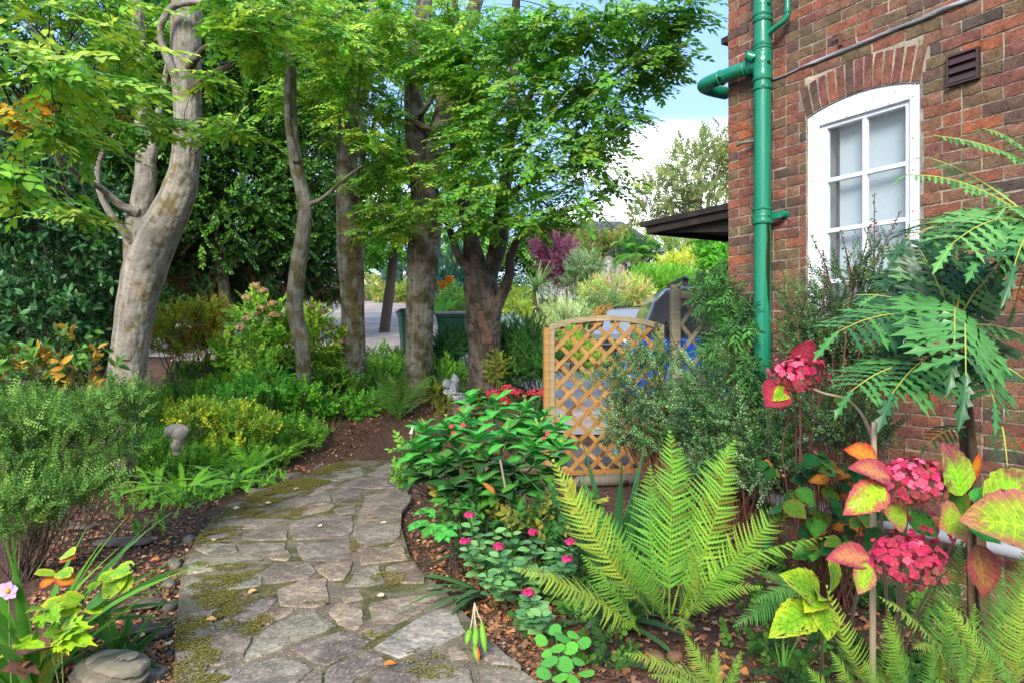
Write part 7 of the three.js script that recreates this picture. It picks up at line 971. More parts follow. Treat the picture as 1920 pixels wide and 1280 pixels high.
// ferns of the right bed
{
  const A = [[0.17, 0.38, 0.035], [0.23, 0.43, 0.04], [0.12, 0.31, 0.03]], Y = [[0.34, 0.46, 0.05], [0.28, 0.43, 0.045]];
  const mk = (label, px, py, list) => { const f = Gp(px, py, -0.03), t = thing('fern', label, 'fern', f); for (const [bx, by, bd, tx, ty, td, v, c, o] of list) frond(t, Wp(bx, by, bd), Wp(tx, ty, td), { v, col: c, up: V(...(o?.up ?? [rr(-0.35, 0.35), 0.35, 1])), w: (o?.w ?? 1) * 0.88 }); part('crown', rockGeo(px % 50, 0.04, 0.025, 0.04), std({ color: C(0.16, 0.08, 0.04), roughness: 0.95 }), t, false); return t; };
  mk('largest fern with tall yellow-green fronds fanning up below the trellis', 1265, 1230, [
    [1240, 1150, 3.4, 1292, 812, 3.6, 0, A[0]], [1260, 1150, 3.4, 1345, 815, 3.9, 2, A[0]], [1275, 1150, 3.4, 1398, 852, 3.7, 0, A[1]], [1285, 1150, 3.4, 1466, 915, 3.3, 2, A[1]], [1225, 1150, 3.4, 1185, 872, 3.7, 1, A[2]], [1220, 1150, 3.35, 1012, 876, 3.3, 2, Y[0], { w: 0.85, up: [-0.5, 0.5, 1] }], [1255, 1160, 3.3, 1245, 835, 4.0, 2, A[2]], [1290, 1160, 3.3, 1560, 1016, 3.0, 3, A[0], { w: 0.6, up: [0.2, 0.8, 0.4] }], [1215, 1160, 3.2, 1090, 1090, 2.9, 3, A[2], { up: [-0.2, 1, 0.5] }], [1250, 1160, 3.2, 1195, 1010, 2.9, 4, A[0]], [1265, 1180, 3.0, 1275, 992, 2.75, 3, Y[1], { w: 0.5, up: [1, 0.2, 0.4] }], [1235, 1150, 3.3, 1130, 1000, 3.1, 3, A[2], { up: [-0.4, 0.9, 0.6] }], [1270, 1160, 3.4, 1440, 1010, 3.7, 3, A[2]], [1275, 1160, 3.2, 1345, 1030, 2.9, 4, A[0]], [1250, 1170, 3.1, 1310, 1190, 2.7, 1, A[1], { up: [0.2, 1, 0.5] }], [1280, 1160, 3.3, 1430, 1080, 3.1, 1, A[1], { up: [0.2, 1, 0.5] }], [1245, 1160, 3.4, 1110, 900, 3.8, 4, A[2]]]);
  mk('spotted yellow-green fern frond cluster arching down over the stonecrop', 1230, 1230, [[1195, 1180, 3.2, 970, 1090, 2.9, 2, Y[0], { up: [0.3, 1, 0.55], w: 1.15 }], [1200, 1190, 3.2, 1080, 1060, 3.1, 1, A[0], { up: [-0.2, 0.9, 0.6] }]]);
  mk('fern with low fronds at the bottom edge right of the lady\u2019s mantle', 1330, 1330, [[1345, 1300, 2.6, 1180, 1245, 2.4, 2, Y[1], { up: [0.1, 1, 0.6] }], [1345, 1300, 2.6, 1270, 1205, 2.5, 1, A[1], { up: [-0.4, 0.8, 0.8] }], [1350, 1310, 2.6, 1330, 1215, 2.6, 1, A[1]], [1355, 1310, 2.6, 1400, 1225, 2.6, 0, A[0]], [1350, 1320, 2.5, 1230, 1290, 2.3, 1, A[1], { up: [0, 1, 0.6] }], [1365, 1310, 2.6, 1430, 1270, 2.5, 2, A[0]]]);
  mk('dark green fern in the shade behind the yellow-green hydrangea leaves', 1500, 1180, [[1520, 1090, 3.0, 1390, 1190, 2.8, 2, [0.09, 0.27, 0.05], { up: [0.2, 1, 0.6] }], [1540, 1090, 3.0, 1440, 1150, 2.7, 1, [0.11, 0.30, 0.05], { up: [0.2, 1, 0.6] }], [1510, 1090, 3.0, 1420, 1085, 3.0, 1, [0.09, 0.25, 0.05]]]);
  mk('lush fern in the bottom right corner with lime fronds below the hydrangea heads', 1700, 1420, [
    [1650, 1290, 2.0, 1570, 1095, 1.85, 3, Y[1], { up: [-0.6, 0.6, 0.6], w: 0.8 }], [1800, 1290, 1.9, 1665, 1140, 1.75, 2, Y[1], { up: [-0.2, 1, 0.5] }], [1740, 1290, 2.0, 1780, 1010, 2.0, 2, A[2]], [1860, 1290, 1.9, 1900, 1020, 1.9, 2, A[2]], [1700, 1300, 1.9, 1640, 1180, 1.8, 1, A[0]], [1780, 1300, 1.9, 1850, 1130, 1.8, 0, A[0]], [1830, 1310, 1.8, 1760, 1190, 1.7, 1, A[2]], [1880, 1310, 1.8, 1925, 1160, 1.8, 2, A[2]], [1600, 1310, 1.9, 1550, 1240, 1.8, 1, A[1]], [1660, 1320, 1.8, 1610, 1250, 1.7, 2, A[0]], [1720, 1320, 1.8, 1735, 1215, 1.7, 1, [0.12, 0.32, 0.04]], [1900, 1320, 1.7, 1840, 1230, 1.6, 1, [0.12, 0.32, 0.04]], [1800, 1330, 1.7, 1790, 1240, 1.6, 2, [0.13, 0.34, 0.04]], [1780, 1300, 2.1, 1720, 1080, 2.1, 1, [0.10, 0.28, 0.04]], [1830, 1300, 2.1, 1850, 1060, 2.1, 1, [0.10, 0.28, 0.04]], [1580, 1330, 1.8, 1500, 1270, 1.7, 1, A[1]], [1650, 1300, 2.0, 1700, 1130, 1.85, 4, Y[1]], [1760, 1300, 1.9, 1690, 1200, 1.7, 3, Y[0], { up: [-0.3, 1, 0.5] }], [1860, 1300, 1.8, 1800, 1110, 1.75, 4, A[1]], [1900, 1300, 1.8, 1880, 1110, 1.7, 1, Y[1]], [1820, 1310, 1.7, 1900, 1220, 1.6, 2, Y[0], { up: [0.2, 1, 0.5] }], [1700, 1330, 1.7, 1660, 1230, 1.6, 4, A[1], { up: [-0.3, 1, 0.5] }], [1740, 1320, 1.75, 1830, 1170, 1.65, 3, Y[1], { up: [0.3, 1, 0.5] }]]);
}
// ground plants in the shade of the right bed
{
  const t = thing('shade_ground_cover', 'small dark leaves and seedlings covering the shaded soil among the ferns', 'ground cover', Gp(1400, 1200, -0.05), undefined, 'stuff'), L = []; for (const [px, py] of [[1080, 1120], [1380, 1220], [1460, 1240], [1420, 1150], [1500, 1180], [1560, 1240], [1340, 1100], [1450, 1080], [1600, 1120], [1130, 1230], [1480, 1270], [1640, 1270], [1740, 1270], [900, 1040], [870, 1010], [960, 1050], [1010, 1100], [1060, 1130], [1120, 1080], [1180, 1150], [1090, 1180], [1020, 1180], [1150, 1190], [1330, 1160], [960, 1000], [1030, 1000], [1100, 1000], [1380, 1040], [1560, 1060], [1680, 1150]]) { const g = Gp(px, py, -0.05); L.push([px, py - 12, 46, 22, -g.z, 0.22]); } mass(t, 'foliage', SP.round, M.leaf, L, { cov: 1.0, cols: [...MIDG, ...G1, [0.03, 0.12, 0.03]], size: 0.8, half: true, hole: 0.45 });
  strapClump('grass_clump', 'thin bright grass tuft on the shaded soil at the bottom of the right bed', 'grass clump', Gp(1470, 1275, -0.04), { n: 16, L: [0.12, 0.24], w: 0.005, lean: [0.05, 0.5], droop: [0.1, 0.5], cols: [[0.12, 0.34, 0.04]], single: false, spread: 0.02 });
}
// dark small-leaved shrubs before the trellis and the wall
const COTO = [[0.06, 0.17, 0.045], [0.09, 0.23, 0.06], [0.035, 0.1, 0.03], [0.16, 0.31, 0.13]], cotoM = leafM({ clearcoat: 0.45, clearcoatRoughness: 0.25, transmission: 0.15 });
bush('cotoneaster_bush', 'grey-green small-leaved shrub growing across the right half of the arched trellis', 'bush', [[1215, 720, 70, 60, 6.4, 0.4], [1180, 790, 56, 50, 6.3, 0.35], [1260, 780, 60, 70, 6.2, 0.4], [1130, 700, 50, 18, 6.5, 0.2], [1240, 660, 50, 26, 6.5, 0.25], [1190, 670, 26, 26, 6.5, 0.2], [1300, 840, 50, 40, 6, 0.3]], { geos: SP.coto, mat: cotoM, cov: 0.85, cols: COTO, per: 8, r: 0.008, foot: Gd(1250, 6.2), hole: 0.42, twig: M.redTwig });
bush('cotoneaster_bush', 'dense dark small-leaved shrub under the climber between the trellis and the drainpipe', 'bush', [[1350, 740, 80, 76, 5.4, 0.4], [1400, 800, 80, 70, 5.2, 0.4], [1310, 790, 50, 60, 5.6, 0.35], [1440, 860, 60, 56, 4.9, 0.35], [1360, 860, 70, 50, 5.2, 0.35]], { geos: SP.coto, mat: cotoM, cov: 0.95, cols: COTO, per: 10, r: 0.008, foot: Gd(1390, 5.2), hole: 0.38, twig: M.redTwig });
bush('pyracantha_bush', 'dark spiny shrub with reddish shoots standing in front of the white window', 'bush', [[1590, 540, 66, 66, 4.3, 0.3], [1530, 590, 50, 56, 4.4, 0.3], [1640, 500, 46, 56, 4.3, 0.25], [1510, 640, 36, 50, 4.5, 0.25], [1560, 660, 70, 50, 4.3, 0.35], [1550, 740, 80, 50, 4.2, 0.35], [1640, 620, 60, 60, 4.2, 0.3], [1600, 800, 70, 40, 4.1, 0.3]], { geos: SP.coto, mat: leafM({ clearcoat: 0.7, clearcoatRoughness: 0.25, transmission: 0.1 }), cov: 1.15, cols: [[0.04, 0.11, 0.03], [0.06, 0.15, 0.04], [0.025, 0.065, 0.022], [0.1, 0.17, 0.04]], size: 0.8, per: 4, r: 0.005, foot: Gd(1570, 4.25), hole: 0.44, twig: M.redTwig, up: 0.7 });
{
  // upright shoots of the shrub against the window
  const t = thing('pyracantha_shoot', 'thin upright reddish shoots with tiny leaves against the window panes', 'shrub shoots', Gd(1600, 4.25)), s = [], L = [new GB(), new GB()]; for (const [x0, y0, x1, y1] of [[1640, 520, 1640, 362], [1600, 540, 1575, 430], [1560, 560, 1520, 440], [1640, 500, 1690, 395], [1590, 560, 1588, 480], [1540, 600, 1545, 470], [1660, 520, 1705, 430], [1500, 640, 1455, 470], [1610, 520, 1632, 420]]) { const a = Wp(x0, y0, 4.3), b = Wp(x1, y1, 4.25), m = a.clone().lerp(b, 0.5).add(V(rr(-0.03, 0.03), 0, 0)); s.push(tube([gy(V(a.x - 0.02, 0, a.z)), a, m, b], [0.008, 0.005, 0.004, 0.002], { seg: 3, rad: 5 })); for (let k = 0; k < 26; k++) { const p = a.clone().lerp(m, k / 26).lerp(b, k / 26), d = rv().add(V(0, 0.5, 0)); L[k & 1].add(leafSmall, mat4(p, lookQ(d, rv()), rr(0.016, 0.032)), jit(pick([C(0.05, 0.13, 0.03), C(0.1, 0.2, 0.035), C(0.22, 0.09, 0.04)]), 0.2)); } } part('stem', merge(s), M.redTwig, t); for (const l of L) { const p = part('foliage', l.geo(), M.leaf, t); p.userData.kind = 'stuff'; }
}
bush('jasmine_climber', 'jasmine climber with fine divided leaves scrambling over the fence to the drainpipe', 'climber', [[1350, 560, 56, 40, 6.2, 0.3], [1378, 570, 40, 46, 5.7, 0.25], [1350, 600, 40, 46, 6.8, 0.3], [1380, 640, 60, 50, 5.9, 0.3], [1385, 610, 36, 44, 5.4, 0.2], [1345, 650, 40, 40, 6.8, 0.25], [1340, 520, 40, 16, 6.4, 0.2], [1400, 700, 26, 40, 5.2, 0.2]], { geos: SP.pinnate, mat: M.leaf, cov: 0.95, cols: [[0.07, 0.24, 0.045], [0.10, 0.30, 0.055], [0.05, 0.17, 0.04]], size: 1.05, per: 8, r: 0.004, foot: Gd(1380, 6), hang: 0.35, hole: 0.38, up: 0.1 });
bush('jasmine_climber', 'pale yellow-green climber tips hanging on the drainpipe foot', 'climber', [[1490, 560, 22, 36, 4.8, 0.15], [1478, 620, 18, 30, 4.9, 0.12]], { geos: SP.small, cov: 0.5, cols: [[0.14, 0.26, 0.05], [0.2, 0.2, 0.06]], size: 0.7, per: 5, r: 0.003, foot: Gd(1470, 4.9) });
// the red-stemmed shrub with green and orange leaves between the ferns and the wall
{
  const foot = Gp(1530, 1140, -0.05), t = thing('viburnum_bush', 'thin red-stemmed shrub with scattered green and orange leaves in front of the wall', 'shrub', foot), s = []; const pts = []; for (let k = 0; k < 18; k++) pts.push([rr(1430, 1660), rr(840, 1030), rr(3.2, 3.9)]); for (const p of [[1490, 905, 3.2], [1530, 850, 3.5], [1560, 880, 3.4], [1600, 850, 3.4], [1470, 940, 3.1], [1520, 1000, 3.1], [1580, 1010, 3.0], [1620, 960, 3.0]]) pts.push(p);
  for (const [x, y, d] of pts) { const e = Wp(x, y, d), m = foot.clone().lerp(e, 0.6).add(V(rr(-0.08, 0.08), rr(-0.05, 0.05), rr(-0.05, 0.05))); s.push(tube([foot.clone().add(V(rr(-0.12, 0.12), 0, rr(-0.1, 0.1))), m, e], [0.005, 0.004, 0.002], { seg: 3, rad: 5 })); for (let k = 0; k < 5; k++) { const b = e.clone().lerp(m, rr(0, 0.35)), a = rr(0, 6.28); leafPart(t, pick(bigLeaf), pick([SK.deep, SK.deep, SK.green, SK.olive, SK.green, SK.deep, SK.orange]), b, b.clone().add(V(Math.cos(a), rr(-0.6, 0.15), Math.sin(a)).multiplyScalar(rr(0.06, 0.105))), { w: 1.35, up: V(rr(-0.3, 0.3), 1, 0.7) }); } }
  part('stem', merge(s), M.redTwig, t); const bb = new GB(); for (let k = 0; k < 12; k++) bb.add(new THREE.SphereGeometry(0.006, 8, 6), mat4(Wp(1470, 884, 3.05).add(rv().multiplyScalar(0.018)), new THREE.Quaternion()), k % 2 ? C(0.4, 0.2, 0.08) : C(0.03, 0.02, 0.02)); part('berries', bb.geo(), std({ vertexColors: true, roughness: 0.4 }), t);
}
// mahonia
{
  const spine = (k) => { const P = [[0.02, 0]]; const n = 4; for (let i = 0; i < n; i++) { const z0 = 0.06 + i * 0.2, w = 0.20 * Math.sin(Math.PI * (0.2 + 0.62 * i / n)) * 1.05; P.push([w * 0.34, z0], [w * 0.64 + 0.015, z0 + 0.11], [w * 0.36, z0 + 0.135]); } P.push([0.04, 0.87]); const Q = [...P, [0, 1]]; for (let i = P.length - 1; i >= 0; i--) Q.push([-P[i][0], P[i][1]]); return outline(Q, { fold: 0.10 + 0.05 * k, droop: 0.12 + 0.1 * k, centre: [0, 0.4] }); }, LG = [spine(0), spine(1), spine(2)];
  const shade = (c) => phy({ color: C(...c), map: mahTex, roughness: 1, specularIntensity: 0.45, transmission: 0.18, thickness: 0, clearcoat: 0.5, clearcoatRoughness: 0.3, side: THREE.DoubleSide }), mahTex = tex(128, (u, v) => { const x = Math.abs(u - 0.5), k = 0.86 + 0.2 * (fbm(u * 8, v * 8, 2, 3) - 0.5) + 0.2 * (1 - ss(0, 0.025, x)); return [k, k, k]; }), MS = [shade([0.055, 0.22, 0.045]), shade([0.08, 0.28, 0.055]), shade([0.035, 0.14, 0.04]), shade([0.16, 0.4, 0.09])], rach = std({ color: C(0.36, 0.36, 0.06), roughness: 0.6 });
  const make = (label, foot, crowns, leaves) => {
    const t = thing('mahonia_bush', label, 'bush', foot), bk = std({ map: barkTex, color: C(0.20, 0.12, 0.06), roughness: 0.95, bumpMap: softBump, bumpScale: 0.02 }); for (const [c, f] of crowns) part('stem', tube([f, f.clone().lerp(c, 0.5).add(V(0.02, 0, 0)), c], [0.021, 0.018, 0.012], { seg: 6, rad: 10, rough: 0.2, fr: 20 }), bk, t); let count = 0;
    for (const [ci, tx, ty, td, pairs, mi, o = {}] of leaves) {
      const b = o.b ? Wp(...o.b) : crowns[ci][0], tip = Wp(tx, ty, td), L = b.distanceTo(tip), sag = o.sag ?? 0.12, at = (s) => b.clone().lerp(tip, s).add(V(0, sag * L * Math.sin(Math.PI * s * 0.9), 0)), P = [0, 0.25, 0.5, 0.75, 0.97].map(at), lf = part('compound_leaf', tube(P, [0.0045, 0.004, 0.0033, 0.0027, 0.0015], { seg: 3, rad: 5 }), rach, t), up = V(...(o.up ?? [0, 1, 0.45])).normalize(), w = (o.w ?? 0.3) * 0.92, rest = new GB();
      const put = (p, q) => { const g = pick(LG), m = mi === 9 ? pick(MS) : MS[(mi + (rand() < 0.3 ? 1 : 0)) % 4], u2 = up.clone().add(rv().multiplyScalar(0.08)); if (count++ < 296) { const d = q.clone().sub(p), k = new THREE.Mesh(g, m); k.name = 'leaflet'; k.castShadow = k.receiveShadow = true; k.position.copy(p).sub(lf.position).sub(t.position); k.quaternion.copy(lookQ(d, u2)); k.scale.setScalar(d.length()); lf.add(k); } else { const d = q.clone().sub(p); rest.add(g, mat4(p, lookQ(d, u2), d.length())); } };
      for (let k = 0, PN = Math.round(pairs * 1.75); k < PN; k++) { const s = 0.14 + 0.8 * k / PN, p = at(s), T = at(s + 0.03).sub(at(s)).normalize(), S = T.clone().cross(up).normalize(), l = L * w * (0.72 + 0.5 * Math.sin(Math.PI * Math.min(1, s + 0.08))) * rr(0.92, 1.06); for (const sd of [-1, 1]) put(p, p.clone().addScaledVector(S, sd * l * 0.90).addScaledVector(T, l * 0.36).addScaledVector(up, -l * (o.fall ?? 0.07) + rr(-0.03, 0.04) * l)); } put(at(0.95), at(0.95).addScaledVector(tip.clone().sub(at(0.9)).normalize(), L * w * 0.9)); if (rest.p.length) { const q = part('leaflets', rest.geo(), MS[mi % 4], lf); q.userData.kind = 'stuff'; }
    }
    return t;
  };
  const lowC = Wp(1792, 612, 2.55), midC = Wp(1808, 664, 2.5), t = make('mahonia with spiny blue-green divided leaves radiating in front of the brick wall', Gp(1840, 1195, -0.04).setZ(-2.7), [[lowC, gy(Wp(1830, 1100, 2.6))], [midC, gy(Wp(1856, 1100, 2.55))]], [
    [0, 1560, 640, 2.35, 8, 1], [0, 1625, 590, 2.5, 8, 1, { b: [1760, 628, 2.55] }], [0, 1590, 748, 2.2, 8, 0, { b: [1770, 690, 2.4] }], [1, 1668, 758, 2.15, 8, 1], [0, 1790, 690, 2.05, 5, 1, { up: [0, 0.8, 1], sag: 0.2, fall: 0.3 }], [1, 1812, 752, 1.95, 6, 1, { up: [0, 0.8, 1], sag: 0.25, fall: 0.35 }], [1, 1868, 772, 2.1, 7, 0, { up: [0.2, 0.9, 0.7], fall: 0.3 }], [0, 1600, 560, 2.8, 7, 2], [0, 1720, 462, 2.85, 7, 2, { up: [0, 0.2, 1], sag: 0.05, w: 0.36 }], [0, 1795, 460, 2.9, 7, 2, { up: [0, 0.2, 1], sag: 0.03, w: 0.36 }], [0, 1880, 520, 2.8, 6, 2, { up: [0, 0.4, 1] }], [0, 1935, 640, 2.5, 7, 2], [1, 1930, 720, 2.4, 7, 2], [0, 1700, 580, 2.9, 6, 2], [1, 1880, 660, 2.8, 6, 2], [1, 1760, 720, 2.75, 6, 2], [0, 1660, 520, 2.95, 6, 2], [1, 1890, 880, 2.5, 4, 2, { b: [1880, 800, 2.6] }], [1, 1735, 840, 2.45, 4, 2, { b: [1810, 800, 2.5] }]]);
  const bud = new GB(); for (let k = 0; k < 9; k++) { const a = rr(-0.5, 0.5), b = lowC.clone(), q = b.clone().add(V(Math.sin(a) * 0.05, rr(0.05, 0.13), rr(-0.03, 0.03))); bud.add(tube([b, b.clone().lerp(q, 0.5), q], [0.006, 0.006, 0.002], { seg: 2, rad: 5 }), null, k < 4 ? C(0.5, 0.3, 0.03) : C(0.16, 0.26, 0.03)); } part('bud', bud.geo(), std({ vertexColors: true, roughness: 0.7 }), t);
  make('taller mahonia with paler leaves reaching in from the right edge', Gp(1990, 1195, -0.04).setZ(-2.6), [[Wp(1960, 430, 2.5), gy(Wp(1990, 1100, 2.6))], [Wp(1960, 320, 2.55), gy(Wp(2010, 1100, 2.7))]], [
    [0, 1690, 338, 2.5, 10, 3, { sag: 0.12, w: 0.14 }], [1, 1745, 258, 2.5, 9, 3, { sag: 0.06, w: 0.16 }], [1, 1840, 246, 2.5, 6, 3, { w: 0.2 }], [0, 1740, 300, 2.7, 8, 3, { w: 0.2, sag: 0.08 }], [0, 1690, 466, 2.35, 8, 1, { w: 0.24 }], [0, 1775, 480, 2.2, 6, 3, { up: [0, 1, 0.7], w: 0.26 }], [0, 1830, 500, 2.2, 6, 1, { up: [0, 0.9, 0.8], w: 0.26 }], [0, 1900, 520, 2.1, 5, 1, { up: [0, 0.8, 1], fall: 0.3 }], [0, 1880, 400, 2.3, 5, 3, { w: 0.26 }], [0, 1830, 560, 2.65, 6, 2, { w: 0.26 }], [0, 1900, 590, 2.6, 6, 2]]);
}
// hydrangeas at the right
function headGeo() { }
const petal = blade({ half: roundp(0.5), n: 5, across: 4, fold: 0.04, droop: 0.22, wave: 0.02 }), floretG = [0, 1, 2].map((s) => { const b = new GB(); for (let k = 0; k < 4; k++) b.add(petal, mat4(V(0, 0, 0), lookQ(V(Math.cos(k * 1.571 + s * 0.2), rr(-0.1, 0.5), Math.sin(k * 1.571 + s * 0.2)), UP.clone().add(rv().multiplyScalar(0.25))), 0.52 * rr(0.8, 1.1)), jit(C(1, 1, 1), 0.25)); const c = new THREE.SphereGeometry(0.05, 6, 4); b.add(c, null, C(1.4, 1.6, 1)); return b.geo(); });
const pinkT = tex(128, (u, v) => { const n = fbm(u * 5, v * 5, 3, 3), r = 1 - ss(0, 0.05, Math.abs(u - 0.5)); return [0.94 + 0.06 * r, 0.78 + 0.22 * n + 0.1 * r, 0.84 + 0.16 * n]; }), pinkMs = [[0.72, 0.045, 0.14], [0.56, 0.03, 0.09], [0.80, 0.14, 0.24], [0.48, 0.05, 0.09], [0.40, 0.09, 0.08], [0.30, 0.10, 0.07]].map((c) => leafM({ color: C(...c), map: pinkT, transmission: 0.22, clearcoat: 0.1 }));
function hydrangeaHead(t, c, r, n, sq = 0.75) {
  const h = part('flower_head', tube([c.clone().add(V(0, -r * 0.9, 0)), c.clone().add(V(0, -r * 0.3, 0)), c], [0.005, 0.005, 0.003], { seg: 2, rad: 5 }), M.greenStem, t);
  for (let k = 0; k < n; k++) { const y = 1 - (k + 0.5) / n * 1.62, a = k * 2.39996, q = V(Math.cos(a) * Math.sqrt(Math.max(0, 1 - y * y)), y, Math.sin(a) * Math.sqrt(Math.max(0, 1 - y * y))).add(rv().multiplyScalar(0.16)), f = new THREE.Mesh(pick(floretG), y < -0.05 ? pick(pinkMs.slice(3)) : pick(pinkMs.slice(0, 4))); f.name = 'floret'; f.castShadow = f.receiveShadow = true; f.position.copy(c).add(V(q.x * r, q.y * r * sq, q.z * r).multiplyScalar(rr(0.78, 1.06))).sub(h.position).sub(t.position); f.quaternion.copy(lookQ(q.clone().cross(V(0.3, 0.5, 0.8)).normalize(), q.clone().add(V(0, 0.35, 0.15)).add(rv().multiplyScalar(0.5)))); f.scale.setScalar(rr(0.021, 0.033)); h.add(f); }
}
{
  const foot = Gp(1640, 1240, -0.05), t = thing('hydrangea_bush', 'hydrangea with pink mophead flowers and red and green leaves in the right bed', 'bush', foot), st = [];
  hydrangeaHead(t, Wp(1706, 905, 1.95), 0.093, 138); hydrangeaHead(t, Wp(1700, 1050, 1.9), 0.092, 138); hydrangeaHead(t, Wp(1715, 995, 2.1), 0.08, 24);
  const put = (b, tip, m, D = 1.95, w = 1, up = [0, 0.6, 1], g = 0, dz = 0.05) => leafPart(t, bigLeaf[g], SK[m], Wp(...b, D), Wp(lerp(b[0], tip[0], 0.92), lerp(b[1], tip[1], 0.92), D - dz), { w: w * 0.92, up: V(...up) });
  put([1804, 928], [1778, 820], 'purpletip', 1.9, 1.15, [0.2, 0.3, 1], 0, 0.02); put([1975, 1000], [1818, 948], 'sunset', 1.75, 1.25, [0, 0.7, 0.8], 1); put([1850, 950], [1975, 880], 'purpletip', 1.9, 1.3, [0.1, 0.5, 1], 2); put([1720, 890], [1775, 868], 'maroon', 2.1, 1.4, [0, 0.3, 1]); put([1668, 896], [1603, 862], 'red', 1.9, 0.95, [0.2, 0.7, 0.8], 1); put([1660, 915], [1588, 952], 'pinkgreen', 1.88, 1.15, [0.1, 0.7, 0.8], 2); put([1645, 862], [1586, 836], 'orange', 2.1, 0.95, [0, 0.6, 1]); put([1630, 1046], [1557, 1036], 'red', 1.85, 0.95, [0, 0.7, 0.8], 1); put([1627, 1056], [1612, 1118], 'sunset', 1.82, 1.1, [0, 0.5, 1]); put([1700, 975], [1662, 955], 'sunset', 1.95, 1.4, [0, 0.4, 1]); put([1806, 972], [1765, 985], 'sunset', 1.85, 1.8, [0, 0.4, 1]); put([1808, 968], [1780, 905], 'olive', 1.98, 1.0, [0, 0.4, 1]); put([1830, 1020], [1866, 1132], 'maroon', 1.85, 1.15, [0.1, 0.3, 1], 1); put([1815, 930], [1870, 925], 'fresh', 2.0, 1.1, [0, 0.6, 1]); put([1815, 985], [1890, 1015], 'fresh', 1.95, 1.0, [0, 0.7, 0.8], 1); put([1810, 905], [1845, 848], 'orange', 2.1, 0.6, [0, 0.4, 1]); put([1700, 960], [1770, 1010], 'green', 2.1, 1.1); put([1660, 1000], [1620, 1030], 'deep', 2.15, 1.2);
  for (const [x, y, d] of [[1706, 930, 1.95], [1700, 1075, 1.9], [1812, 970, 1.95], [1840, 960, 1.9], [1720, 1010, 2.1], [1648, 880, 2]]) st.push(tube([foot.clone().add(V(rr(0, 0.15), 0, rr(0, 0.1))), foot.clone().lerp(Wp(x, y, d), 0.6).add(V(0.02, 0, 0.02)), Wp(x, y, d)], [0.007, 0.006, 0.004], { seg: 4, rad: 6 })); part('stem', merge(st), M.paleTwig, t);
}
{
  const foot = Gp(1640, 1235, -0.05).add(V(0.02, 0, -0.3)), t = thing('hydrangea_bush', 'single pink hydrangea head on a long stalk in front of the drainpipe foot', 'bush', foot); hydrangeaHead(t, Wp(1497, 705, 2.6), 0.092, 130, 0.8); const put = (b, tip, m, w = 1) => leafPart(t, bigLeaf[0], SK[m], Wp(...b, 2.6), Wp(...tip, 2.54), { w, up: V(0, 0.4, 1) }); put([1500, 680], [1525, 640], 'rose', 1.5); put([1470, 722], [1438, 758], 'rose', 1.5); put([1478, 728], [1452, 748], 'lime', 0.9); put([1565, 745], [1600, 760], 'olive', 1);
  part('stem', merge([tube([Wp(1500, 715, 2.6), Wp(1540, 735, 2.55), Wp(1595, 752, 2.5), Wp(1635, 815, 2.45), foot], [0.004, 0.005, 0.005, 0.007, 0.01], { seg: 5, rad: 6 })]), M.paleTwig, t);
}
solo('garden_cane', tube([Wp(1640, 790, 2.2), Wp(1638, 950, 2.2), gy(Wp(1636, 1150, 2.2))], [0.008, 0.0095, 0.0105], { seg: 6, rad: 8, rough: 0.12, fr: 25 }), M.paleTwig, 'upright pale cane left of the pink hydrangea heads', 'cane');
{
  const t = thing('hydrangea_bush', 'young hydrangea with four lime-yellow veined leaves at the bottom of the right bed', 'bush', Gp(1540, 1290, -0.05)), D = 2.15, put = (b, tip, m, w, up) => leafPart(t, bigLeaf[1], SK[m], Wp(...b, D), Wp(...tip, D - 0.1), { w, up: V(...up) }); put([1535, 1122], [1490, 1072], 'lime', 0.9, [-0.2, 0.7, 0.8]); put([1552, 1115], [1580, 1058], 'lime', 0.95, [0.2, 0.7, 0.8]); put([1530, 1142], [1452, 1178], 'lime', 0.9, [0, 0.8, 0.7]); put([1542, 1135], [1558, 1190], 'lime', 1.15, [0, 0.6, 0.9]); put([1537, 1118], [1518, 1132], 'yellow', 1, [0, 0.8, 0.7]); put([1543, 1122], [1546, 1108], 'yellow', 0.8, [0, 0.8, 0.7]); part('stem', tube([t.position.clone(), Wp(1542, 1200, D + 0.05), Wp(1541, 1122, D)], [0.006, 0.005, 0.004], { seg: 4, rad: 6 }), M.greenStem, t);
}
bush('leafy_plant', 'mass of mid-green pointed leaves under the broad-leaved shrub beside the stonecrop', 'plant', [[905, 950, 60, 34, 4.7, 0.25], [990, 970, 60, 40, 4.6, 0.3], [850, 930, 40, 24, 4.9, 0.2], [1060, 960, 50, 50, 4.7, 0.3]], { geos: SP.mid, cov: 0.8, cols: [[0.07, 0.26, 0.045], [0.10, 0.33, 0.05], [0.04, 0.16, 0.035], [0.3, 0.3, 0.04]], size: 1.0, per: 8, r: 0.005 });

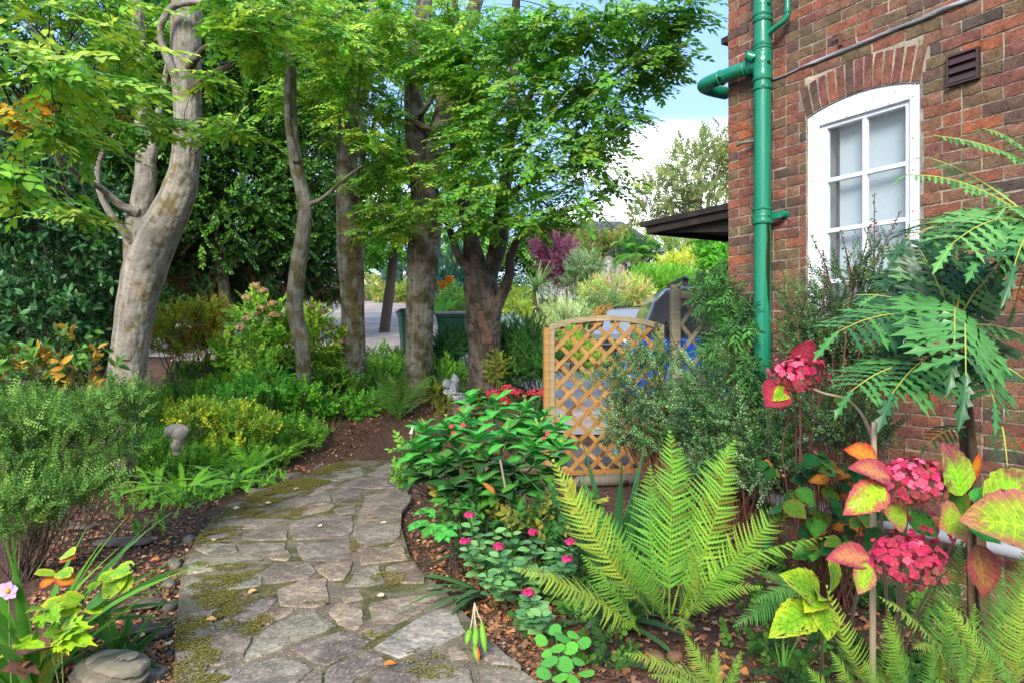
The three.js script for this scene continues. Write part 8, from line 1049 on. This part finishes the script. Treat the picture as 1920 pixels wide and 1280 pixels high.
// ================================================================ the far garden across the drive
rand = rng(701);
const F = (name, label, cat, lobes, o) => bush(name, label, cat, lobes, { per: 4, r: 0.015, half: false, cov: 1.5, ...o, cols: o.cols.map((c) => c.map((x) => Math.min(0.8, x * 1.7))) });  // leaf colours raised: the sunlit, hazy brightness out here is painted in
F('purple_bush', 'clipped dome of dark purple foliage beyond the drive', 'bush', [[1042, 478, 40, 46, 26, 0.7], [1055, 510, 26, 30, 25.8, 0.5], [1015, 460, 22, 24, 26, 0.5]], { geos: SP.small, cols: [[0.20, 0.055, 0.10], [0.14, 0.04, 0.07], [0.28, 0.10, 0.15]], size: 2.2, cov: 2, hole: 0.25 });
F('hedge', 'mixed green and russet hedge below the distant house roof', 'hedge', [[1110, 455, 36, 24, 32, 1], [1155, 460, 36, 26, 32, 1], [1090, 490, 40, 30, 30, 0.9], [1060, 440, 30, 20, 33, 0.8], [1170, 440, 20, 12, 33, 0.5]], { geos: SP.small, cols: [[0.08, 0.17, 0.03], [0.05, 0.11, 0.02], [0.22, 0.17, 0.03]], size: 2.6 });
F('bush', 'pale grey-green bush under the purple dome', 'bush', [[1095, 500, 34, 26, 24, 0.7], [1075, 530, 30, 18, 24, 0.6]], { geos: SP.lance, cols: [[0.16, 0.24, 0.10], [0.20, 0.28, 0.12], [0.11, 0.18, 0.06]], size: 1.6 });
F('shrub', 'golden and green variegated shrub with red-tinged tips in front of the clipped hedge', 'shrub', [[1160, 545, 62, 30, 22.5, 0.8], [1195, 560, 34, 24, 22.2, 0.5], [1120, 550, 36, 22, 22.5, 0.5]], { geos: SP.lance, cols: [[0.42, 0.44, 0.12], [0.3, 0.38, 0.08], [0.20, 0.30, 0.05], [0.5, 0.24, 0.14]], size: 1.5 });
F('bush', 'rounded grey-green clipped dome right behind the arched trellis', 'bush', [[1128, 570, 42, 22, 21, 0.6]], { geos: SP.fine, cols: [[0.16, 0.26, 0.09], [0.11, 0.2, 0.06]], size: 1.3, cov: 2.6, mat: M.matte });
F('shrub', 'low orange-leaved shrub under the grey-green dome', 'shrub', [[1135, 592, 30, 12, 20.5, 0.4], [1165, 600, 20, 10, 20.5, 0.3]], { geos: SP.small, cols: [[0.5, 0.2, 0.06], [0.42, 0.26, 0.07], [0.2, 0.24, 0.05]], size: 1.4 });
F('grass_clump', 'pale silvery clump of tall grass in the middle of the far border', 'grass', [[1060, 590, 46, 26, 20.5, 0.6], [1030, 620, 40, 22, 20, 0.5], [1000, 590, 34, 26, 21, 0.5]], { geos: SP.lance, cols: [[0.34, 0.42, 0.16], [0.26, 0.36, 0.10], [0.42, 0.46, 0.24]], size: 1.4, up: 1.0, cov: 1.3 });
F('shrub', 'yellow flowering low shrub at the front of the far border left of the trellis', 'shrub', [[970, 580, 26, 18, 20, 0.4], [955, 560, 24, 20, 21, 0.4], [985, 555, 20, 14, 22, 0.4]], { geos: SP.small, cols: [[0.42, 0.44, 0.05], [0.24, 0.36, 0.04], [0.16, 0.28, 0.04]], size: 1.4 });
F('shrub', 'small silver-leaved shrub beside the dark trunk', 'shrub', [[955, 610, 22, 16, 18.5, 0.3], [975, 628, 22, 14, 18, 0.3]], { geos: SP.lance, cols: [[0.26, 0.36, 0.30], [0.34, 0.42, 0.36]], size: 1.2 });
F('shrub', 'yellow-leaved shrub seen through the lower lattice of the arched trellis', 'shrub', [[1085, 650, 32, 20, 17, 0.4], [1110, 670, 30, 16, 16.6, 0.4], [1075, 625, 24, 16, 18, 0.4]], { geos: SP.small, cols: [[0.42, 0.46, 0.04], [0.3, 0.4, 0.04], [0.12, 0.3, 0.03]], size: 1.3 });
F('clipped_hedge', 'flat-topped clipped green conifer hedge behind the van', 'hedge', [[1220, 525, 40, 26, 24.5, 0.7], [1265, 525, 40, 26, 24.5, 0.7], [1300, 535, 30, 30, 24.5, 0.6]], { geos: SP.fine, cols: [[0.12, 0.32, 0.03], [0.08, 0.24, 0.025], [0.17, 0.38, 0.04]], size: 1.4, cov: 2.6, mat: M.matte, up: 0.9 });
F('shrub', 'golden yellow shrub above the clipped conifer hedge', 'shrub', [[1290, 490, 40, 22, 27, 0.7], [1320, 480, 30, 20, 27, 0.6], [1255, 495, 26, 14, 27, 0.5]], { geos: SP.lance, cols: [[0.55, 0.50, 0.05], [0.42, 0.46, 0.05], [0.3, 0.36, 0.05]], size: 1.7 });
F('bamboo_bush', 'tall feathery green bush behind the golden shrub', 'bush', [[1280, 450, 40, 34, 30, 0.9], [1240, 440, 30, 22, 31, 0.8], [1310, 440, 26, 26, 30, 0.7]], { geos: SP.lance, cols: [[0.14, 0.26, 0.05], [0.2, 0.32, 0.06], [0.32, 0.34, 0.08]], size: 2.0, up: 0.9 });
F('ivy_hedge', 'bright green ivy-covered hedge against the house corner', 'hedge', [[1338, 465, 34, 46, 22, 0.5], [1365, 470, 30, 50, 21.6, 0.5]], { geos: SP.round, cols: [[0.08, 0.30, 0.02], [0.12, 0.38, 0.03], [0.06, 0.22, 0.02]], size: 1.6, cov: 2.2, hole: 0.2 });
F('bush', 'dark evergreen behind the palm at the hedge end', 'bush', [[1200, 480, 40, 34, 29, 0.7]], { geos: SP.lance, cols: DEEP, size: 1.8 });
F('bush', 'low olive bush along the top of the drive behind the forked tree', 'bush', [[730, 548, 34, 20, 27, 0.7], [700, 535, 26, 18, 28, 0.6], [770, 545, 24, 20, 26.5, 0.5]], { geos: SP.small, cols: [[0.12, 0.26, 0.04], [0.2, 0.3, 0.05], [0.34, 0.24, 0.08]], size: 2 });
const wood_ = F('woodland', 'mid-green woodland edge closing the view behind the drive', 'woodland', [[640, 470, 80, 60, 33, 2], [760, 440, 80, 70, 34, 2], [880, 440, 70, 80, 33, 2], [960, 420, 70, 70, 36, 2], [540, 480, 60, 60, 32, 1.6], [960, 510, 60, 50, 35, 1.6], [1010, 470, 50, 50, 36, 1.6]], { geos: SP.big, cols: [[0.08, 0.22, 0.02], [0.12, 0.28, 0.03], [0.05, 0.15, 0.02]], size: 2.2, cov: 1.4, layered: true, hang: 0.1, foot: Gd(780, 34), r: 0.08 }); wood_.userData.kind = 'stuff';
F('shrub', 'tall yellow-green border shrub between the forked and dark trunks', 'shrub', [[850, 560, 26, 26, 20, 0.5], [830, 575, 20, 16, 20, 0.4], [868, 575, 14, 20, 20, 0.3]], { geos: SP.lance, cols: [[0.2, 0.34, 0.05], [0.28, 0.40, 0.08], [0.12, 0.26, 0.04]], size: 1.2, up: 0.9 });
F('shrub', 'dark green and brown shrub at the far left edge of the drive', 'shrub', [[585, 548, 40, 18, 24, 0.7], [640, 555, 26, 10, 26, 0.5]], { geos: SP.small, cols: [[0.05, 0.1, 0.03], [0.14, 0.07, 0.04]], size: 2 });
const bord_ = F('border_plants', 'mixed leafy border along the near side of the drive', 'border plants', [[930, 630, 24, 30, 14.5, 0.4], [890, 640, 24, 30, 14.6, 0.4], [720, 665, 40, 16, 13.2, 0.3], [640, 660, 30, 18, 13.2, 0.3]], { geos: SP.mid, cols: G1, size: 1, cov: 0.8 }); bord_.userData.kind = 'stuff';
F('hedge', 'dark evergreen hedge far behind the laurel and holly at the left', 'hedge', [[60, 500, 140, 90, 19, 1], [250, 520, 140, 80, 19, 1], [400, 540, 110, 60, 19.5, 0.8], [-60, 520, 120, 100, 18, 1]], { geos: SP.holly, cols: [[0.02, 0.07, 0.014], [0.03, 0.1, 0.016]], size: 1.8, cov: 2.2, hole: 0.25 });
{
  const t = thing('canna_plant', 'canna with orange flowers and paddle leaves beyond the wheelie bins', 'plant', Gd(838, 19)), b = blade({ half: ovate(0.22, 0.8), n: 6, across: 2, fold: 0.3, droop: 0.25 }), m = leafM({ color: C(0.14, 0.44, 0.05) }); for (const [x0, y0, x1, y1] of [[822, 590, 812, 560], [825, 588, 830, 552], [835, 585, 845, 556], [840, 580, 858, 560], [820, 590, 806, 578]]) leafPart(t, b, m, Wp(x0, y0, 19), Wp(x1, y1, 18.9), { w: 0.75, up: V(0, 0.5, 1) });
  for (const [x, y] of [[843, 524], [828, 535]]) { const g = new GB(); for (let k = 0; k < 12; k++) g.add(petal4, mat4(Wp(x, y, 19).add(rv().multiplyScalar(0.07)), lookQ(rv(), rv()), 0.09)); part('flower', g.geo(), leafM({ color: C(0.75, 0.28, 0.02), clearcoat: 0 }), t); part('stem', tube([Gd(838, 19), Wp(x, y, 19)], [0.014, 0.01], { rad: 6 }), M.greenStem, t); }
}
{
  const foot = Gd(1005, 20.5), t = thing('cordyline', 'spiky cordyline with sword leaves bursting from a short trunk', 'cordyline', foot), c = Wp(1005, 545, 20.5), g = [0, 1].map((k) => blade({ half: (x) => 0.028 * (1 - x) ** 0.5 * (0.5 + x), n: 5, fold: 0.4, droop: 0.05 + 0.35 * k })), ms = [[0.24, 0.40, 0.10], [0.34, 0.48, 0.18], [0.16, 0.30, 0.07]].map((x) => leafM({ color: C(...x) }));
  part('trunk', tube([foot, c], [0.1, 0.08], { rad: 10, rough: 0.1 }), std({ map: barkTex, color: C(0.2, 0.16, 0.11), roughness: 0.95 }), t); for (let k = 0; k < 90; k++) { const q = rv(); if (q.y < -0.5) continue; q.y += 0.25; leafPart(t, q.y < 0.1 ? g[1] : pick(g), pick(ms), c, c.clone().addScaledVector(q.normalize(), rr(0.75, 1.05)), { up: V(-q.x * 0.6, 1, -q.z * 0.6), w: 1.3 }); }
}
{
  const foot = Gd(1195, 27.5), c = Wp(1195, 478, 27.5), t = thing('palm_tree', 'palm with arching feathery fronds beyond the clipped hedge', 'palm', foot), ms = [[0.14, 0.38, 0.04], [0.2, 0.46, 0.06], [0.08, 0.24, 0.04]].map((x) => leafM({ color: C(...x) }));
  part('trunk', tube([foot, c], [0.2, 0.22], { rad: 12, rough: 0.2, fr: 6 }), std({ map: barkTex, color: C(0.14, 0.10, 0.07), roughness: 0.95 }), t);
  for (let k = 0; k < 22; k++) { const a = k * 2.4, e = rr(-0.1, 1.3), L = rr(1.1, 1.6), d = V(Math.cos(a) * Math.cos(e), Math.sin(e), Math.sin(a) * Math.cos(e)), b = new GB(), at = (s) => c.clone().addScaledVector(d, L * s).add(V(0, -0.5 * L * s * s * s, 0)); b.add(tube([at(0), at(0.33), at(0.66), at(1)], [0.018, 0.014, 0.01, 0.004], { seg: 2, rad: 4, cap: false })); const S = d.clone().cross(UP).normalize(); for (let j = 0; j < 26; j++) for (const s of [-1, 1]) { const q = 0.12 + 0.88 * j / 26, p = at(q), T = at(Math.min(1, q + 0.03)).sub(at(q - 0.03)).normalize(), D = S.clone().multiplyScalar(s * 0.8).addScaledVector(T, 0.55).add(V(0, -0.25, 0)); b.add(leafLance, mat4(p, lookQ(D, UP), V(0.09, 0.2, 0.42 * Math.sin(Math.PI * (0.15 + 0.8 * q))))); } part('frond', b.geo(), pick(ms), t); }
}

renderer.render(scene, camera);
